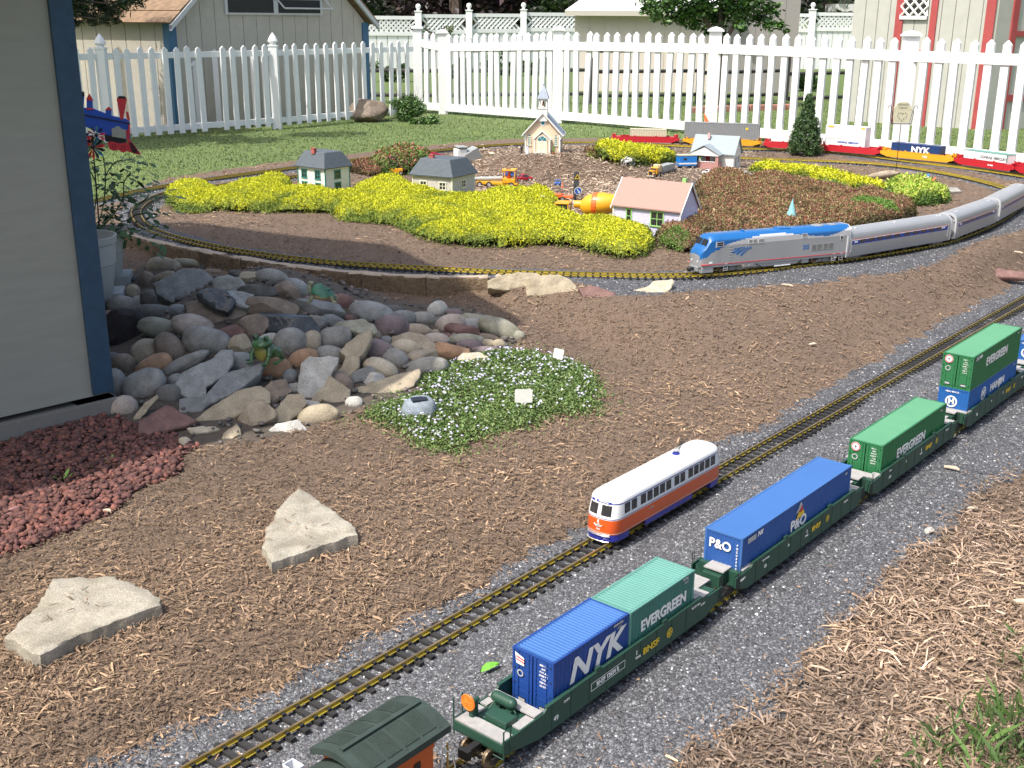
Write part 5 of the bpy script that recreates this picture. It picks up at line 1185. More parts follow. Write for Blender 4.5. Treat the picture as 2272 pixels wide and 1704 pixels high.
def mansard(label, C, rz, lR, lL, zb, H, wall, cm, wm, wins, rh=.09, ov=.016, inset=.055, chim=(.02, .08)):
    t = thing('model_house', label, 'model house', (C.x, C.y, zb), rz, 'model houses in the flower bed')
    b = MB(); lap_box(b, 0, lR, 0, lL, 0, H, 24); tag(b.build('wall', wall, t), kind='stuff')
    b = MB()
    for x in (0, lR):
        for y in (0, lL): b.box((x, y, H/2), (.006, .006, H))
    b.build('corner_trim', cm, t)
    b = MB(); b.bx(-ov, lR+ov, -ov, lL+ov, H-.002, H+.003); b.bx(inset, lR-inset, inset, lL-inset, H+rh-.004, H+rh); rf = b.build('roof', M_SLATE, t)
    b = MB(); E = [(-ov, -ov), (lR+ov, -ov), (lR+ov, lL+ov), (-ov, lL+ov)]; T = [(inset, inset), (lR-inset, inset), (lR-inset, lL-inset), (inset, lL-inset)]
    for i in range(4): j = (i+1) % 4; courses(b, (*E[i], H+.003), (*E[j], H+.003), (*T[j], H+rh), (*T[i], H+rh), 14)
    tag(b.build('shingle_courses', M_SLATE, rf), kind='stuff')
    b = MB(); b.box((inset+chim[0], inset+chim[1], H+rh+.004), (.02, .026, .03)); b.box((inset+chim[0], inset+chim[1], H+rh+.020), (.024, .03, .004)); b.build('chimney', M_BRICKR, t)
    for w_ in wins: win(t, *w_[:5], wm, *w_[5:])
    return t
vv = lambda a: Vector((math.cos(R(a)), math.sin(R(a)), 0))
Ce = at(701.4, 366, .275); a1_ = 52; C1 = Ce+(vv(a1_)+vv(a1_+90))*.018
mansard('white two-storey model house with teal green windows at the left of the yellow bed', C1, R(a1_), .195, .232, ZV-.01, .275-ZV+.01, M_WW, M_TEALW, M_TEALW,
    [('L', .062, .126, .042, .046), ('L', .178, .126, .042, .046), ('L', .062, .052, .040, .05), ('L', .178, .052, .040, .05), ('R', .096, .126, .044, .046), ('R', .096, .052, .044, .05)], rh=.088, inset=.03, chim=(-.005, .085))
Ce = at(978.7, 385, .262); a2_ = 62; C2_ = Ce+(vv(a2_)+vv(a2_+90))*.018
mansard('grey model house with cream window frames in the middle of the yellow bed', C2_, R(a2_), .25, .262, ZV-.02, .262-ZV+.02, M_GW, M_CRW, M_CRW,
    [('L', .062, .112, .042, .040), ('L', .190, .112, .042, .040), ('R', .125, .116, .046, .040), ('L', .062, .03, .042, .04), ('L', .19, .03, .042, .04)], rh=.092, inset=.034, chim=(.035, .14))
# lavender house, ridge parallel to its long wall
eL, eR = at(1320.4, 440, .262), at(1471, 456, .262); dv = (eR-eL).xy.to_3d(); LL = dv.length; dv.normalize(); rzl = math.atan2(dv.y, dv.x)
lv = thing('model_house', 'lavender model house with pink roof and lime green windows beside the brown sedum', 'model house', (eL.x, eL.y, ZV-.025), rzl, 'model houses in the flower bed')
Hh_ = .262-ZV+.025; dp = .20; b = MB(); lap_box(b, .008, LL-.008, .014, dp, 0, Hh_, 26); tag(b.build('wall', M_LAV, lv), kind='stuff')
b = MB()
for x in (.008, LL-.008): b.add([(x, .014, Hh_), (x, dp, Hh_), (x, (dp+.014)/2, Hh_+.10)], [(0, 1, 2)])
b.build('gable_wall', M_LAV, lv)
rt_ = .118; b = MB(); b.prism([(0, Hh_-.004), (.107, Hh_+rt_), (.107, Hh_+rt_-.006), (0, Hh_-.010)], 0, LL, 'x'); b.prism([(.107, Hh_+rt_), (.214, Hh_-.004), (.214, Hh_-.01), (.107, Hh_+rt_-.006)], 0, LL, 'x'); b.build('roof', M_PINKR, lv)
b = MB()
for x0, x1 in ((-.004, 0), (LL, LL+.004)): b.prism([(-.002, Hh_-.012), (.107, Hh_+rt_+.002), (.216, Hh_-.012), (.216, Hh_-.022), (.107, Hh_+rt_-.008), (-.002, Hh_-.022)], x0, x1, 'x')
b.build('bargeboard', M_WHITE, lv)
b = MB(); b.box((LL*.88, .12, Hh_+rt_), (.018, .018, .036)); b.build('chimney', M_LIME, lv)
for u, w_, nx in ((.093, .026, 1), (.245, .066, 2)): win(lv, 'R', u, Hh_-.052, w_, .066, M_LIME, nx, 2, pos=.0135, fr=.0055)
for xx in (.004, LL-.010): b = MB(); b.bx(xx, xx+.006, .008, .014, 0, Hh_); b.build('corner_trim', M_WHITE, lv)
b = MB(); b.bx(.0, LL, .006, dp, -.02, .006); b.build('plinth', M_LIME, lv)
# cottage with the brick porch
Cs = at(1583.5, 366, ZV); rzs = R(-27); st = thing('model_house', 'white model cottage with pale grey roof and brick front porch', 'model house', (Cs.x, Cs.y, ZV), rzs, 'model houses in the flower bed')
Ls_, Ds, Hs = .30, .17, .112; b = MB(); b.bx(-Ls_, 0, 0, Ds, -.02, Hs); b.prism([(0, Hs), (Ds, Hs), (Ds/2, Hs+.098)], -Ls_, 0, 'x'); b.build('wall', M_STW, st)
b = MB()
for y0, y1 in ((-.016, Ds/2), (Ds+.016, Ds/2)):
    z0 = Hs-.016; b.add([(-Ls_-.014, y0, z0), (.012, y0, z0), (.012, y1, Hs+.103), (-Ls_-.014, y1, Hs+.103), (-Ls_-.014, y0, z0+.005), (.012, y0, z0+.005), (.012, y1, Hs+.109), (-Ls_-.014, y1, Hs+.109)], [(0, 1, 2, 3), (4, 7, 6, 5), (0, 4, 5, 1), (1, 5, 6, 2), (3, 2, 6, 7), (0, 3, 7, 4)])
rf = b.build('roof', M_STR, st); b = MB(); courses(b, (-Ls_-.014, -.016, Hs-.0105), (.012, -.016, Hs-.0105), (.012, Ds/2, Hs+.1095), (-Ls_-.014, Ds/2, Hs+.1095), 16, .0012); tag(b.build('shingle_courses', M_STR, rf), kind='stuff')
px0, px1, pd = -Ls_+.005, -.085, -.085                         # the porch
b = MB(); b.bx(px0, px1, pd, 0, -.02, .012)
for x0, x1 in ((px0, px0+.022), (px1-.022, px1)): b.bx(x0, x1, pd, pd+.022, .0122, Hs-.012)
b.bx(px0+.064, px1-.022, pd+.004, pd+.012, .0122, .05); b.bx(px0, px0+.006, pd+.022, 0, .0122, .05); b.bx(px1-.006, px1, pd+.022, -.001, .0122, .05); b.build('porch_brickwork', M_BRP, st)
b = MB(); b.bx(px0+.062, px1-.020, pd+.002, pd+.014, .0502, .0535); b.bx(px0+.030, px0+.034, pd+.012, pd+.016, .012, Hs-.012); b.build('railing', M_WHITE, st)
pm = (px0+px1)/2; b = MB(); zg = Hs-.012; b.prism([(px0-.008, zg), (px1+.008, zg), (pm, zg+.052)], pd-.004, pd+.002, 'y'); b.bx(px0-.004, px1+.004, pd-.006, pd+.002, zg-.006, zg); b.build('porch_gable', M_WHITE, st)
b = MB()
for xa in (px0-.014, px1+.014): b.add([(xa, pd-.012, zg-.002), (xa, .03, zg-.002), (pm, .03, zg+.062), (pm, pd-.012, zg+.062), (xa, pd-.012, zg+.003), (xa, .03, zg+.003), (pm, .03, zg+.067), (pm, pd-.012, zg+.067)], [(0, 1, 2, 3), (4, 7, 6, 5), (0, 4, 5, 1), (1, 5, 6, 2), (2, 6, 7, 3), (3, 7, 4, 0)])
b.build('porch_roof', M_STR, st)
win(st, 'R', pm+.004, .05, .036, .070, M_WHITE, 1, 1, pos=-.0005, glass=M_RED, name='door'); win(st, 'R', pm-.06, .058, .03, .04, M_WHITE, 1, 1, pos=-.0005); win(st, 'R', pm+.062, .058, .026, .04, M_WHITE, 1, 1, pos=-.0005, glass=M_GLASS)
def winX(t, y, z, w_, h, m, glass, x=0., nx=1):
    b = MB(); b.bx(x+.0006, x+.0030, y-w_/2-.003, y+w_/2+.003, z-h/2-.003, z+h/2+.003); f = b.build('window', m, t)
    for k in range(nx): b = MB(); a = y-w_/2+w_*k/nx; b.bx(x+.003, x+.0036, a+.001, a+w_/nx-.001, z-h/2, z+h/2); b.build('pane', glass, f)
winX(st, .115, .062, .026, .046, M_STW, M_GLASS, nx=2); winX(st, .05, .05, .018, .058, plain('pale_blue_door', (.45, .52, .58), .5), plain('door_glass', (.12, .16, .2), .3))
b = MB(); b.box((-Ls_*.68, Ds/2-.03, Hs+.105), (.016, .016, .04)); b.build('chimney', plain('pink_chimney', (.6, .38, .36), .7), st)
b = MB(); b.lathe([(.006, .0535), (.009, .064), (.0085, .066)], (px0+.075, pd+.008, 0), 12); b.build('flower_pot', M_WHITE, st); b = MB(); b.ball((px0+.075, pd+.008, .073), (.008, .008, .009), 10, 6); b.build('pot_plant', plain('pot_green', (.18, .35, .08), .7), st)
# church
Cc = at(1208.4, 333, .24); rzc = R(-7); Wc, Dc, Hc_ = .232, .21, .142
ch = thing('model_church', 'peach model church with a grey steepled bell tower on top of the mulch mound', 'model church', (Cc.x, Cc.y, .24), rzc)
b = MB(); b.bx(-Wc, 0, 0, Dc, 0, Hc_); b.prism([(-Wc, Hc_), (0, Hc_), (-Wc/2, Hc_+.125)], 0, Dc, 'y'); b.build('wall', M_CHW, ch)
b = MB(); pk_ = .128
for s in (-1, 1):
    xe = -Wc/2+s*(Wc/2+.022); xm = -Wc/2; ze_ = Hc_-.022
    b.add([(xe, -.018, ze_), (xe, Dc+.018, ze_), (xm, Dc+.018, Hc_+pk_), (xm, -.018, Hc_+pk_), (xe, -.018, ze_+.006), (xe, Dc+.018, ze_+.006), (xm, Dc+.018, Hc_+pk_+.008), (xm, -.018, Hc_+pk_+.008)], [(0, 1, 2, 3), (4, 7, 6, 5), (0, 4, 5, 1), (1, 5, 6, 2), (2, 6, 7, 3), (3, 7, 4, 0)])
rf = b.build('roof', M_CHR, ch)
b = MB()
for s in (-1, 1):
    xe = -Wc/2+s*(Wc/2+.023); xm = -Wc/2; ze_ = Hc_-.024
    b.add([(xe, -.0215, ze_), (xm, -.0215, Hc_+pk_-.002), (xm, -.0215, Hc_+pk_+.010), (xe, -.0215, ze_+.010), (xe, -.0185, ze_), (xm, -.0185, Hc_+pk_-.002), (xm, -.0185, Hc_+pk_+.010), (xe, -.0185, ze_+.010)], [(0, 1, 2, 3), (7, 6, 5, 4), (3, 2, 6, 7), (0, 4, 5, 1)])
    b.bx(xe-.003, xe+.003, -.018, Dc+.018, ze_-.002, ze_+.006)
b.build('bargeboard', M_WHITE, ch)
b = MB()
for x in (-Wc, 0):
    b.box((x, 0, Hc_/2-.006), (.010, .010, Hc_-.012)); b.path([(x, -.006, Hc_-.05), (x+(.01 if x == 0 else -.01), -.006, Hc_-.035), (x+(.018 if x == 0 else -.018), -.006, Hc_-.02)], .003)
b.box((0, Dc, Hc_/2-.006), (.008, .008, Hc_-.012)); b.bx(-Wc-.004, .004, -.004, Dc, -.001, .006); b.build('corner_trim', M_WHITE, ch)
xm = -Wc/2; b = MB(); b.bx(xm-.052, xm+.052, -.030, 0, 0, .100); b.prism([(xm-.052, .100), (xm+.052, .100), (xm, .142)], -.030, 0, 'y'); b.build('vestibule', M_CHW, ch)
b = MB()
for s in (-1, 1):
    b.add([(xm+s*.062, -.036, .094), (xm, -.036, .150), (xm, -.036, .158), (xm+s*.062, -.036, .102), (xm+s*.062, 0, .094), (xm, 0, .150), (xm, 0, .158), (xm+s*.062, 0, .102)], [(0, 1, 2, 3), (3, 2, 6, 7), (0, 4, 5, 1), (0, 3, 7, 4)]); b.box((xm+s*.052, -.030, .048), (.007, .007, .096))
b.build('porch_trim', M_WHITE, ch)
b = MB(); b.bx(xm-.034, xm-.0004, -.0335, -.0305, .004, .088); b.bx(xm+.0004, xm+.034, -.0335, -.0305, .004, .088); b.build('door', M_CRD, ch, bevel=.0005)
M_BGL = plain('church_blue_glass', (.04, .2, .28), .2)
fan = frame((xm, -.0325, .089), (1, 0, 0), (0, -1, 0)); disc('window_frame', M_CRD, ch, fan, .037, 0, 24, 0, 180, depth=.0008)
for a in (4, 64, 124): disc('pane', M_BGL, ch, fan, .031, .006, 8, a, a+52, depth=.0014)
for x in (-Wc+.026, -.026): win(ch, 'R', x, .085, .020, .056, M_CRD, 2, 4, pos=-.0005, glass=M_BGL); tri = frame((x, -.004, .122), (1, 0, 0), (0, -1, 0)); disc('pane', M_BGL, ch, tri, .009, 0, 3, 90, 450, depth=.0004)
rose = frame((xm, -.002, .205), (1, 0, 0), (0, -1, 0)); disc('window_frame', M_WHITE, ch, rose, .018, .0, 24); disc('pane', M_BGL, ch, rose, .013, 0, 8, depth=.0010)
winX(ch, .10, .085, .022, .06, M_CRD, M_GLASS)
zt0 = Hc_+.075; tw = MB(); h = .029; tw.bx(xm-h, xm+h, -.012, .046, zt0, Hc_+.158); tw.build('tower_base', M_WHITE, ch, bevel=.001); zb_ = Hc_+.158
b = MB(); b.bx(xm-.033, xm+.033, -.016, .050, zb_, zb_+.006)
for x in (xm-.024, xm+.024):
    for y in (-.008, .041): b.box((x, y, zb_+.034), (.010, .010, .056))
b.bx(xm-.028, xm+.028, -.013, .046, zb_+.052, zb_+.064); b.build('belfry', M_WHITE, ch)
b = MB(); b.lathe([(.003, zb_+.05), (.006, zb_+.045), (.008, zb_+.028), (.013, zb_+.020), (.012, zb_+.018)], (xm, .017, 0), 14); b.build('bell', plain('bronze', (.28, .13, .08), .4, metal=.5), ch, smooth=True)
b = MB(); b.rings([[(xm+x*f, .017+y*f, z) for x, y in ((-.038, -.038), (.038, -.038), (.038, .038), (-.038, .038))] for f, z in ((1, zb_+.062), (1, zb_+.067), (.55, zb_+.115), (.14, zb_+.150))]); b.build('spire', M_CHR, ch)
b = MB(); b.box((xm, .017, zb_+.155), (.016, .010, .010)); b.build('spire_cap', M_CHR, ch)
b = MB(); b.bx(-Wc-.045, .03, -.055, Dc+.03, -.016, -.001); b.build('base_board', plain('green_board', (.13, .14, .09), .8), ch)
b = MB(); b.bx(xm-.048, xm+.048, -.048, -.0345, -.0005, .010); b.build('door_step', plain('pale_step', (.5, .56, .56), .7), ch)
cl = lambda x, y, z=0: Vector((Cc.x+x*math.cos(rzc)-y*math.sin(rzc), Cc.y+x*math.sin(rzc)+y*math.cos(rzc), .24+z))
def person(label, P, h, cloth, leg, skin, hat=None, dress=False, rz=0.):
    t = thing('person', label, 'person', P, rz); k = h/1.7; b = MB()
    if dress: b.lathe([(.36*k, 0), (.25*k, .5*k), (.12*k, .95*k), (.17*k, 1.3*k), (.15*k, 1.38*k), (.045*k, 1.43*k), (.05*k, 1.5*k)], n=10)
    else:
        for s in (-1, 1): b.tube((s*.1*k, 0, 0), (s*.08*k, 0, .85*k), .06*k, .09*k, 7); b.box((s*.1*k, -.05*k, .03*k), (.09*k, .24*k, .06*k))
        b.lathe([(.16*k, .82*k), (.15*k, 1.05*k), (.2*k, 1.35*k), (.08*k, 1.45*k), (.05*k, 1.5*k)], n=10)
    for s in (-1, 1): b.path([(s*.19*k, 0, 1.36*k), (s*.24*k, 0, 1.08*k), (s*.2*k, -.12*k, .86*k)], .045*k)
    b.build('body', cloth, t); b = MB(); b.ball((0, 0, 1.6*k), (.09*k, .1*k, .125*k), 10, 8); b.box((0, -.1*k, 1.59*k), (.02*k, .03*k, .04*k)); b.build('head', skin, t)
    b = MB(); b.ball((0, .02*k, 1.65*k), (.1*k, .105*k, .1*k), 10, 6); b.build('hair', hat or M_BLACK, t); return t
M_SKIN = plain('skin', (.5, .28, .2), .6)
person('tiny groom figure in a dark suit left of the church door', cl(-Wc-.022, -.035), .062, plain('dark_suit', (.03, .025, .025), .7), None, M_SKIN, dress=False)
person('tiny bride figure in a pale blue-white gown by the church wall', cl(-Wc+.018, -.038), .060, plain('gown', (.6, .66, .8), .6), None, M_SKIN, hat=M_YEL, dress=True)
t = thing('potted_plant', 'slim green potted plant beside the church door', 'potted plant', cl(-.038, -.032, 0)); b = MB(); b.lathe([(.006, 0), (.009, .014), (.0085, .015)], n=12); b.build('pot', plain('terracotta', (.5, .16, .07), .8), t)
b = MB()
for k in range(70): a = rng.random()*6.28; z = .014+rng.random()*.042; r = .010*math.sin(math.pi*min(1, (z-.006)/.052))+.001; b.tube((0, 0, z-.004), (r*math.cos(a), r*math.sin(a), z+.004), .0012, .0004, 3)
b.build('foliage', plain('pot_green', (.08, .16, .04), .7), t)
t = thing('flower_pot', 'small terracotta pot at the right corner of the church base', 'flower pot', cl(.012, -.03, 0)); b = MB(); b.lathe([(.005, 0), (.008, .012), (.004, .013)], n=10); b.build('pot', plain('terracotta', (.5, .16, .07), .8), t)

# ---------------------------------------------------------------- toy vehicles
M_TY = plain('toy_yellow', (.75, .36, .015), .4, coat=.3); M_TRD = plain('toy_red', (.4, .01, .025), .35, coat=.5); M_TG = plain('toy_grey', (.3, .32, .32), .5); M_TIRE = plain('toy_tyre', (.02, .02, .02), .8); M_CHR_ = plain('toy_chrome', (.7, .7, .7), .2, metal=.7)
M_ORT = plain('toy_orange', (.8, .13, .02), .45, coat=.3)
def wheels(t, ys, hw, r, w_=.012, hub=M_CHR_):
    for y in ys:
        for s in (-1, 1):
            b = MB(); b.tube((s*hw, y, r), (s*(hw-w_), y, r), r, r, 16); w0 = b.build('wheel', M_TIRE, t)
            b = MB(); b.tube((s*(hw+.0006), y, r), (s*(hw-.002), y, r), r*.55, r*.55, 12); b.build('hub', hub, w0)
def toy_car(label, P, rz, L, W, H, m, name='toy_car'):
    t = thing(name, label, 'toy car', P, rz, 'small toy vehicles in the village'); z0 = H*.2; zb = H*.58
    b = MB(); prof = [(0, z0), (0, zb*.85), (.04*L, zb*.95), (.28*L, zb), (.4*L, H*.97), (.47*L, H), (.66*L, H*.99), (.84*L, zb*1.05), (.97*L, zb), (L, zb*.8), (L, z0)]
    rs = []
    for x, f in ((-W/2, .9), (-W/2*.97, 1.), (W/2*.97, 1.), (W/2, .9)): rs.append([(x if z < zb*1.02 else x*.80, y, z0+(z-z0)*f) for y, z in prof])
    b.rings(rs); b.build('body', m, t, smooth=False, bevel=.0015)
    for s in (-1, 1):
        b = MB(); X = s*(W/2*.84); b.add([(s*W/2*.935, .33*L, zb*1.05), (s*W/2*.935, .80*L, zb*1.07), (s*W/2*.80, .67*L, H*.93), (s*W/2*.80, .45*L, H*.93)], [(0, 1, 2, 3) if s > 0 else (3, 2, 1, 0)]); b.build('side_window', M_GLASS, t)
    b = MB(); b.add([(-W*.36, .275*L, zb*1.03), (W*.36, .275*L, zb*1.03), (W*.32, .385*L, H*.95), (-W*.32, .385*L, H*.95)], [(0, 1, 2, 3)]); b.build('windscreen', M_GLASS, t)
    for s in (-1, 1): b = MB(); b.box((s*W*.36, -.0005, zb*.68), (W*.16, .002, H*.09)); b.build('headlight', M_CHR_, t)
    wheels(t, (.19*L, .80*L), W/2+.001, H*.22, .008); return t
def hd(deg): return R(deg)-math.pi/2          # local +Y points to deg (math angle); cars' front is y=0 so +Y is their tail
P = on(1111, 391); toy_car('shiny dark red toy car on the mulch below the church', P, hd(22), .118, .05, .042, M_TRD)
P = on(1541, 376); toy_car('white toy car parked before the brick porch', P, hd(150), .075, .035, .028, M_WHB)
P = on(1572, 382); toy_car('black toy car between porch and brown sedum', P, hd(160), .075, .038, .03, M_BLACK)
P = on(1596, 380); toy_car('grey and white toy car at the right side of the cottage', P, hd(5), .085, .036, .028, M_TG)
# crane truck
P = on(1096, 404); t = thing('toy_crane_truck', 'yellow toy crane truck with a driver behind the grey house', 'toy truck', P, hd(172), 'small toy vehicles in the village')
b = MB(); b.bx(-.045, .045, -.07, -.02, .02, .03); b.bx(-.04, .04, -.02, .19, .018, .034); b.build('chassis', M_TY, t, bevel=.002)
b = MB()
for x in (-.045, .041):
    for y in (-.055, .020): b.bx(x, x+.004, y, y+.006, .03, .108)
b.bx(-.045, .045, -.055, .026, .030, .056); b.bx(-.047, .047, -.057, .028, .104, .112); b.build('cab', M_TY, t, bevel=.002)
b = MB(); b.bx(-.0435, .0435, -.0545, -.053, .057, .103); b.build('windscreen', plain('pale_glass', (.3, .3, .26), .1), t)
b = MB(); b.bx(-.0175, .0175, -.02, .01, .112, .1135); b.build('roof_hatch', M_BLACK, t)
b = MB(); b.ball((.0, -.01, .088), .0095, 10, 8); b.lathe([(.014, .056), (.015, .068), (.008, .08)], (0, -.01, 0), 10); b.build('driver', M_ORT, t)
b = MB(); b.tube((.005, .03, .054), (.005, .22, .045), .014, .012, 12); b.build('boom', M_TG, t); wheels(t, (-.03, .11, .17), .046, .018)
P = on(1084, 392); toy_car('blue toy vehicle hidden behind the yellow crane cab', P+Vector((0, .12, .0)), hd(10), .09, .05, .06, M_BLUEP)
# mixer truck
P = on(1214, 480); t = thing('toy_mixer_truck', 'orange-yellow toy cement mixer truck with tilted drum behind the yellow sedum', 'toy truck', P+Vector((0, .02, 0)), hd(-14), 'small toy vehicles in the village')
b = MB(); b.bx(-.038, .038, .0, .32, .022, .036); b.build('chassis', M_TG, t, bevel=.002)
b = MB(); b.bx(-.045, .045, -.03, .042, .028, .062)
for x in (-.045, .040):
    for y in (-.03, .036): b.bx(x, x+.005, y, y+.006, .062, .098)
b.bx(-.046, .046, -.032, .044, .096, .104); b.build('cab', M_TY, t, bevel=.003)
b = MB(); b.bx(-.0425, .0425, -.0285, -.0265, .063, .096); b.bx(.041, .0425, -.022, .036, .063, .096); b.build('cab_window', M_GLASS, t)
b = MB(); b.tube((.0, .065, .092), (.0, .145, .096), .021, .021, 16); b.build('water_tank', M_TY, t, smooth=True)
b = MB(); ax = [(.10, .03), (.125, .052), (.17, .063), (.215, .060), (.265, .045), (.285, .038)]
b.rings([[(r*math.cos(2*math.pi*i/24), y, .085+(y-.1)*.13+r*math.sin(2*math.pi*i/24)) for i in range(24)] for y, r in ax]); dr = b.build('drum', M_TY, t, smooth=True)
b = MB(); b.rings([[(r*math.cos(2*math.pi*i/24), y, .085+(y-.1)*.13+r*math.sin(2*math.pi*i/24)) for i in range(24)] for y, r in ((.16, .0632), (.17, .0650), (.176, .0650), (.186, .0645))]); b.build('drum_stripe', M_ORT, dr)
b = MB(); b.rings([[(r*math.cos(2*math.pi*i/24), y, .085+(y-.1)*.13+r*math.sin(2*math.pi*i/24)) for i in range(24)] for y, r in ((.284, .043), (.292, .043), (.2925, .034), (.280, .03))], caps=False); b.build('drum_rim', M_TG, dr)
b = MB(); b.prism([(-.03, .098), (.03, .098), (.0, .055)], .295, .335, 'y'); b.bx(-.034, -.026, .27, .32, .036, .1); b.bx(.026, .034, .27, .32, .036, .1); b.build('chute', M_TG, t, bevel=.002); wheels(t, (.0, .15, .2, .26), .044, .02)
# trailer with road signs
P = on(1232, 434); t = thing('toy_sign_trailer', 'red toy trailer carrying a tall panel with a blue arrow sign', 'toy trailer', P, hd(165), 'small toy vehicles in the village')
b = MB(); b.bx(-.03, .03, -.02, .11, .02, .03); b.bx(-.03, .03, .05, .11, .03, .038); b.build('deck', M_ORT, t, bevel=.001); wheels(t, (.04, .075), .032, .014)
b = MB(); b.box((0, -.03, .078), (.030, .006, .15)); b.build('sign_post', plain('panel_grey', (.07, .075, .08), .6), t)
b = MB(); b.path([(.01, .02, .03), (-.0, .045, .09), (.0, .10, .03), (-.0, .045, .09)], .0018); b.build('sign_frame', M_TG, t)
P = at(1247, 408, P.z+.03); zc = .30
b = MB(); 
sg = thing('toy_road_sign', 'tall toy road sign with a blue round arrow plate and yellow flap', 'toy sign', (at(1243, 434, .12)), R(8)); b = MB(); b.bx(-.012, -.005, 0, .01, 0, .165); b.bx(-.005, .018, .0, .006, .09, .165); b.build('sign_board', plain('panel_grey', (.07, .075, .08), .6), sg)
M4 = frame((.013, -.004, .058), (1, 0, 0), (0, -1, 0)); disc('round_sign', M_WHITE, sg, M4, .022, 0); disc('round_sign', M_BLUEP, sg, M4, .019, 0, depth=.0008); b = MB(); b.add([tuple(M4 @ Vector(p)) for p in ((-.009, .011, .0013), (-.006, .013, .0013), (.006, -.003, .0013), (.003, -.006, .0013), (.011, -.001, .0013), (.010, -.013, .0013), (-.002, -.010, .0013))], [(0, 1, 2, 3), (4, 5, 6)]); b.build('arrow', M_WHITE, sg)
M4 = frame((.008, -.002, .135), (1, 0, 0), (0, -1, 0)); disc('triangle_sign', M_YEL, sg, M4, .020, .012, 3, 90, 450); disc('triangle_sign', M_BLACK, sg, M4, .012, 0, 3, 90, 450)
def cone(label, P, h):
    t = thing('traffic_cone', label, 'toy cone', P, 0, 'toy traffic cones'); b = MB(); b.lathe([(h*.4, 0), (h*.4, h*.08), (h*.25, h*.08), (h*.06, h)], n=14); b.build('cone', M_ORT, t); b = MB(); b.lathe([(h*.2, h*.35), (h*.135, h*.62)], n=14); b.build('band', M_WHITE, t); return t
cone('orange and white toy cone on the red trailer', at(1215, 405, .165), .03); cone('orange toy cone right of the mixer cab behind the drum', on(1303, 452), .035)
P = on(1212, 425); toy_car('blue toy cab left of the red trailer', P+Vector((-.02, .10, .05)), hd(80), .05, .035, .035, M_BLUEP)
P = on(1166, 455); toy_car('white and green toy van sunk into the yellow sedum', P+Vector((-.03, .0, .035)), hd(12), .08, .045, .045, M_WHB, 'toy_van')
P = on(1311, 454); b = MB(); b.tube((0, 0, .02), (.02, .01, .02), .017, .017, 18); b.build('tyre_tread', M_TIRE, thing('rubber_ring', 'black rubber toy tyre lying at the left corner of the lavender house', 'toy tyre', P))
# semi truck
P = on(1405, 384); t = thing('toy_lorry', 'orange toy lorry with chrome bumper pulling a grey trailer', 'toy truck', P, hd(58), 'small toy vehicles in the village')
b = MB(); b.bx(-.016, .016, .0, .045, .018, .046); b.bx(-.026, .026, .0, .02, .014, .03); b.bx(-.024, .024, .045, .085, .018, .062); b.build('cab', M_TY, t, bevel=.003)
b = MB(); b.bx(-.012, .012, -.003, .0, .018, .042); b.build('grille', M_BLACK, t); b = MB(); b.bx(-.028, .028, -.006, -.001, .006, .016); b.build('bumper', M_CHR_, t, bevel=.001)
b = MB(); b.bx(-.02, .02, .0435, .045, .046, .058); b.build('windscreen', M_GLASS, t)
for s in (-1, 1):
    b = MB(); b.tube((s*.026, .06, .02), (s*.026, .06, .088), .0022, .0022, 6); b.build('exhaust', M_CHR_, t); b = MB(); b.ball((s*.022, -.002, .03), .005, 8, 6); b.build('headlight', M_CHR_, t)
b = MB(); b.bx(-.026, .026, .085, .125, .024, .078); b.build('sleeper', plain('tan_box', (.5, .42, .24), .5), t, bevel=.006)
b = MB(); b.bx(-.03, .03, .135, .32, .028, .066); b.bx(-.028, .028, .12, .36, .02, .027); b.build('trailer', M_TG, t, bevel=.002); wheels(t, (.012, .075, .105, .30, .34), .03, .014)
# dump truck behind the grey house
P = on(992, 356); t = thing('toy_dump_truck', 'white toy dump truck with tipped grey bed behind the grey house roof', 'toy truck', P, hd(200), 'small toy vehicles in the village')
b = MB(); b.bx(-.045, .045, -.045, .03, .03, .11); b.build('cab', M_WHB, t, bevel=.008); b = MB(); b.bx(-.034, .034, -.047, -.044, .055, .10); b.build('windscreen', M_BLACK, t)
b = MB(); b.bx(-.055, .055, -.05, .02, .118, .128); b.build('sun_roof', M_TG, t, bevel=.003)
b = MB(); b.bx(-.03, .03, .03, .24, .03, .045); b.tube((0, .05, .05), (0, .2, .09), .006, .006, 8); b.build('chassis', M_TRD, t); wheels(t, (-.01, .10, .15), .048, .024)
P2_ = on(1018, 362); b = MB(); b.prism([(-.05, .0), (.04, .0), (.06, .09), (-.06, .09)], -.05, .05, 'y'); o = b.build('dump_bed', M_TG, t, bevel=.003); o.location = (-.01, -.11, .02); o.rotation_euler = (R(-28), R(0), 0)
# forklift
P = on(840, 378); t = thing('toy_forklift', 'yellow toy forklift with black roll cage beside the pink flowering clump', 'toy forklift', P, hd(15), 'small toy vehicles in the village')
b = MB(); b.bx(-.03, .03, 0, .09, .012, .045); b.build('body', M_TY, t, bevel=.004); wheels(t, (.015, .075), .032, .014)
b = MB()
for x in (-.026, .026): b.path([(x, .005, .04), (x, .0, .115), (x, .045, .115), (x, .055, .04)], .0025)
b.tube((-.026, 0, .115), (.026, 0, .115), .0025); b.tube((-.026, .045, .115), (.026, .045, .115), .0025); b.build('roll_cage', M_BLACK, t); b = MB(); b.bx(-.012, .012, .02, .05, .045, .08); b.build('seat', M_BLACK, t)
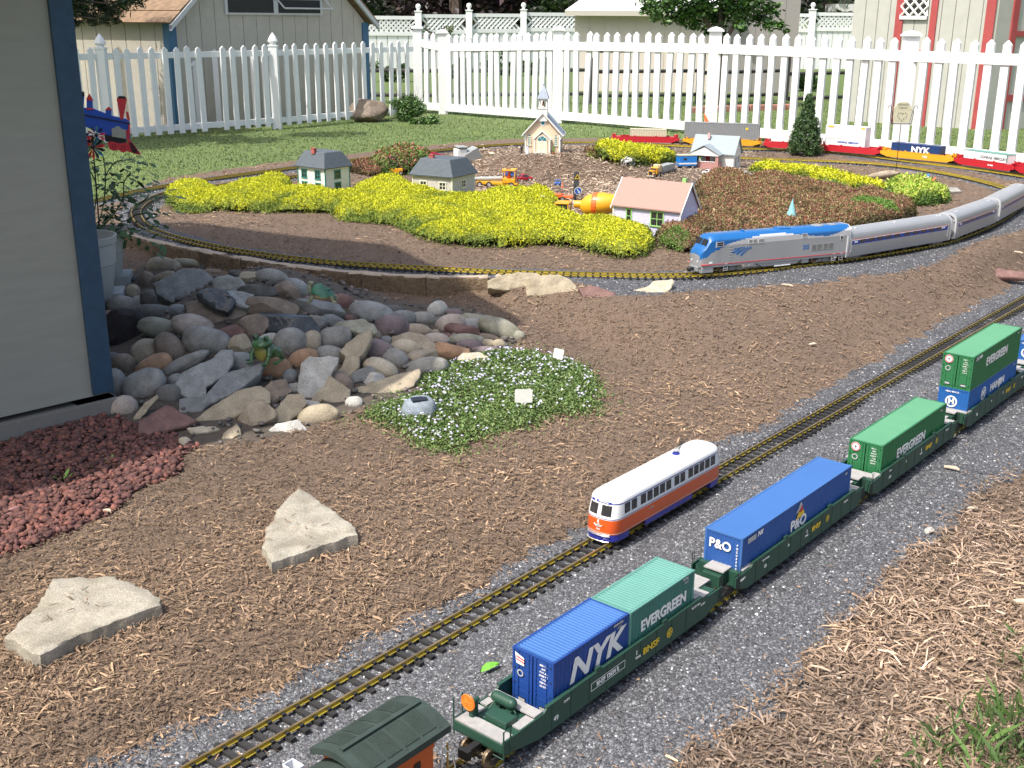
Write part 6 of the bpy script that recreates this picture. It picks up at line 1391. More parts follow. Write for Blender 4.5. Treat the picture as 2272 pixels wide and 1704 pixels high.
# blue trailer left of the cottage
P = on(1463, 364); t = thing('toy_trailer', 'bright blue toy trailer with a white stripe left of the cottage', 'toy trailer', P, hd(12), 'small toy vehicles in the village')
b = MB(); b.bx(-.035, .035, .0, .13, .018, .09); b.build('body', plain('toy_bright_blue', (.02, .2, .6), .4), t, bevel=.003); b = MB(); b.bx(-.0354, .0362, .0, .1302, .032, .042); b.build('stripe', M_WHITE, t); b = MB(); b.bx(-.037, .037, -.004, .134, .09, .096); b.build('roof', M_CREAM, t)
b = MB(); b.bx(.0352, .0362, .03, .055, .06, .075); b.build('window', M_GLASS, t); wheels(t, (.03, .10), .037, .013)
# silver wheels in the sedum
P = on(1347, 360); t = thing('toy_motorcycle', 'silver toy motorcycle with spoked wheels at the edge of the far yellow sedum', 'toy motorcycle', P, hd(35), 'small toy vehicles in the village')
for y in (0, .075):
    b = MB()
    for k in range(20): a, c = R(k*18), R(k*18+18); b.tube((0, y+.024*math.cos(a), .026+.024*math.sin(a)), (0, y+.024*math.cos(c), .026+.024*math.sin(c)), .003, .003, 5)
    for k in range(8): a = R(k*45); b.tube((0, y, .026), (0, y+.022*math.cos(a), .026+.022*math.sin(a)), .001, .001, 4)
    b.build('wheel', M_CHR_, t)
b = MB(); b.tube((0, .01, .03), (0, .065, .04), .009, .012, 8); b.path([(0, 0, .026), (0, .014, .06), (.012, .02, .068)], .0022); b.ball((0, .045, .05), (.008, .02, .008)); b.build('frame', M_WHB, t)
# ---------------------------------------------------------------- rocks
SM = {
 'tan': stone_mat('stone_tan', (0.432, 0.36, 0.264), (0.3, 0.252, 0.192)), 'grey': stone_mat('stone_grey', (0.348, 0.336, 0.306), (0.228, 0.222, 0.204)),
 'dark': stone_mat('stone_dark', (0.168, 0.162, 0.15), (0.102, 0.0996, 0.0936)), 'slate': stone_mat('stone_slate', (0.276, 0.282, 0.276), (0.18, 0.186, 0.186)),
 'blue': stone_mat('stone_blue_grey', (0.36, 0.366, 0.354), (0.24, 0.246, 0.24)), 'green': stone_mat('stone_green_grey', (0.36, 0.348, 0.27), (0.252, 0.246, 0.192)),
 'pink': stone_mat('stone_pale_pink', (0.504, 0.432, 0.372), (0.36, 0.3, 0.258)), 'brown': stone_mat('stone_brown', (0.3, 0.234, 0.18), (0.18, 0.144, 0.114)),
 'red': stone_mat('stone_maroon', (0.228, 0.126, 0.108), (0.15, 0.084, 0.0744)), 'lava': stone_mat('stone_lava', (.055, .043, .045), (.03, .024, .026), rough=.95),
 'sand': stone_mat('stone_sandstone', (.44, .37, .26), (.33, .28, .2)), 'cream': stone_mat('stone_cream', (.56, .50, .38), (.42, .36, .27)),
 'white': stone_mat('stone_white', (.55, .54, .50), (.38, .37, .34)), 'mauve': stone_mat('stone_mauve', (0.252, 0.198, 0.198), (0.168, 0.132, 0.138)),
 'orange': stone_mat('stone_orange_tan', (0.48, 0.288, 0.168), (0.336, 0.204, 0.126)), 'wet': stone_mat('stone_wet', (.07, .078, .083), (.04, .045, .05), rough=.13),
 'slab': stone_mat('paver_limestone', (.42, .385, .31), (.31, .285, .235), sc=14)}
RG = 'rocks piled around the little waterfall'
import bmesh
_ico = bmesh.new(); bmesh.ops.create_icosphere(_ico, subdivisions=4, radius=1); ICO_V = [v.co.copy() for v in _ico.verts]; ICO_F = [tuple(v.index for v in f.verts) for f in _ico.faces]
_ic3 = bmesh.new(); bmesh.ops.create_icosphere(_ic3, subdivisions=3, radius=1); IC3_V = [v.co.copy() for v in _ic3.verts]; IC3_F = [tuple(v.index for v in f.verts) for f in _ic3.faces]
CR = Vector(CAMM[0]); CU = Vector(CAMM[1]); CF = Vector(CAMM[2])
def rock_mesh(name, a, b, c, kind, seed, big=True):
    VV, FF = (ICO_V, ICO_F) if big else (IC3_V, IC3_F); rnd = random.Random(seed); off = Vector((rnd.random()*50, rnd.random()*50, rnd.random()*50)); out = []
    pl = []
    if kind == 'a':
        for _ in range(11):
            n = Vector((rnd.gauss(0, 1), rnd.gauss(0, 1), rnd.gauss(0, 1))).normalized(); pl.append((n, .56+rnd.random()*.3))
    for v in VV:
        p = v.copy(); k = 1+(.13 if kind == 'r' else .2)*noise.noise(p*.9+off)+(.035 if kind == 'r' else .05)*noise.noise(p*2.6+off)
        if kind == 'r': p = Vector(tuple(math.copysign(abs(x)**.92, x) for x in p))
        p = p*k
        for n, d in pl:
            e = p.dot(n)-d
            if e > 0: p = p-n*e*.93
        p = p*(1+(.012 if kind == 'r' else .03)*noise.noise(p*9+off)+(.0 if kind == 'r' else .012)*noise.noise(p*24+off))
        if kind == 'a': p *= 1.18
        out.append((p.x*a, p.y*b, p.z*c))
    me = bpy.data.meshes.new(name); me.from_pydata(out, [], FF); me.polygons.foreach_set('use_smooth', [True]*len(FF)); me.update()
    if kind == 'a': me.set_sharp_from_angle(angle=R(28))
    return me
ORI = {'A': (194.7, 545.2, .15845), 'B': (486.8, 564.7, .15845), 'C': (214.2, 759.4, .15845), 'D': (525.7, 739.9, .15845), 'E': (759.4, 623.1, .17606), 'G': (0, 0, 1.)}
NR_ = [0]
def rock(reg, x, y, w_, h, ang, m, kind, label, name='rock', dz=0., push=-.45, flat=.8, group=RG):
    ox, oy, s = ORI[reg]; px, py = ox+x*s, oy+y*s; P = on(px, py if reg != 'G' else py+h*.42, .0+dz); k = ppm(P)
    f_ = 1.62 if reg != 'G' else 1.86; a, b_ = w_*s/f_/k, h*s/f_/k; c = min(a, b_)*flat+max(a, b_)*.12
    up = (CU*.8+Vector((0, 0, 1))*.2).normalized(); fw = CR.cross(up).normalized()
    r_ = CR*math.cos(R(-ang))+up*math.sin(R(-ang)); u_ = -CR*math.sin(R(-ang))+up*math.cos(R(-ang))
    NR_[0] += 1; me = rock_mesh(name, a, b_, c, kind, NR_[0]*7+3, big=w_*s > 22)
    o = link(name, me, SM[m]); M = Matrix((r_, u_, r_.cross(u_))).transposed().to_4x4(); M.translation = P+CF*c*push+Vector((0, 0, b_*.8 if reg == 'G' else 0)); o.matrix_world = M
    return tag(o, label, 'rock', group)
def flag(reg, pts, m, label, th=.03, tilt=.45, name='rock_slab', dz=0., lean=0., group=RG, cat='rock', bump=.006, on_plane=None, edge=.004):
    """flat broken stone: outline laid in its own tilted plane, real thickness"""
    ox, oy, s = ORI[reg]; P = [(ox+x*s, oy+y*s) for x, y in pts]; cx = sum(p[0] for p in P)/len(P); cy = sum(p[1] for p in P)/len(P)
    C0 = on(cx, cy, dz); view = (C0-Vector((0, 0, CH))).normalized(); n = (Vector((0, 0, 1))*(1-tilt)-view*tilt+CR*lean).normalized()
    if on_plane is not None: C0 = at(cx, cy, on_plane); n = Vector((0, 0, 1))
    W_ = []
    for p in P:
        d = Vector(ray(*p)); t = n.dot(C0-Vector((0, 0, CH)))/n.dot(d); W_.append(Vector((0, 0, CH))+d*t)
    Cq = sum(W_, Vector())/len(W_); W_ = [Cq+(p-Cq)*(1.09 if reg != 'G' else 1) for p in W_]; ax = (CR-n*CR.dot(n)).normalized(); ay = n.cross(ax); Cw = sum(W_, Vector())/len(W_)
    Q = [((p-Cw).dot(ax), (p-Cw).dot(ay)) for p in W_]; size = max(math.hypot(*q) for q in Q); D = []
    rnd = random.Random(len(label)*13+int(cx)); off = Vector((rnd.random()*30, 0, 0)); N = len(Q)
    for i in range(N):
        a, b_ = Q[i], Q[(i+1) % N]; L = math.hypot(b_[0]-a[0], b_[1]-a[1]); k = max(2, int(L/.008))
        for j in range(k):
            t = j/k; x, y = a[0]+(b_[0]-a[0])*t, a[1]+(b_[1]-a[1])*t; e = edge*(noise.noise(Vector((x*40, y*40, 2))+off)+.5*noise.noise(Vector((x*120, y*120, 5))+off)); r = math.hypot(x, y)+1e-9; D.append((x+x/r*e, y+y/r*e))
    rings_ = []; K = len(D)
    def ringat(f, z, jz): return [(x*f, y*f, z+jz*noise.noise(Vector((x*f*30, y*f*30, 0))+off)+jz*.4*noise.noise(Vector((x*f*90, y*f*90, 4))+off)) for x, y in D]
    e = min(.006, th*.2)/size
    rings_ = [ringat(1-e*2, -th, 0), ringat(1, -th*.8, .001), ringat(1+e*.3, -th*.35, .001), ringat(1, -.003, bump*.3), ringat(1-e*1.4, 0, bump*.5)]+[ringat(f, .001, bump) for f in (.82, .6, .38, .16)]
    b = MB(); b.rings(rings_, caps=False); b.f.append(tuple(range((len(rings_)-1)*K, len(rings_)*K))); b.mi.append(0)
    o = b.build(name, SM[m], smooth=True); o.data.set_sharp_from_angle(angle=R(38)); M = Matrix((ax, ay, n)).transposed().to_4x4(); M.translation = Cw; o.matrix_world = M
    return tag(o, label, cat, group)
RK = [
 ('A',1028,205,390,215,5,'tan','r','pale smooth oval stone topmost at the back left of the pile'),
 ('A',1420,165,480,105,9,'green','r','long dark olive stone right of the pale topmost oval'),
 ('A',1700,280,240,85,6,'brown','r','small flat brownish stone below the long olive one'),
 ('A',1020,345,270,120,-20,'tan','r','tan stone wedged under the pale topmost oval'),
 ('A',800,420,190,330,18,'brown','a','tall tan-brown stone leaning at the upper left of the big slate boulder'),
 ('A',600,555,170,190,0,'tan','r','dull tan stone beside the pale stepping blocks'),
 ('A',690,715,190,210,0,'blue','r','small blue-grey stone between two grey eggs on the left'),
 ('A',480,755,360,245,10,'grey','r','squarish grey stone next to the stepping blocks'),
 ('A',910,672,350,240,15,'dark','r','smooth dark egg left of the big slate boulder'),
 ('A',930,855,580,230,4,'dark','r','wide dark oval lying under the smooth dark egg'),
 ('A',1222,812,195,170,0,'slate','r','small slate-coloured stone right of the wide dark oval'),
 ('A',290,945,290,250,0,'red','r','dark red-brown stone below the squarish grey one'),
 ('A',520,1130,520,500,0,'lava','a','big rough purple-black lava boulder on the left side'),
 ('A',985,1050,510,240,14,'green','r','greenish grey oval left of the pale pink stone'),
 ('A',1430,1025,490,280,14,'pink','r','pale pinkish stone with a crease, brightest on the left side'),
 ('A',1615,1215,525,335,5,'grey','r','large grey-tan oval overlapping the pale pink stone'),
 ('A',800,1385,330,330,-35,'tan','r','tan egg in front of the purple-black lava boulder'),
 ('A',1110,1325,390,300,48,'brown','r','dark brown oval slanting down between tan egg and large oval'),
 ('A',505,1540,310,270,20,'brown','r','round grey-brown stone below the lava boulder'),
 ('A',310,1500,260,240,0,'dark','r','dark stone behind the round grey-brown one near the corner board'),
 ('A',870,1565,450,240,-25,'orange','r','reddish-brown oval under the tan egg'),
 ('A',1285,1530,610,165,-27,'grey','r','long slender grey stone pointing up right'),
 ('A',1320,1252,120,115,0,'blue','r','small blue-grey pebble left of the large grey-tan oval'),
 ('A',245,1250,160,420,-8,'tan','r','pale upright stone squeezed against the corner board'),
 ('A',1910,1262,130,160,0,'slate','r','small slate pebble right of the large grey-tan oval'),
 ('B',355,235,225,175,10,'sand','a','small yellowish angular stone on the back rim'),
 ('B',655,230,385,195,9,'grey','r','speckled grey oval on the back rim left of the turtle'),
 ('B',985,370,300,200,25,'blue','r','blue-grey stone touching the front of the turtle'),
 ('B',460,425,420,210,0,'dark','a','dark block in the shade under the speckled rim oval'),
 ('B',860,440,340,220,35,'brown','a','grey-brown slanting block below the blue-grey stone'),
 ('B',620,650,520,270,4,'brown','a','brown shaded boulder in the middle of the waterfall'),
 ('B',1310,670,530,260,5,'slate','a','dark slate block that the turtle stands on'),
 ('B',1600,565,290,200,5,'red','r','maroon stone behind the tail of the turtle'),
 ('B',1790,582,120,85,10,'tan','r','tiny tan stone beside the maroon one'),
 ('B',1990,725,540,290,12,'blue','r','big smooth blue-grey boulder at the right of the turtle'),
 ('B',900,890,690,260,8,'wet','a','dark glistening boulder behind the frog'),
 ('B',370,890,340,270,-5,'brown','a','grey-brown block left of the dark glistening boulder'),
 ('B',1280,845,210,200,0,'grey','a','grey block between glistening boulder and flagstone'),
 ('B',1480,850,290,180,0,'slate','a','dark slate under the flagstone with the red pebble'),
 ('B',1690,795,130,105,0,'red','r','dark red pebble lying on a pale flagstone'),
 ('B',905,1120,355,360,5,'grey','r','large round grey stone right of the frog'),
 ('B',1190,1122,235,285,8,'tan','r','upright tan egg right of the large round grey stone'),
 ('B',1490,1065,410,270,-15,'grey','r','blunt speckled grey stone beside the upright tan egg'),
 ('B',1730,985,110,75,-10,'white','r','small white pebble at the tip of the yellow slab'),
 ('B',640,1060,290,120,0,'white','a','pale flat stone behind the back of the frog'),
 ('B',1435,1285,355,225,8,'grey','r','smooth beige-grey oval above the big pale angular rock'),
 ('B',705,1470,365,265,6,'orange','r','orange-tan egg right below the frog'),
 ('B',1060,1350,370,240,-20,'orange','r','brownish oval right of the orange-tan egg'),
 ('B',190,1400,340,270,-12,'blue','r','blue-grey rounded stone left of the frog feet'),
 ('B',225,1155,270,240,-28,'sand','a','ochre angular stone touching the left of the frog'),
 ('B',890,1575,170,180,-20,'slate','r','slate-coloured stone in the gap under the orange-tan egg'),
 ('B',50,990,420,150,-22,'red','a','purplish-red slate under the wet slab'),
 ('C',265,510,250,460,-8,'grey','r','tall speckled grey stone hard against the corner board'),
 ('C',640,490,525,390,-30,'grey','r','largest grey-tan egg at the lower left'),
 ('C',985,600,325,255,6,'dark','r','dark speckled pebble right of the largest egg'),
 ('C',350,770,320,270,-32,'pink','r','pinkish rounded stone at the shed corner above the red gravel'),
 ('C',1170,1262,200,140,5,'cream','a','rough pale stone half sunk in the mulch by the red gravel'),
 ('C',1055,400,170,150,-30,'blue','r','small grey stone peeking out under the big slate flag'),
 ('D',180,1025,520,330,-16,'tan','a','tan-brown boulder at the front edge above the mulch'),
 ('D',1020,1000,475,262,-8,'sand','r','smooth flat yellowish oval at the front edge of the pile'),
 ('D',1522,822,210,160,0,'white','r','small white speckled stone at the corner of the flowers'),
 ('D',930,860,270,110,8,'white','a','pale flat stone behind the smooth yellowish oval'),
 ('D',1600,475,300,230,-28,'slate','a','dark streaked stone between two limestone slabs'),
 ('D',1770,520,240,170,-5,'white','a','white lichened stone with a tuft of green'),
 ('D',1890,365,410,220,24,'cream','r','smooth cream-coloured oval glowing in the sun'),
 ('D',690,650,230,140,0,'grey','a','grey stone left of the big pale angular rock'),
 ('D',1330,560,330,230,30,'brown','r','brown stone hidden behind the sunlit triangular rock'),
 ('E',550,890,285,240,38,'grey','r','speckled grey egg right of the cream oval'),
 ('E',345,785,360,250,18,'mauve','r','mauve stone above the cream oval'),
 ('E',490,268,260,100,4,'dark','r','dark half-buried stone at the back edge'),
 ('E',630,370,275,165,-5,'slate','r','dark grey stone behind the mauve dome'),
 ('E',855,382,280,165,-5,'grey','r','grey oval second from the back right'),
 ('E',1050,278,220,180,-32,'white','r','pale heart-shaped stone standing at the back edge'),
 ('E',1270,312,180,100,12,'mauve','r','mauve stone half buried behind the pile'),
 ('E',1070,432,215,130,-10,'dark','r','dark oval below the pale heart-shaped stone'),
 ('E',1215,458,310,225,-20,'pink','r','pale grey stone with a brownish underside'),
 ('E',1520,382,380,140,5,'green','a','flat olive-grey stone left of the large speckled one'),
 ('E',1480,455,240,140,-5,'blue','r','bluish stone under the flat olive-grey one'),
 ('E',1825,512,465,225,24,'green','r','large olive speckled stone at the right tip of the pile'),
 ('E',2060,585,120,115,20,'green','r','small olive stone touching the right tip of the pile'),
 ('E',500,482,340,270,0,'mauve','r','mauve dome-shaped stone in the middle right'),
 ('E',780,525,310,150,0,'tan','r','beige stone right of the mauve dome'),
 ('E',1390,535,360,170,10,'red','a','reddish-brown flat stone in front of the bluish one'),
 ('E',1170,612,180,120,0,'red','a','small maroon stone left of the reddish flat one'),
 ('E',958,542,90,62,0,'sand','r','left one of two tiny tan pebbles'),
 ('E',1030,545,90,72,-30,'sand','r','right one of two tiny tan pebbles'),
 ('E',670,742,320,190,0,'cream','r','cream speckled stone above the speckled grey egg'),
 ('E',1035,645,290,160,5,'pink','r','pale pink speckled stone behind the tan block'),
 ('E',1390,645,400,150,0,'green','r','flat olive stone behind the small mauve oval'),
 ('E',1450,712,270,145,0,'mauve','r','small mauve oval near the top of the flowers'),
 ('E',1655,680,190,95,0,'sand','r','left one of two ochre stones by the flowers'),
 ('E',1812,688,135,110,0,'sand','r','right one of two ochre stones by the flowers'),
 ('E',1690,612,220,90,12,'brown','r','brownish flat stone under the large olive one'),
 ('E',1640,762,310,90,0,'mauve','r','mauve speckled stone at the upper edge of the flowers'),
 ('E',1185,782,360,200,5,'orange','a','orange banded stone above the green ground cover'),
 ('E',830,872,360,225,-5,'tan','a','tan angular stone between cream and granite stones'),
 ('E',900,985,480,225,-15,'grey','r','grey granite stone with a white quartz vein'),
 ('E',1090,912,150,100,15,'mauve','r','small mauve stone right of the granite'),
 ('E',300,598,140,140,0,'brown','r','small round brown stone under the flagstone'),
 ('E',440,660,150,120,20,'slate','r','slate pebble in the gap above the mauve stone'),
 ('E',2125,792,75,48,0,'sand','r','tiny beige pebble right above the flowers'),
]
for r_ in RK:
    o_ = rock(*r_)
for args in (
 ('A', [(900,420),(1150,300),(1250,235),(1480,235),(1600,300),(1690,420),(1660,510),(1480,520),(1400,640),(1330,720),(1130,660),(960,560)], 'slate', 'big flat slate boulder at the top of the waterfall', .09, .62, .03),
 ('A', [(1850,520),(1980,520),(2210,570),(2190,690),(2120,740),(1960,700),(1860,640)], 'blue', 'pale slate slab right of the wet shiny one', .04, .5, .05),
 ('A', [(1480,560),(1560,505),(1720,490),(1860,530),(1960,640),(1930,720),(1860,790),(1700,740),(1560,660)], 'wet', 'wet shiny dark slab where the water comes out', .04, .5, .075),
 ('A', [(1320,700),(1480,650),(1700,760),(1870,800),(2000,720),(2150,780),(2060,880),(1900,950),(1690,990),(1560,940),(1380,880)], 'brown', 'brown ledge below the wet shiny slab', .07, .65, .02),
 ('A', [(1680,400),(1740,330),(1880,315),(2030,350),(2110,440),(2110,500),(1990,530),(1800,510),(1700,480)], 'grey', 'curved grey-brown rock behind the wet shiny slab', .06, .7, .03),
 ('B', [(1470,900),(1560,820),(1700,800),(1880,790),(2000,850),(2045,910),(2040,970),(1900,985),(1700,930)], 'green', 'flat pale flagstone carrying a dark red pebble', .022, .4, .07),
 ('B', [(1980,950),(1970,1080),(1880,1250),(1820,1300),(1825,1420),(1640,1620),(1530,1590),(1530,1500),(1600,1420),(1640,1280),(1560,1230),(1650,1130),(1800,1020)], 'sand', 'long yellow limestone slab leaning down across the sunlit part', .055, .55, .05),
 ('B', [(1050,1400),(1160,1310),(1290,1330),(1400,1300),(1520,1330),(1510,1400),(1440,1510),(1400,1640),(1360,1760),(1250,1800),(1200,1880),(1080,1850),(1000,1750),(1020,1590)], 'white', 'big pale grey angular rock with white veins', .07, .72, .05),
 ('C', [(1040,490),(1160,280),(1300,200),(1540,110),(1640,0),(1800,0),(1800,180),(1700,330),(1450,480),(1460,600),(1340,660),(1200,580)], 'blue', 'big smooth slate flag leaning at the left front', .022, .55, .055),
 ('C', [(1130,850),(1130,640),(1340,670),(1470,590),(1700,310),(2205,170),(2140,330),(1850,550),(1500,720),(1350,860),(1250,880)], 'slate', 'long dark slate slab under the big smooth flag', .045, .5, .03),
 ('C', [(1350,910),(1560,740),(1900,540),(2180,480),(2285,560),(2290,700),(2050,790),(1850,900),(1760,890),(1740,970),(1560,1020),(1480,960)], 'sand', 'long pinkish-yellow limestone below the dark slate slab', .05, .55, .02),
 ('C', [(560,1100),(580,940),(900,740),(1010,770),(1080,820),(1300,920),(1320,940),(1050,1030),(700,1110)], 'red', 'flat maroon flagstone lying over the red gravel', .018, .35, .03),
 ('C', [(460,960),(480,880),(620,700),(780,600),(800,640),(640,830),(520,960)], 'sand', 'thin yellowish stone stuck upright behind the maroon flagstone', .02, .8, .02),
 ('C', [(1220,1035),(1580,1015),(1640,1060),(1500,1100),(1270,1120)], 'cream', 'small pale slab tucked under the limestone at the front', .02, .5, .01),
 ('C', [(1660,1210),(1700,1110),(1800,1030),(1870,980),(1930,1130),(1830,1200)], 'sand', 'small ochre wedge of stone at the front edge', .04, .7, .01),
 ('D', [(290,600),(380,530),(560,505),(640,660),(390,830),(340,700)], 'brown', 'brown squared block under the orange-tan egg', .06, .55, .03),
 ('D', [(345,1010),(500,850),(600,720),(800,705),(850,820),(770,930),(600,1075),(390,1110)], 'sand', 'blotchy elongated limestone left of the smooth yellowish oval', .05, .6, .03),
 ('D', [(330,1230),(450,1110),(740,1050),(850,1180),(760,1230),(560,1260)], 'white', 'low grey-white stone at the very front of the pile', .03, .5, .005),
 ('D', [(1180,450),(1300,550),(1440,640),(1420,770),(1340,870),(1110,800),(930,790),(1000,690),(1120,600)], 'sand', 'sunlit triangular sandstone right of the big pale angular rock', .06, .6, .02),
 ('E', [(0,1240),(270,1140),(560,1060),(800,990),(820,1040),(740,1180),(270,1400),(190,1330)], 'sand', 'broad flat sandstone slab bordering the flowers', .035, .35, .012),
 ('E', [(510,690),(520,590),(700,540),(850,560),(1020,680),(1000,810),(800,700),(640,690)], 'tan', 'tan squared block right of the mauve dome', .05, .6, .03),
 ('E', [(1130,1010),(1260,950),(1300,860),(1370,790),(1560,790),(1660,850),(1600,940),(1400,1000),(1250,1030)], 'cream', 'white and orange crusted rock among the flowers', .05, .55, .015),
):
    reg, pts, m, lab, th, tilt, dz = args; flag(reg, pts, m, lab, th, tilt, dz=dz)
# stones holding the bank beside the loop
flag('G', [(1052,606),(1075,596),(1120,588),(1160,589),(1175,600),(1140,620),(1095,628),(1055,622)], 'sand', 'pale sandstone boulder at the right end of the block wall', .08, .7, dz=.02, group='boulders along the track bank')
flag('G', [(1135,618),(1140,600),(1165,594),(1205,592),(1235,605),(1252,628),(1235,641),(1180,643),(1138,640)], 'sand', 'biggest pale sandstone boulder on the bank beside the loop', .08, .7, dz=.02, group='boulders along the track bank')
flag('G', [(1250,622),(1285,616),(1330,632),(1325,645),(1260,642)], 'red', 'low purple stone right of the biggest sandstone boulder', .04, .5, dz=.01, group='boulders along the track bank')
flag('G', [(1368,626),(1400,618),(1412,606),(1452,602),(1456,612),(1436,636),(1405,642)], 'cream', 'pale flat stone in the ballast in front of the locomotive', .025, .4, dz=.012, group='boulders along the track bank')
flag('G', [(2090,582),(2150,578),(2215,588),(2215,600),(2110,596)], 'red', 'low reddish stone on the mulch near the right edge', .02, .3, dz=.008, group='boulders along the track bank')
rock('G', 794, 242, 68, 50, 0, 'brown', 'a', 'brown boulder leaning on the white fence beside the bush', 'boulder', group=None, push=.1)
tag([o for o in bpy.data.objects if o.name.startswith('boulder')][0], cat='boulder')
for px, w_, m, lab in ((1905, 62, 'tan', 'left one of two low stones at the foot of the heart sign'), (1965, 56, 'mauve', 'right one of two low stones at the foot of the heart sign')):
    rock('G', px, 379, w_, 15, -8 if px < 1930 else 10, m, 'r', lab, group='stones under the heart sign')
flag('G', [(2022,404),(2068,404),(2078,412),(2030,416)], 'grey', 'small grey stone tile next to the fallen gnome', .03, .2, dz=.02, group=None)
# ---------------------------------------------------------------- stepping pavers
for pts, lab in (([(112,1248),(245,1243),(305,1268),(346,1290),(345,1304),(250,1338),(150,1378),(85,1414),(60,1402),(15,1372),(60,1325),(95,1285)], 'larger pale broken concrete paver at the lower left'), ([(645,1052),(668,1064),(720,1104),(771,1138),(768,1152),(690,1178),(630,1200),(588,1212),(568,1180),(576,1140),(600,1098),(620,1075)], 'smaller triangular broken concrete paver right of the larger one')):
    o = flag('G', pts, 'slab', lab, .05, 0, on_plane=.018, name='paver', cat='paver', group='broken pavers in the mulch', bump=.003, edge=.008)
Pp = []
for cx, cy, r in ((165, 1300, 95), (650, 1130, 70)):
    for _ in range(16): Pp.append(tuple(at(cx+rng.normal(0, r*.5), cy+rng.normal(0, r*.3), .018).xy))
Pp = np.array(Pp); chips('paver_chips', Pp, .006+.016*rng.random(len(Pp)), .0012+.002*rng.random(len(Pp)), tints(len(Pp), [(.8, .75, .7)], [1]), M_CHIP, z=.0175, tilt=.08, label='few wood splinters lying on the two pale pavers')
# pale blocks under the pots
M_CONC = mat('pale_concrete', (.40, .41, .40), .85, var=.08, sc=50, bump=.0006, bsc=300)
for c, lab in (((262, 612), 'upper pale concrete block behind the pots'), ((246, 650), 'lower pale concrete block in front of the pots')):
    P = on(*c); b = MB(); b.bx(-.17, .10, -.07, .07, -.02, .045); tag(b.build('concrete_block', M_CONC, loc=(P.x-.06, P.y, P.z), rz=R(12), bevel=.004), lab, 'concrete block', 'pale blocks by the pots')
# ---------------------------------------------------------------- scalloped edging wall
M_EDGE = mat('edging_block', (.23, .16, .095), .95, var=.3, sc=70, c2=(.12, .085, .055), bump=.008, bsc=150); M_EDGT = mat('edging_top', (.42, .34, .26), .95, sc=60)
ew = thing('edging_wall', 'low wall of scalloped brown concrete edging blocks holding up the track bed', 'edging wall', (0, 0, 0))
TP = [(205,478),(255,500),(330,524),(400,540),(490,556),(565,568),(650,580),(690,586),(776,592),(785,592),(915,598),(925,600),(1052,600)]
JW = [(250,502),(330,524),(428,543),(520,560),(640,578),(780,592),(920,600),(1054,600),(1085,598)]
for k, (p, q_) in enumerate(zip(JW[:-1], JW[1:])):
    A_, B_ = at(*p, .122), at(*q_, .122); d = (B_-A_); L = d.length; u = d.normalized(); n = Vector((u.y, -u.x, 0)); b = MB(); rs = []; N = 14
    for i in range(N+1):
        t = i/N; sag = .016*math.sin(math.pi*t); c = A_+u*(L*(.004+t*.992)); top = .128-.010*math.sin(math.pi*t)+.003*noise.noise(c*30); g0 = -.03; r = []
        for o_, z in ((.0, g0), (.0, .03), (-.001, .07), (0, top-.006), (-.006, top), (-.05, top-.002), (-.05, g0)):
            j = .007*noise.noise(Vector((c.x*40, c.y*40, z*60+k)))
            pp = c-n*(sag)+n*(o_+j); r.append((pp.x, pp.y, z))
        rs.append(r)
    b.rings(rs)
    for fi, f in enumerate(b.f):
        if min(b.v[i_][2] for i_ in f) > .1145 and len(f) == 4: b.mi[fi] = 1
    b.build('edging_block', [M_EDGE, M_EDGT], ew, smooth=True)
# ---------------------------------------------------------------- turtle
M_SHELL = stone_mat('turtle_shell', (.08, .26, .16), (.04, .13, .09), sc=40, rough=.5); M_TSKIN = stone_mat('turtle_skin', (.32, .31, .2), (.18, .2, .13), sc=60, rough=.6); M_TBEL = plain('turtle_belly', (.38, .29, .16), .6)
P = at(692, 646, .17); P = on(694, 652, .055)-Vector(ray(694, 652))*.13; k = ppm(P); S = 74/k/2
tu = thing('turtle_figure', 'green-shelled turtle figure stretching its neck on the rocks', 'turtle figure', P, R(0))
b = MB()
rs = []
for j in range(9):
    a = math.pi/2*j/8; rs.append([(S*.12+S*.72*math.cos(a)*math.cos(2*math.pi*i/20), S*.52*math.cos(a)*math.sin(2*math.pi*i/20), S*(.42+.52*math.sin(a))+(.04*S*math.sin(i*2*math.pi/20*5)*math.cos(a))-S*.22*math.cos(2*math.pi*i/20)*.8) for i in range(20)])
b.rings(rs); b.build('shell', M_SHELL, tu, smooth=True)
sc_ = MB()
for a, r in [(0, 0)]+[(k_*60, .42) for k_ in range(6)]:
    x, y = S*.12+S*.72*r*math.cos(R(a)), S*.52*r*math.sin(R(a)); z = S*(.42+.52*math.sqrt(1-r*r))-S*.18*r*math.cos(R(a)); sc_.ball((x, y, z-.004), (S*.17, S*.14, S*.07), 6, 5)
sc_.build('shell_plate', M_SHELL, tu)
b = MB(); b.ball((S*.12, 0, S*.36), (S*.62, S*.42, S*.24), 16, 8); b.build('belly', M_TBEL, tu, smooth=True)
b = MB(); nk = [(-.42, .40, .16), (-.60, .62, .14), (-.66, .85, .12), (-.62, 1.02, .115)]
b.rings([[(S*(x+r*math.cos(2*math.pi*i/10)), S*r*math.sin(2*math.pi*i/10), S*z) for i in range(10)] for x, z, r in nk]); b.ball((S*-.57, 0, S*1.12), (S*.2, S*.13, S*.13), 12, 8); b.build('head', M_TSKIN, tu, smooth=True)
b = MB()
for s in (-1, 1): b.ball((S*-.62, s*S*.11, S*1.16), S*.03, 6, 5)
b.build('eye', M_BLACK, tu)
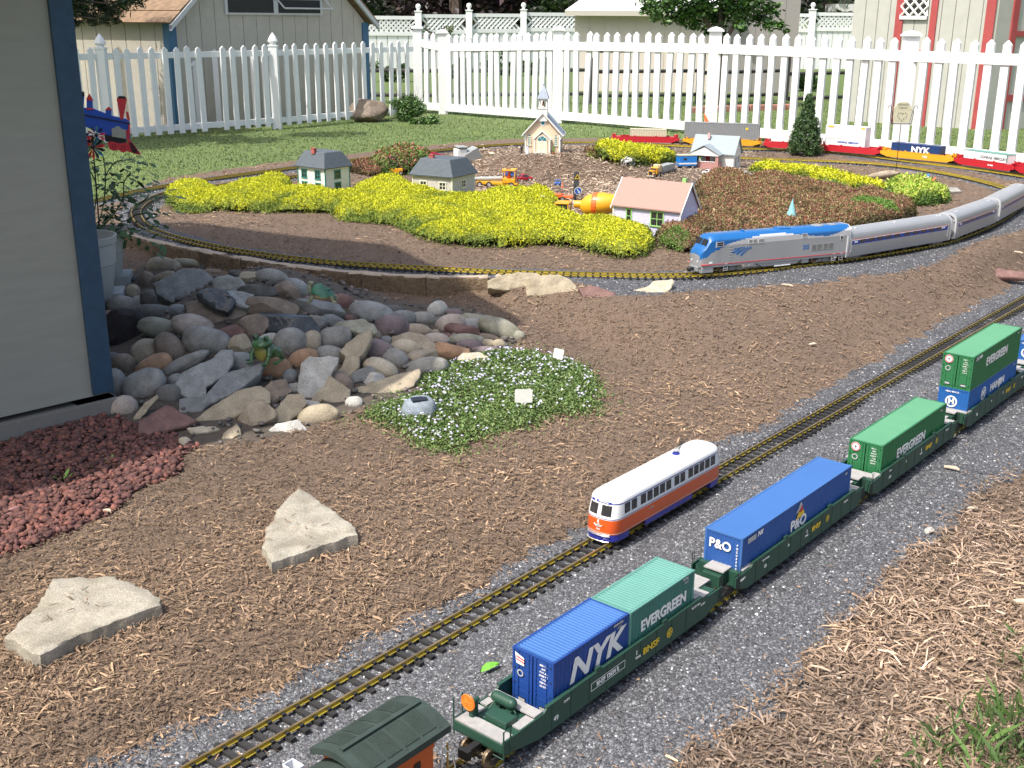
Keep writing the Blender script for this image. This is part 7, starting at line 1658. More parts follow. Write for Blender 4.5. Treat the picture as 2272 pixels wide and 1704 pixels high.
for x, y, dx in ((-.42, -.36, -.24), (-.42, .36, -.24), (.62, -.34, .2), (.62, .34, .2)):
    b = MB(); b.tube((S*x, S*y, S*.42), (S*(x+dx*.6), S*y*1.15, S*.14), S*.14, S*.09, 8); b.ball((S*(x+dx), S*y*1.15, S*.09), (S*.17, S*.11, S*.08), 8, 6); b.build('leg', M_TSKIN, tu, smooth=True)
b = MB(); b.tube((S*.75, 0, S*.4), (S*1.02, 0, S*.3), S*.08, S*.015, 8); b.build('tail', M_TSKIN, tu)
# ---------------------------------------------------------------- frog
M_FROG = mat('frog_green', (.055, .15, .045), .28, var=.4, sc=30, c2=(.03, .07, .03), spec=.7); M_FRB = mat('frog_belly', (.28, .25, .06), .3, sc=25, c2=(.16, .17, .04))
P = on(574, 780, .035)-Vector(ray(574, 780))*.07; k = ppm(P); S = 88/k/2
fg = thing('frog_figure', 'glossy green frog figure sitting among the rocks', 'frog figure', P, R(-22))
b = MB(); rs = []
for t, y, z, rx, rz__ in ((0, -.45, .42, .10, .1), (1, -.38, .52, .40, .40), (2, -.1, .56, .52, .48), (3, .3, .48, .55, .42), (4, .65, .32, .42, .28), (5, .85, .22, .12, .1)):
    rs.append([(S*rx*math.cos(2*math.pi*i/16), S*y, S*(z+rz__*math.sin(2*math.pi*i/16))) for i in range(16)])
b.rings(rs); hr = []
for y, z, rx, rz__ in ((.0, .98, .46, .22), (-.25, 1.0, .50, .26), (-.5, .96, .42, .20), (-.68, .92, .2, .1)): hr.append([(S*rx*math.cos(2*math.pi*i/16), S*y, S*(z+rz__*math.sin(2*math.pi*i/16))) for i in range(16)])
b.rings(hr); b.build('body', M_FROG, fg, smooth=True)
b = MB(); b.ball((0, S*-.36, S*.5), (S*.36, S*.16, S*.42), 14, 8); b.ball((0, S*-.50, S*.82), (S*.3, S*.14, S*.12), 12, 6); b.build('belly', M_FRB, fg, smooth=True)
for s in (-1, 1):
    b = MB(); b.ball((s*S*.30, S*-.28, S*1.26), S*.14, 12, 8); e = b.build('eye_bulge', M_FROG, fg, smooth=True); b = MB(); b.ball((s*S*.32, S*-.39, S*1.28), S*.075, 10, 6); b.build('eye', M_BLACK, e, smooth=True)
    b = MB(); b.tube((s*S*.40, S*-.2, S*.75), (s*S*.50, S*-.42, S*.40), S*.15, S*.11, 10); b.tube((s*S*.50, S*-.42, S*.40), (s*S*.42, S*-.60, S*.06), S*.11, S*.08, 10)
    for q in (-1, 0, 1): b.tube((s*S*.42, S*-.60, S*.06), (s*S*(.42+q*.12), S*-.80, S*.03), S*.05, S*.045, 6)
    b.build('front_leg', M_FROG, fg, smooth=True)
    b = MB(); b.tube((s*S*.35, S*.55, S*.4), (s*S*.66, S*.1, S*.42), S*.26, S*.17, 10); b.tube((s*S*.66, S*.1, S*.42), (s*S*.68, S*.5, S*.1), S*.15, S*.09, 10); b.tube((s*S*.68, S*.5, S*.08), (s*S*.74, S*-.12, S*.05), S*.08, S*.06, 8)
    for q in (-1, 0, 1): b.tube((s*S*.74, S*-.12, S*.05), (s*S*(.78+q*.13), S*-.36, S*.03), S*.045, S*.04, 6)
    b.build('hind_leg', M_FROG, fg, smooth=True)
# ---------------------------------------------------------------- solar rock light and plant markers
M_SOLR = stone_mat('fake_rock_grey', (.27, .32, .37), (.2, .24, .28), sc=60)
P = on(905, 905)+Vector((0, 0, .012)); sr = thing('solar_rock_light', 'grey-blue fake rock solar light sitting in the flowering ground cover', 'garden light', P, R(8)); k = ppm(P); w_ = 78/k
b = MB(); rs = []
for f, z, ox in ((1.0, -.005, 0), (1.04, .012, 0), (.92, .03, .002), (.80, .042, .005), (.62, .050, .006)):
    r = []
    for i in range(18):
        a = 2*math.pi*i/18; rr_ = w_/2*f*(1+.12*noise.noise(Vector((math.cos(a)*2, math.sin(a)*2, z*30)))); r.append((ox+rr_*math.copysign(abs(math.cos(a))**.75, math.cos(a)), rr_*.62*math.copysign(abs(math.sin(a))**.75, math.sin(a)), z*.95+(.008*math.sin(a))))
    rs.append(r)
b.rings(rs); b.build('rock_body', M_SOLR, sr, smooth=True)
b = MB(); b.bx(-.026, .022, -.012, .014, .0, .003); o = b.build('solar_panel', plain('solar_cell', (.02, .02, .025), .25), sr); o.location = (.004, .002, .0485); o.rotation_euler = (R(8), 0, R(12))
def marker(px, py, w_, h, stem, lab, rz, tilt):
    P = on(px, py+8); stem += 14; k = ppm(P); t = thing('plant_label', lab, 'plant marker', P, rz, 'blank plant markers'); W_, H_, S_ = w_/k, h/k, stem/k
    b = MB(); r = W_*.08; pts = []
    for cx, cz, a0 in ((W_/2-r, S_+H_-r, 0), (-W_/2+r, S_+H_-r, 90), (-W_/2+r, S_+r, 180), (W_/2-r, S_+r, 270)):
        for j in range(5): a = R(a0+j*22.5); pts.append((cx+r*math.cos(a), cz+r*math.sin(a)))
    b.prism(pts, -.0006, .0006, 'y'); o = b.build('plate', plain('marker_white', (.62, .62, .58), .45), t); o.rotation_euler = (R(tilt), 0, 0)
    b = MB(); b.prism([(-W_*.08, S_), (W_*.08, S_), (W_*.055, -.02), (-W_*.055, -.02)], -.0007, .0007, 'y'); b.prism([(-W_*.18, S_+.0005), (W_*.18, S_+.0005), (0, S_*.5)], -.0007, .0007, 'y'); o = b.build('stem', plain('marker_white', (.62, .62, .58), .45), t); o.rotation_euler = (R(tilt), 0, 0)
marker(1131, 888, 38, 29, 13, 'blank white plant marker facing the camera in the flowers', R(2), -8)
marker(1201, 786, 26, 22, 5, 'blank white plant marker turned sideways at the back of the flowers', R(-38), -16)
# ---------------------------------------------------------------- pots with tomato plant
M_POT = mat('off_white_pot', (.43, .43, .41), .55, var=.06, sc=8)
def pot(px, py, wtop, H, lab):
    P = on(px, py); k = ppm(P); t = thing('plant_pot', lab, 'plant pot', P, 0, 'off-white plastic pots'); r = wtop/k/2; h = H/k; b = MB()
    b.lathe([(r*.66, 0), (r*.72, h*.1), (r*.74, h*.11), (r*.90, h*.62), (r*.93, h*.63), (r*.95, h*.90), (r*1.0, h*.91), (r*1.02, h), (r*.96, h), (r*.92, h*.9), (r*.8, h*.82)], n=36); b.build('pot_wall', M_POT, t, smooth=True)
    b = MB(); b.lathe([(r*.84, h*.80), (r*.82, h*.84), (.01, h*.86)], n=20); b.build('potting_soil', M_DARK, t); return P, r, h
pot(188, 668, 150, 160, 'nearer off-white plastic pot behind the corner board'); PT, rp, hp_ = pot(222, 620, 112, 126, 'farther off-white plastic pot with the tomato plant')
# ---------------------------------------------------------------- flower beds of creeping sedum
M_SED = mat('sedum_sprig', (.9, .9, .9), .65, var=.15, sc=40, vcol=True); M_SEDB = mat('sedum_under', (.26, .29, .03), .9, sc=60, c2=(.12, .17, .025)); M_SEDR = mat('brown_sedum_under', (.17, .10, .06), .9, sc=60, c2=(.10, .075, .035))
def smoothnoise(x, y, s, o): return np.array([noise.noise(Vector((a*s, b_*s, o))) for a, b_ in zip(x, y)])
def bed(name, poly, H0, n, pal, wts, low, label, lump=7., size=.0055, edge=.10, patch=None, under=M_SEDB, stem=.25):
    G_ = gp(poly); gx = [p[0] for p in G_]; gy = [p[1] for p in G_]; st = .022; x0, x1, y0, y1 = min(gx), max(gx), min(gy), max(gy)
    X, Y = np.meshgrid(np.arange(x0-st, x1+st, st), np.arange(y0-st, y1+st, st)); nx = X.shape[1]
    rl = random.Random(len(label)); cen = []
    A_ = (x1-x0)*(y1-y0)
    for _ in range(int(A_*lump*7)):
        x, y = rl.uniform(x0, x1), rl.uniform(y0, y1)
        if inpoly(np.array([x]), np.array([y]), G_)[0]: cen.append((x, y, rl.uniform(.09, .17), rl.uniform(.75, 1.15)))
    def hgt(x, y):
        ins = inpoly(x, y, G_); d = segdist(x, y, G_+[G_[0]]); d = np.where(ins, d, -d); e = np.sqrt(np.clip(d/edge, 0, 1)*(2-np.clip(d/edge, 0, 1)))
        l = np.full(x.shape, .12)
        for cx, cy, r, a in cen: q = ((x-cx)**2+(y-cy)**2)/(r*r); l = np.maximum(l, a*np.sqrt(np.clip(1-q*.8, 0, 1)))
        return ground(x, y)+H0*e*(.25+.78*l), ins, e
    Z, ins, e = hgt(X, Y); V = np.stack([X, Y, Z-.006], -1).reshape(-1, 3); i, j = np.meshgrid(np.arange(nx-1), np.arange(X.shape[0]-1)); a = (j*nx+i).ravel(); F = np.stack([a, a+1, a+1+nx, a+nx], 1); F = F[ins.ravel()[F].sum(1) > 3]
    base = np_mesh(name, V, F, under, smooth=True, kind='stuff', label=label)
    # sprigs
    x = x0+(x1-x0)*rng.random(n*5); y = y0+(y1-y0)*rng.random(n*5); k = inpoly(x, y, G_); x, y = x[k][:n], y[k][:n]; z, _, e = hgt(x, y); m = len(x)
    ex, _, _ = hgt(x+.006, y); ey, _, _ = hgt(x, y+.006); nrm = np.stack([-(ex-z)/.006, -(ey-z)/.006, np.ones(m)], 1); sl_ = np.linalg.norm(nrm, axis=1); nrm /= sl_[:, None]
    # more sprigs on steep flanks
    rep = np.clip(np.round(sl_+rng.random(m)*.6-.3), 1, 3).astype(int); idx = np.repeat(np.arange(m), rep); jit = (rng.random((len(idx), 2))-.5)*.012*(rep[idx]-1)[:, None]
    x, y = x[idx]+jit[:, 0], y[idx]+jit[:, 1]; z, _, e = hgt(x, y); nrm = nrm[idx]; m = len(x); g0 = ground(x, y)
    dn = rng.normal(0, .58, (m, 3)); ax = nrm*.55+dn+np.array([0, 0, .45]); ax /= np.linalg.norm(ax, axis=1)[:, None]; sd = np.cross(ax, rng.normal(0, 1, (m, 3))); sd /= np.linalg.norm(sd, axis=1)[:, None]; s2 = np.cross(ax, sd)
    L = size*(1+1.6*rng.random(m)+2.2*(rng.random(m) < .05))[:, None]; wd = size*(.35+.35*rng.random(m))[:, None]; c = np.stack([x, y, z-.004+rng.random(m)*.008], 1)
    Vv = np.stack([c-sd*wd*.4, c+sd*wd*.4, c+ax*L+sd*wd, c+ax*L-sd*wd, c+ax*L*.75+s2*wd*1.2, c+ax*L*.9-s2*wd*1.1], 1).reshape(-1, 3); b_ = np.arange(m)*6
    F3 = np.concatenate([np.stack([b_, b_+2, b_+3], 1), np.stack([b_+2, b_+5, b_+4], 1), np.stack([b_+3, b_+4, b_+5], 1)])
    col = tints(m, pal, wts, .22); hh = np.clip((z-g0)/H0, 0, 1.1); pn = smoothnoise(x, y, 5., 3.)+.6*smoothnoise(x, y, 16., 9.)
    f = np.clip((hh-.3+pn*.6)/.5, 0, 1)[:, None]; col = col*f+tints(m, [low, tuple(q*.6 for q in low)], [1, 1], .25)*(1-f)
    if patch is not None:
        for (pxc, pyc, pr, pc) in patch:
            pp = on(pxc, pyc); q = np.exp(-((x-pp.x)**2+(y-pp.y)**2)/pr**2)*1.3+pn*.3 > .6; col[q] = tints(int(q.sum()), [pc], [1], .35)
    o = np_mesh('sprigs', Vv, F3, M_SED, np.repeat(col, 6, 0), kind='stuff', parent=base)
    return base
YP = [(.86, .86, .03), (.72, .74, .03), (.98, .94, .05), (.60, .62, .03), (.46, .52, .05)]; YW = [5, 5, 1.2, 4, 2]
YP = [tuple(c*.95 for c in p) for p in YP]
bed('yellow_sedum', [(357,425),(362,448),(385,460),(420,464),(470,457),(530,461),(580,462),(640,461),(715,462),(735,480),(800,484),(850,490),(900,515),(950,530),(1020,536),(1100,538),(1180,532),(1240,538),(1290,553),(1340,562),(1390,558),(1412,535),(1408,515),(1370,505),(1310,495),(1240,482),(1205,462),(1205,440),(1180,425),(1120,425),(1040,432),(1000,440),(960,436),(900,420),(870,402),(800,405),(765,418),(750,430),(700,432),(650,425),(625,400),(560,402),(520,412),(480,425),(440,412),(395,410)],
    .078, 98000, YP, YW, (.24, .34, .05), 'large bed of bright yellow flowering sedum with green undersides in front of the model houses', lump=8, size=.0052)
bed('yellow_sedum', [(1283,332),(1292,346),(1330,356),(1370,360),(1420,360),(1455,354),(1466,346),(1460,340),(1400,337),(1340,334)], .085, 12000, YP, YW, (.14, .22, .03), 'small far clump of yellow sedum between church and cottage', lump=8, size=.008, edge=.08)
bed('yellow_sedum', [(1618,372),(1690,386),(1760,400),(1830,418),(1880,432),(1912,436),(1912,412),(1860,398),(1790,384),(1720,374),(1650,366)], .065, 19000, YP, YW, (.15, .24, .03), 'strip of yellow sedum along the back of the brown bed', lump=8, size=.0075, edge=.09)
bed('lime_sedum', [(1895,412),(1920,436),(1960,446),(2005,446),(2042,440),(2048,428),(2020,410),(1975,398),(1925,396)], .07, 12000, [(.42, .60, .08), (.60, .68, .12), (.30, .48, .05), (.75, .72, .2)], [4, 4, 3, 1.5], (.10, .2, .03), 'lime green sedum clump at the right end of the yellow strip', lump=8, size=.008)
BP = [(.35, .15, .10), (.46, .25, .15), (.25, .10, .075), (.30, .30, .11), (.54, .40, .24), (.20, .25, .08)]
bed('brown_sedum', [(1415,520),(1425,538),(1480,548),(1560,548),(1650,545),(1720,532),(1800,512),(1880,492),(1940,482),(1975,470),(1975,458),(1940,446),(1880,434),(1800,420),(1720,406),(1640,396),(1560,390),(1525,395),(1500,415),(1500,445),(1480,468),(1450,490)],
    .09, 78000, BP, [5, 4, 3, 4, 1.6, 2.2], (.11, .10, .035), 'large rusty brown sedum bed with green patches behind the locomotive', lump=7, size=.0056, edge=.09, under=M_SEDR,
    patch=[(1510, 452, .07, (.14, .26, .04)), (1880, 474, .13, (.16, .3, .05)), (1800, 425, .10, (.22, .36, .06)), (1450, 540, .08, (.16, .28, .05))])
bed('pink_sedum', [(800,372),(830,380),(880,378),(920,370),(935,358),(920,350),(880,348),(830,354),(805,362)], .12, 9000, [(.55, .20, .16), (.22, .36, .08), (.16, .28, .05), (.6, .3, .26)], [3, 3, 3, 1], (.12, .26, .04), 'green clump with pink blossom behind the grey model house', lump=6, size=.009, edge=.1)
bed('brown_sedum', [(750,372),(800,382),(838,378),(835,366),(800,358),(752,356)], .04, 5000, BP, [5, 4, 4, 2, 1, 1], (.12, .08, .03), 'low reddish sedum right behind the white model house', lump=6, size=.008, edge=.06)
bed('brown_sedum', [(1262,338),(1290,346),(1300,336),(1290,328),(1262,330)], .03, 1200, BP, [5, 4, 4, 2, 1, 1], (.12, .08, .03), 'low reddish sedum tuft between the mound and the far yellow clump', lump=6, size=.008, edge=.05)
# ---------------------------------------------------------------- leaves
M_LEAF = mat('leaf', (.6, .6, .6), .5, var=.15, sc=20, vcol=True)
def leaves(name, C, S, col, up=.3, parent=None, kind='stuff', label=None, m=None, asp=.5, droop=0.):
    n = len(C); ax = rng.normal(0, 1, (n, 3)); ax[:, 2] = ax[:, 2]*.6+up; ax /= np.linalg.norm(ax, axis=1)[:, None]; sd = np.cross(ax, rng.normal(0, 1, (n, 3))); sd /= np.linalg.norm(sd, axis=1)[:, None]; nn = np.cross(ax, sd)
    L = S[:, None]; w_ = L*asp*.5
    V = np.stack([C-ax*L*.5, C+sd*w_+nn*w_*.25, C+ax*L*.5, C-sd*w_+nn*w_*.25], 1).reshape(-1, 3); b = np.arange(n)*4
    return np_mesh(name, V, np.concatenate([np.stack([b, b+1, b+2], 1), np.stack([b, b+2, b+3], 1)]), m or M_LEAF, np.repeat(col, 4, 0), kind, label, parent)
# ground cover with little lilac-white flowers
M_GC = M_LEAF; n = 42000; gx = [p[0] for p in G_COVER]; gy = [p[1] for p in G_COVER]
def gcpts(n, spread=.0, poly=G_COVER):
    x = rng.uniform(min(gx)-spread, max(gx)+spread, n*4); y = rng.uniform(min(gy)-spread, max(gy)+spread, n*4); ins = inpoly(x, y, poly); d = segdist(x, y, list(poly)+[poly[0]])
    k = (ins & (rng.random(len(x)) < .25+d/.07)) | (~ins & (d < spread) & (rng.random(len(x)) < .10*np.exp(-d/.03))); return x[k][:n], y[k][:n], np.where(ins, d, 0)[k][:n]
x, y, d = gcpts(n, .09); cl_ = smoothnoise(x, y, 14, 5.); k = (cl_+d*9 > -.28) | (d > .08); x, y, d = x[k], y[k], d[k]
hm = .004+.020*np.clip(d/.08, 0, 1)*(.75+.5*smoothnoise(x, y, 9, 1.)+.4); z = ground(x, y)+hm*rng.random(len(x))**.5+.003
dead = smoothnoise(x, y, 22, 2.)[:, None]; col = tints(len(x), [(.19, .31, .075), (.26, .39, .11), (.11, .2, .05), (.38, .42, .17)], [5, 3, 3, 1], .25)
gco = leaves('ground_cover', np.stack([x, y, z], 1), .006+.007*rng.random(len(x)), col, up=.5, kind='stuff', label='mat of small green leaves with tiny pale lilac flowers beside the rock pile')
x, y, d = gcpts(1150, .01); k = (d > .015) & (rng.random(len(x)) < .14+.75*np.clip(1-((x-np.mean(gx))/.5), 0, 1)*np.clip((smoothnoise(x, y, 6, 8.)+.45)*1.6, 0, 1)); x, y, d = x[k], y[k], d[k]
z = ground(x, y)+.012+.024*np.clip(d/.08, 0, 1)+rng.random(len(x))*.006; V = []; F = []; nF = len(x)
for i in range(nF):
    ta, tb = rng.normal(0, .35), rng.normal(0, .35); a0 = rng.random()*6.28; r = .0030+.0012*rng.random(); c = Vector((x[i], y[i], z[i])); nz_ = Vector((ta, tb-.25, 1)).normalized(); ux = nz_.orthogonal().normalized(); uy = nz_.cross(ux)
    for p in range(5):
        a = a0+p*1.2566; o = len(V); V += [tuple(c), tuple(c+(ux*math.cos(a-.42)+uy*math.sin(a-.42))*r*.8), tuple(c+(ux*math.cos(a)+uy*math.sin(a))*r*1.15), tuple(c+(ux*math.cos(a+.42)+uy*math.sin(a+.42))*r*.8)]; F += [(o, o+1, o+2), (o, o+2, o+3)]
np_mesh('blossoms', np.array(V), np.array(F), mat('blossom_lilac', (.60, .58, .76), .6, var=.05), kind='stuff', parent=gco)
# ---------------------------------------------------------------- trees and shrubs
M_BARK = mat('bark', (.12, .09, .07), .9, var=.3, sc=30, bump=.004)
def crown(t, cs, n, S, pal, wts, up=.2, asp=.5, name='crown', shell=.55, m=None):
    """leaves in clumps cs = [(centre, radius)]"""
    vol = np.array([c[1]**2 for c in cs]); k = rng.choice(len(cs), n, p=vol/vol.sum()); cc = np.array([tuple(c[0]) for c in cs])[k]; r = np.array([c[1] for c in cs])[k]
    d = rng.normal(0, 1, (n, 3)); d /= np.linalg.norm(d, axis=1)[:, None]; q = shell+(1-shell)*rng.random(n); C = cc+d*(r*q*(1+.12*rng.normal(0, 1, n)))[:, None]*np.array([1, 1, .8])
    return leaves(name, C, S*(.6+.8*rng.random(n)), tints(n, pal, wts, .25), up, t, None, None, m, asp)
GP = [(.055, .12, .03), (.085, .17, .04), (.035, .08, .022), (.13, .23, .06)]
# little conifer
P = on(1737, 336); k_ = ppm(P); t = thing('conifer', 'small dark green conical conifer in the mulch by the far tracks', 'tree', P); Ht = 131/k_; Wt = 84/k_
b = MB(); b.tube((0, 0, -.02), (0, 0, Ht*.8), .012, .004, 7); b.build('trunk', M_BARK, t); cs = []
for i in range(70):
    f = .04+.94*(i/70)**.9; prof = (1-f)**.62*(1 if f > .12 else .6+f*3.3) if f < .60 else (.62*(1-f)**.5*.9 if f < .86 else .42*(1-f)**.5); a = i*2.4; rr_ = Wt/2*prof*.72; cs.append(((rr_*math.cos(a), rr_*math.sin(a), Ht*f), Wt*.17*(1-f*.62)))
crown(t, cs, 15000, .020, [(.07, .15, .04), (.10, .2, .055), (.045, .1, .03), (.14, .25, .08)], [5, 4, 3, 1], up=.9, asp=.3, shell=.3)
# bush beside the boulder
P = on(888, 262); k_ = ppm(P); t = thing('shrub', 'loose bright green shrub in front of the fence corner', 'shrub', P); cs = []
for i in range(26): a = rng.random()*6.28; r = rng.random()**.6*.17; z = .05+rng.random()*.20*(1-r*2.5); cs.append(((r*math.cos(a), r*math.sin(a)*.6, max(.03, z)), .055+.03*rng.random()))
crown(t, cs, 5200, .032, [(.09, .2, .04), (.14, .28, .07), (.06, .13, .03), (.22, .36, .12)], [5, 4, 3, 1.4], up=.5, asp=.35)
b = MB()
for i in range(14): a = rng.random()*6.28; b.tube((0, 0, 0), (.16*math.cos(a), .1*math.sin(a), .24+.12*rng.random()), .003, .001, 4)
b.build('stem', M_BARK, t)
P = on(936, 268); t = thing('shrub', 'small leafy tuft with white flowers at the foot of the fence post', 'shrub', P); crown(t, [((0, 0, .04), .06), ((-.10, 0, .03), .05), ((-.2, .0, .025), .04)], 900, .03, [(.13, .26, .06), (.2, .36, .1), (.5, .5, .45)], [5, 4, .5], up=.6)
# maple behind the fence
P = at(1545, 232, ZG); t = thing('maple_tree', 'broad-leaved green tree whose lower branches hang over the fence in the middle', 'tree', P); k_ = ppm(P)
b = MB(); b.tube((0, 0, -.05), (.02, 0, .75), .05, .04, 8); b.tube((.02, 0, .7), (-.25, 0, 1.1), .03, .02, 6); b.tube((.02, 0, .7), (.3, .05, 1.15), .03, .02, 6); b.tube((.02, 0, .7), (0, .1, 1.3), .035, .02, 6); b.build('trunk', M_BARK, t); cs = []
for px, py, r in ((1400,12,26),(1425,22,28),(1450,5,30),(1465,35,26),(1490,25,34),(1500,50,22),(1520,10,36),(1545,38,34),(1555,66,16),(1575,15,36),(1600,35,30),(1620,8,34),(1640,40,24),(1660,52,18),(1665,20,26),(1685,55,14),(1700,66,10),(1480,-20,50),(1560,-30,60),(1640,-25,50),(1415,38,14),(1440,48,12),(1525,68,12),(1600,62,14),(1580,-90,70),(1500,-90,60)):
    d = Vector(ray(px, py)); q = Vector((0, 0, CH))+d*(math.hypot(P.x, P.y)+rng.normal(0, .12))/math.hypot(d.x, d.y)
    cs.append((tuple(q-P), r/k_))
crown(t, cs, 9000, .062, [(.075, .19, .03), (.12, .27, .05), (.05, .12, .025), (.19, .36, .08)], [5, 4, 4, 1.2], up=-.1, asp=.5, shell=.2)
# dark trees far behind and the conifer branch over the left shed
def backtree(x, y, z, H, Wd, n, S, pal, lab, name='tree', trunkh=None):
    t = thing(name, lab, 'tree', (x, y, z), 0, 'trees beyond the far fence'); b = MB(); b.tube((0, 0, -.1), (0, 0, H*.6), Wd*.05, Wd*.03, 7); b.build('trunk', M_BARK, t); cs = []
    for i in range(30): a = rng.random()*6.28; f = .12+.85*rng.random(); r = Wd/2*math.sqrt(max(.05, 1-(2*f-1)**2))*rng.random()**.4; cs.append(((r*math.cos(a), r*math.sin(a)*.6, H*f), Wd*.16*(.7+.6*rng.random())))
    return crown(t, cs, n, S, pal, [5, 4, 4, 1], up=.1, asp=.55, shell=.35)
DK = [(.03, .065, .018), (.05, .10, .026), (.02, .04, .013), (.085, .15, .04)]; PU = [(.045, .025, .03), (.07, .035, .04), (.028, .018, .02), (.09, .06, .05)]
for i, (px, H, Wd, pal, lab) in enumerate(((700,4,4.5,DK,'dark green tree right behind the left shed'),(880,5,4.2,PU,'purple-leaved tree behind the far white fence'),(985,5,3.2,PU,'second purple-leaved tree beside the evergreens'),(1075,5,3.4,DK,'dark evergreen tree behind the middle of the lattice fence'),(1190,5,3.6,[(.06,.12,.03),(.09,.17,.04),(.04,.08,.02),(.14,.22,.06)],'brighter green tree at the left of the white-roofed shed'),(1330,6,4.5,DK,'dark tree above the white-roofed shed'),(1600,6,4.5,DK,'dark tree hidden behind the leafy tree'),(560,7,6,DK,'tall dark tree behind the left shed roof'),(300,7,6,DK,'dark tree behind the left end of the shed'),(1780,6,4.5,DK,'dark tree behind the blue-grey house'),(2060,7,6,DK,'tall dark tree behind the right shed'),(2330,7,6,DK,'dark tree beyond the right edge'),(60,7,6,DK,'dark tree beyond the near shed'))):
    P = at(px, 143, ZG); s = 29/P.y; y = 29+1.5*math.sin(i*2.3)
    if px in (1780,): y = 33
    backtree(P.x*y/P.y, y, ZG, H, Wd*1.15, 5200, .19, pal, lab)
t = thing('conifer', 'dark drooping evergreen branches in front of the left shed roof', 'tree', (at(190, 300, ZG)+Vector((-.9, .1, 0)))); P = t.location; cs = []
b = MB(); b.tube((0, 0, 0), (0, 0, 2.6), .07, .03, 8); b.build('trunk', M_BARK, t); b = MB()
for px, py, r in ((150,-10,40),(175,20,30),(195,38,20),(215,8,34),(240,25,26),(265,10,26),(290,-5,28),(225,42,16),(250,44,12),(160,48,16),(180,-60,60),(260,-50,50),(140,20,30),(206,50,10)):
    d = Vector(ray(px, py)); q = Vector((0, 0, CH))+d*((math.hypot(P.x, P.y)-.3+rng.normal(0, .1))/math.hypot(d.x, d.y))-P; cs.append((tuple(q), r/240)); b.tube((0, 0, q.z+.1), tuple(q), .014, .006, 5)
b.build('branch', M_BARK, t); crown(t, cs, 9000, .055, [(.03, .07, .018), (.06, .12, .03), (.018, .04, .012), (.12, .19, .05)], [5, 3, 4, .8], up=-.2, asp=.18, shell=.1)
# shrubs along the far fence seen through the pickets
t = thing('pine_tree', 'tree beyond the left edge that shades the lawn corner and left fence', 'tree', (-4.55, 8.75, ZG)); b = MB(); b.tube((0, 0, -.1), (0, 0, 3.4), .09, .03, 8); b.build('trunk', M_BARK, t)
crown(t, [((rng.normal(0, .45), rng.normal(0, .45), 1.9+1.8*rng.random()), .28) for _ in range(26)], 3600, .13, DK, [5, 4, 4, 1])
i = 0
for px, py, w_, h, lab in ((850,165,70,40,'dark shrub behind the fence left of the corner post'),(1060,150,60,36,'leafy shrub in the far bed behind the middle pickets'),(1110,152,60,44,'taller leafy shrub in the far bed'),(1165,150,50,32,'rose shrub in the far bed left of the beige shed'),(1735,185,60,36,'leafy shrub seen through the pickets left of the conifer'),(990,158,40,30,'small shrub with a pink flower behind the pickets')):
    P = at(px, py+12, ZG); k_ = ppm(P); t = thing('shrub', lab, 'shrub', P, 0, 'shrubs beyond the picket fence'); cs = [((rng.normal(0, w_/k_/4), rng.normal(0, .1), abs(rng.normal(h/k_*.4, h/k_*.25))), h/k_*.35) for _ in range(12)]
    crown(t, cs, 1100, .06, [(.06, .13, .03), (.1, .2, .05), (.04, .08, .02), (.16, .28, .08)], [5, 4, 3, 1])
# rose stems rising above the corner of the fence
P = at(945, 236, ZG); t = thing('climbing_rose', 'thin rose stems sticking up behind the fence corner', 'shrub', P); b = MB(); top = topz(950, 45, P)-ZG
for dx, dz in ((-.10, -.02), (-.02, -.12), (.10, -.05), (.16, .0), (.05, -.2)): b.path([(0, 0, 0), (dx*.4, 0, top*.5), (dx, 0, top*.85), (dx*1.25, 0, top+dz)], .006, 5)
b.build('stem', plain('rose_stem', (.14, .16, .05), .7), t); crown(t, [((-.1, 0, top*.85), .07), ((.13, 0, top*.9), .07), ((0, 0, top*.7), .1)], 260, .04, [(.12, .2, .05), (.25, .08, .07), (.08, .14, .04)], [4, 2, 3])
# ---------------------------------------------------------------- tomato plant, wind spinner
t = thing('tomato_plant', 'spindly tomato plant growing from the farther pot', 'plant', (PT.x, PT.y, PT.z+hp_*.82)); b = MB(); cs = []
k_ = ppm(PT); stems = [((0, 0), [(205,505),(222,450),(228,380),(222,335)]), ((0, 0), [(200,510),(240,470),(265,430),(268,395),(282,372)]), ((0, 0), [(195,510),(205,450),(208,400),(192,365)]), ((0, 0), [(215,515),(250,495),(262,508),(290,505)]), ((0, 0), [(222,450),(262,478),(300,462),(340,462)]), ((0,0),[(265,430),(300,440),(322,420)]), ((0,0),[(228,380),(250,350),(290,345)])]
lv = []
for _, pts in stems:
    Q = []
    for j, (px, py) in enumerate(pts):
        d = Vector(ray(px, py)); hh = math.hypot(PT.x, PT.y)+.03*math.sin(px*.7); q = Vector((0, 0, CH))+d*(hh/math.hypot(d.x, d.y)); Q.append(tuple(q-t.location))
    Q = catmull(Q, 5); b.path(Q, .0028, 5)
    for j in range(3, len(Q), 2): lv.append(Q[j])
b.build('stem', plain('tomato_stem', (.1, .15, .05), .7), t)
V = []; F = []; C_ = []
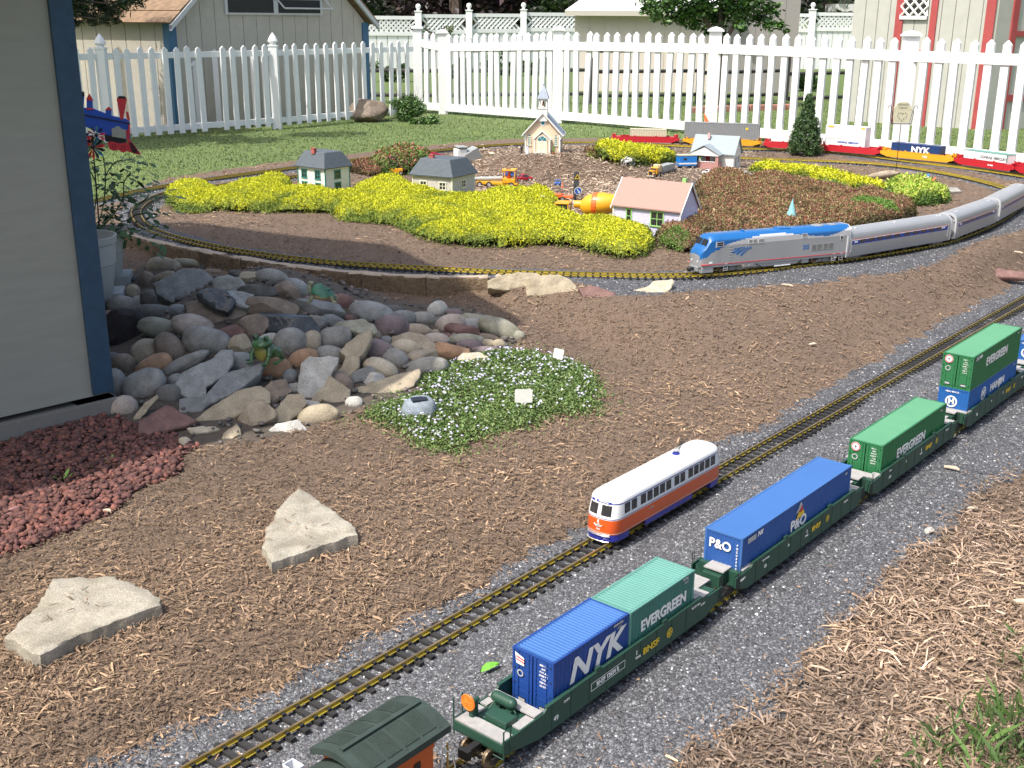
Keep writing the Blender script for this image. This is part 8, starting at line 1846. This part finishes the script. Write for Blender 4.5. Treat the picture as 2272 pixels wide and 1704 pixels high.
for q in lv+lv+lv[::2]:
    a = rng.random()*6.28; d = Vector((math.cos(a), math.sin(a)*.6, rng.normal(-.15, .35))).normalized(); s = d.cross(Vector((0, 0, 1))).normalized(); L = .085+.07*rng.random(); P0 = Vector(q)
    for f, sg, sc2 in ((.35, -1, .6), (.35, 1, .6), (.65, -1, .55), (.65, 1, .55), (1, 0, .8)):
        c = P0+d*L*f; dd = (d*(.5 if sg else 1)+s*sg*.9+Vector((0, 0, -.25))).normalized(); w2 = dd.cross(Vector((0, 0, 1))).normalized(); l2 = L*.5*sc2; o = len(V); V += [tuple(c), tuple(c+dd*l2*.35+w2*l2*.26), tuple(c+dd*l2), tuple(c+dd*l2*.35-w2*l2*.26), tuple(c+dd*l2*.7+w2*l2*.2), tuple(c+dd*l2*.7-w2*l2*.2)]; F += [(o, o+1, o+4), (o, o+4, o+2), (o, o+2, o+5), (o, o+5, o+3)]; C_ += [tuple(np.array((.10, .21, .06))*(.6+rng.random()*.9))]*6
np_mesh('foliage', np.array(V), np.array(F), M_LEAF, np.array(C_), parent=t, kind='stuff')
M_SB = plain('spinner_blue', (.03, .12, .62), .35); M_SR = plain('spinner_red', (.85, .05, .07), .35); M_SK = plain('spinner_black', (.02, .015, .03), .4); M_SC = plain('spinner_silver', (.5, .5, .46), .35, metal=.4)
SPD = math.hypot(PT.x, PT.y)
def sp(px, py, o=0.):
    d = Vector(ray(px, py)); return Vector((0, 0, CH))+d*((SPD-.05-o)/math.hypot(d.x, d.y))
base = sp(213, 520); sn = thing('wind_spinner', 'blue and red steam engine wind spinner on a thin pole above the pots', 'wind spinner', (base.x, base.y, base.z))
def fab(name, pts, m, o=0., th=.003):
    Q = [sp(*p, o)-sn.location for p in pts]; nr = Vector((base.x, base.y, 0)).normalized(); b = MB(); n = len(Q); b.add([tuple(q) for q in Q]+[tuple(q+nr*th) for q in Q], [tuple(range(n)), tuple(range(n, 2*n))[::-1]]+[(i, n+i, n+(i+1) % n, (i+1) % n) for i in range(n)]); return b.build(name, m, sn)
fab('cab', [(140,205),(150,198),(183,203),(180,235),(190,260),(190,275),(140,270)], M_SB); fab('cab_roof', [(140,196),(182,198),(182,208),(140,206)], M_SK, .004); fab('cab_window', [(160,223),(174,224),(175,246),(162,244)], M_WHITE, .006)
fab('boiler', [(178,233),(202,235),(240,250),(272,257),(280,262),(282,300),(262,300),(220,290),(190,276),(178,262)], M_SB, .004, .03); fab('boiler_band', [(178,246),(282,266),(282,268.5),(178,249)], M_SK, .008)
fab('dome', [(187,216),(200,216),(201,236),(187,236)], M_SB, .006); fab('dome_cap', [(186,214),(188,217),(202,217),(194,203),(192,203)], M_SR, .008); fab('dome_base', [(187,233),(201,233),(201,237),(187,237)], M_SR, .008)
fab('whistle', [(228,238),(241,238),(241,254),(228,252)], M_SB, .006); fab('whistle_cap', [(226,238),(243,238),(235,230)], M_SR, .008)
fab('chimney', [(252,214),(256,209),(271,210),(274,215),(266,258),(260,258)], M_SR, .006); fab('chimney_rim', [(254,210),(258,207),(270,208),(273,212),(271,213),(257,212)], M_SK, .008); fab('pipe', [(272,242),(277,242),(281,260),(275,260)], M_SR, .005)
fab('cylinder', [(241,278),(248,276),(250,273),(258,273),(262,278),(272,281),(272,300),(242,295)], M_SC, .012); fab('front_plate', [(277,268),(281,270),(281,292),(277,290)], M_SR, .012)
fab('frame', [(225,290),(272,300),(274,311),(228,306)], M_SK, .005); fab('buffer_beam', [(272,280),(279,283),(280,302),(274,303)], M_SR, .006)
fab('wheel_skirt', [(232,308),(240,305),(250,308),(260,310),(272,308),(280,315),(276,326),(266,330),(256,324),(246,326),(236,322)], M_SR, .008)
for px, py in ((246, 316), (266, 319)):
    c = sp(px, py, .014)-sn.location; disc('wheel_ring', M_SK, sn, frame(c, CR, -Vector((base.x, base.y, 0)).normalized()), .0085, .0072, 16)
fab('cow_catcher', [(276,302),(281,302),(305,333),(296,334),(274,326)], M_SR, .008)
for k in range(3): fab('catcher_gap', [(279+k*2,308),(280.5+k*2,308),(290+k*5,330),(286+k*5,330)], M_SK, .012)
text('lettering', '941', .030, M_WHITE, sn, frame(sp(161, 253, .008)-sn.location, CR, -Vector((base.x, base.y, 0)).normalized()), 1, 0, .03)
M_SCY = plain('spinner_cyan', (.1, .4, .6), .2, metal=.5)
for cx, cy, rad, nb in ((201, 318, 26, 14), (178, 300, 20, 12), (208, 292, 20, 10)):
    c = sp(cx, cy, .02+.004*nb)-sn.location; q = thing('q', None, None); bpy.data.objects.remove(q); r = rad/k_
    hub = MB(); hub.ball(tuple(c), .008, 8, 6); hub = hub.build('pinwheel', M_SK, sn)
    for i in range(nb):
        a = 2*math.pi*i/nb; nr = -Vector((base.x, base.y, 0)).normalized(); u_ = CR*math.cos(a)+Vector((0, 0, 1))*math.sin(a); v_ = CR*math.cos(a+.34)+Vector((0, 0, 1))*math.sin(a+.34)
        b = MB(); b.add([tuple(c), tuple(c+u_*r*.75+nr*.008), tuple(c+(u_+v_).normalized()*r), tuple(c+v_*r*.75-nr*.006)], [(0, 1, 2, 3)]); b.build('vane', (M_SR, M_SK, M_SCY, M_SK, M_SR)[i % 5], hub)
b = MB(); b.tube(tuple(sp(203, 345)-sn.location), tuple(sp(201, 300)-sn.location), .003); b.tube((0, 0, -.3), tuple(sp(203, 345)-sn.location), .003); b.build('pole', M_SK, sn)
# ---------------------------------------------------------------- garden ornaments
def hat(label, P, h, r, m, name='gnome_hat', lean=(0, 0), rz=0., twist=False, cat='garden gnome'):
    b = MB(); rs = []; N = 12
    for j in range(N+1):
        t_ = j/N; rr_ = r*(1-t_)**.9*(1+(.10*math.sin(t_*34) if twist else 0))+.0008; cx, cy = lean[0]*t_*t_*h, lean[1]*t_*t_*h; rs.append([(cx+rr_*math.cos(2*math.pi*i/16+(t_*2 if twist else 0)), cy+rr_*math.sin(2*math.pi*i/16+(t_*2 if twist else 0)), h*t_+(r*.18*math.sin(2*math.pi*i/16) if twist else 0)) for i in range(16)])
    b.rings(rs); return b, name, m
M_OHAT = plain('faded_orange_hat', (.8, .16, .05), .5)
P = on(1526, 318); P.z += .0; t = thing('garden_gnome', 'tall pointed orange gnome hat rising behind the cottage roof', 'garden gnome', P+Vector((.06, .35, .03))); k_ = ppm(t.location)
b, _, _ = hat('', P, .16, .035, M_OHAT, lean=(-.25, 0)); o = b.build('hat', M_OHAT, t, smooth=True); o.location = (0, 0, .06); b = MB(); b.lathe([(.03, -.06), (.035, .0), (.028, .06), (.02, .07)], n=12); b.build('body', plain('gnome_blue', (.05, .15, .4), .6), t)
P = on(2012, 414); t = thing('garden_gnome', 'fallen gnome with an orange hat beside the lime green clump', 'garden gnome', P, R(20)); b, _, _ = hat('', P, .075, .03, M_OHAT, lean=(.55, 0)); o = b.build('hat', M_OHAT, t, smooth=True); o.location = (-.02, 0, .015)
b = MB(); b.ball((.045, -.01, .02), (.035, .022, .018), 12, 8); b.build('body', plain('gnome_yellow', (.7, .5, .15), .6), t, smooth=True); b = MB(); b.ball((.075, -.015, .012), (.018, .02, .012), 10, 6); b.build('trousers', plain('gnome_blue', (.05, .15, .4), .6), t); b = MB(); b.ball((.012, -.012, .022), (.018, .018, .018), 10, 8); b.build('face', M_SKIN, t)
P = on(1707, 506); t = thing('glass_cone', 'pale turquoise twisted cone hat standing in the brown sedum behind the locomotive', 'garden ornament', P, 0); k_ = ppm(P); b, _, _ = hat('', P, 74/k_, 21/k_, None, twist=True); b.build('cone_top', mat('turquoise_glaze', (.30, .62, .62), .2, sc=20, c2=(.16, .42, .46), coat=.6), t, smooth=True)
b = MB(); b.lathe([(21/k_, -.01), (26/k_, .0), (25/k_, .006), (20/k_, .008)], n=20); b.build('brim', mat('yellow_green_glaze', (.45, .5, .15), .25, sc=20), t, smooth=True)
P = on(1737, 508); t = thing('bird_ornament', 'small red bird ornament on a wire right of the turquoise cone', 'garden ornament', P, R(20)); k_ = ppm(P); b = MB(); b.tube((0, 0, 0), (0, 0, .05), .0012, .0012, 5); b.build('wire', M_BLACK, t)
b = MB(); b.rings([[(x+rr_*math.cos(2*math.pi*i/10), rr_*math.sin(2*math.pi*i/10), z) for i in range(10)] for x, z, rr_ in ((.004, .046, .004), (.002, .054, .011), (0, .066, .014), (-.003, .076, .010), (-.004, .083, .008), (-.001, .091, .0015))]); b.box((.010, 0, .05), (.02, .008, .006)); b.build('body', M_RED, t, smooth=True); b = MB(); b.tube((-.008, 0, .079), (-.016, 0, .078), .003, .0005, 6); b.build('beak', M_BLACK, t)
# rain gauge
P = on(1998, 412); k_ = ppm(P); t = thing('rain_gauge', 'clear rain gauge tube with a blue cap on a white stake', 'rain gauge', P); b = MB(); b.bx(-.009, .003, -.003, .003, .0, .085); b.build('stake', M_WHITE, t); b = MB(); b.tube((.009, -.004, .045), (.009, -.004, .095), .007, .009, 12); b.build('tube', plain('clear_plastic', (.5, .55, .58), .15), t); b = MB(); b.tube((.009, -.004, .095), (.009, -.004, .103), .010, .010, 12); b.build('cap', plain('cap_blue', (.05, .3, .7), .4), t)
# heart sign
P = on(1934, 380); k_ = ppm(P); t = thing('heart_sign', 'cream stone plaque with a heart of dashes held in a black iron stand', 'sign', P, 0); S = 1/k_; M_IRON = plain('black_iron', (.012, .012, .012), .5); z0 = (380-270)*S
b = MB(); b.tube((0, 0, -.02), (.008*0, 0, z0), .0022, .0022, 6); b.path([(-21*S, 0, z0), (21*S, 0, z0)], .003)
for s in (-1, 1):
    b.path([(s*21*S, 0, z0), (s*24*S, 0, z0+18*S), (s*24*S, 0, z0+34*S), (s*28*S, 0, z0+39*S), (s*31*S, 0, z0+36*S), (s*31*S, 0, z0+30*S)], .0022); b.path([(s*17*S, 0, z0), (s*22*S, 0, z0+26*S), (s*18*S, 0, z0+30*S), (s*16*S, 0, z0+26*S)], .0018)
b.build('iron_stand', M_IRON, t)
b = MB(); pts = [(-17*S, z0+2*S), (17*S, z0+2*S), (19.5*S, z0+34*S), (15*S, z0+38*S)]+[(15*S*math.cos(a), z0+38*S+8*S*math.sin(a)) for a in (.4, .8, 1.2, 1.57, 1.94, 2.34, 2.74)]+[(-15*S, z0+38*S), (-19.5*S, z0+34*S)]
b.prism(pts, -.006, .004, 'y'); b.build('plaque', mat('plaque_cream', (.52, .50, .36), .7, sc=60), t, bevel=.0015)
M_PL = plain('plaque_ink', (.12, .12, .09), .8)
text('lettering', 'GRAND', 6*S, M_PL, t, frame((0, -.0065, z0+40*S), (1, 0, 0), (0, -1, 0)), 1.1); text('lettering', 'VIEW', 6*S, M_PL, t, frame((0, -.0065, z0+33*S), (1, 0, 0), (0, -1, 0)), 1.3)
b = MB(); hp2 = []
for i in range(29): a = 2*math.pi*i/28; hp2.append((S*.62*16*math.sin(a)**3, z0+S*(16+.62*(13*math.cos(a)-5*math.cos(2*a)-2*math.cos(3*a)-math.cos(4*a)))))
for i in range(0, 28, 2): b.tube((hp2[i][0], -.0065, hp2[i][1]), (hp2[i+1][0], -.0065, hp2[i+1][1]), .0022, .0022, 4)
b.build('heart_outline', M_PL, t)
# ---------------------------------------------------------------- little things on the ground
P = on(1058, 1452); t = thing('fallen_leaf', 'single bright green fallen leaf lying on the ballast between the tracks', 'leaf', P+Vector((0, 0, .006)), R(40)); b = MB()
L = .022; rows = [(-L, .0005, 0), (-L*.5, L*.34, .003), (0, L*.42, .005), (L*.5, L*.32, .004), (L, .0008, .001)]; b.rings([[(x, -w_, z+.003), (x, 0, z), (x, w_, z+.004)] for x, w_, z in rows], caps=False, closed=False); b.build('blade', plain('fresh_leaf', (.16, .42, .05), .5), t)
def sprout(px, py, lab, n, L, name='weed', cat='weed', col=(.16, .32, .06), group='weeds sprouting through gravel and mulch'):
    P = on(px, py); t = thing(name, lab, cat, P, 0, group)
    for i in range(n):
        a = rng.random()*6.28; b = MB(); d = Vector((math.cos(a), math.sin(a), .5+.5*rng.random())).normalized(); s = d.cross(Vector((0, 0, 1))).normalized(); l = L*(.7+.6*rng.random()); p0 = Vector((0, 0, 0)); b.rings([[tuple(p0+d*l*f-s*l*w_), tuple(p0+d*l*f+Vector((0, 0, -.002))), tuple(p0+d*l*f+s*l*w_)] for f, w_ in ((0, .02), (.35, .12), (.7, .14), (1, .01))], caps=False, closed=False); b.build('leaf', plain('weed_green', col, .5), t)
for q in ((136, 1038, 'largest weed sprout in the red gravel', 5, .03), (88, 1052, 'weed sprout left of the largest one in the red gravel', 3, .02), (195, 1012, 'pale weed sprout in the shadow edge of the red gravel', 4, .02), (245, 1002, 'weed sprout at the right of the red gravel', 4, .024), (548, 932, 'tiny green seedling at the foot of the front rocks', 2, .012), (1690, 500, 'green tuft beside the turquoise cone', 5, .03)): sprout(*q)
def tuft(px, py, lab, n, H, spread):
    P = on(px, py); x = P.x+rng.normal(0, spread, n); y = P.y+rng.normal(0, spread*.7, n); o = blades('grass_tuft', np.stack([x, y], 1), H*(.4+.8*rng.random(n)), tints(n, [(.7, .9, .8), (1., 1.2, 1.), (.5, .65, .6), (1.5, 1.2, 1.2)], [4, 3, 3, .8], .2)*.8, M_GRASS, None, w_=.0014+.0012*rng.random(n), lean=1.1, kind='stuff'); tag(o, lab, 'grass tuft', 'grass tufts at the lower right')
for q in ((2120, 1625, 'grass tuft at the bottom right corner', 260, .07, .055), (2190, 1560, 'tallest grass tuft at the right edge near the corner', 160, .085, .035), (2060, 1655, 'low grass tuft touching the bottom edge', 160, .05, .05), (2195, 1440, 'small grass tuft at the right edge above the others', 60, .05, .03), (2150, 1545, 'thin upright tuft between the others', 50, .065, .015), (2215, 1640, 'dense grass clump cut by the corner', 220, .07, .04), (2205, 1385, 'highest sparse grass tuft on the right edge', 40, .05, .025), (1960, 1650, 'sparse grass blades at the bottom left of the tufts', 50, .04, .05)): tuft(q[0], q[1], q[2], int(q[3]*.4), q[4]*.62, q[5])
for px, py, L, Wd, a, lab in ((2055,1017,.038,.010,-35,'pale bleached wood chip on the ballast by the right mulch'),(2100,1105,.028,.006,0,'long pale splinter at the mulch edge on the right'),(2205,1308,.035,.012,-10,'large whitish chip at the right edge of the picture'),(1700,620,.05,.006,-40,'thin stick on the ballast right of the locomotive'),(1755,748,.03,.010,10,'pale curled chip alone on the mulch in the middle'),(2195,548,.06,.006,-40,'stick on the ballast beside the last coach'),(232,1110,.022,.008,-15,'white wood scrap on the red gravel')):
    P = on(px, py); t = thing('wood_chip', lab, 'wood chip', P+Vector((0, 0, .008)), R(a), 'single pale wood chips'); b = MB(); b.rings([[(x, -w_, z), (x, w_, z+.002), (x, w_, z-.001), (x, -w_, z-.003)] for x, w_, z in ((-L/2, Wd*.1, 0), (-L*.2, Wd*.4, .002), (L*.25, Wd*.5, .003), (L/2, Wd*.12, 0))]); b.build('splinter', plain('bleached_wood', (.52, .42, .31), .8), t)
for px, py, s, lab in ((2005, 1145, 9, 'pale grey pebble on the ballast at the right'), (1190, 1535, 6, 'small reddish pebble below the first wagon')): rock('G', px, py, s*2.2, s*1.5, 0, 'white' if s > 8 else 'orange', 'a', lab, 'pebble', group='single pebbles on the ballast')
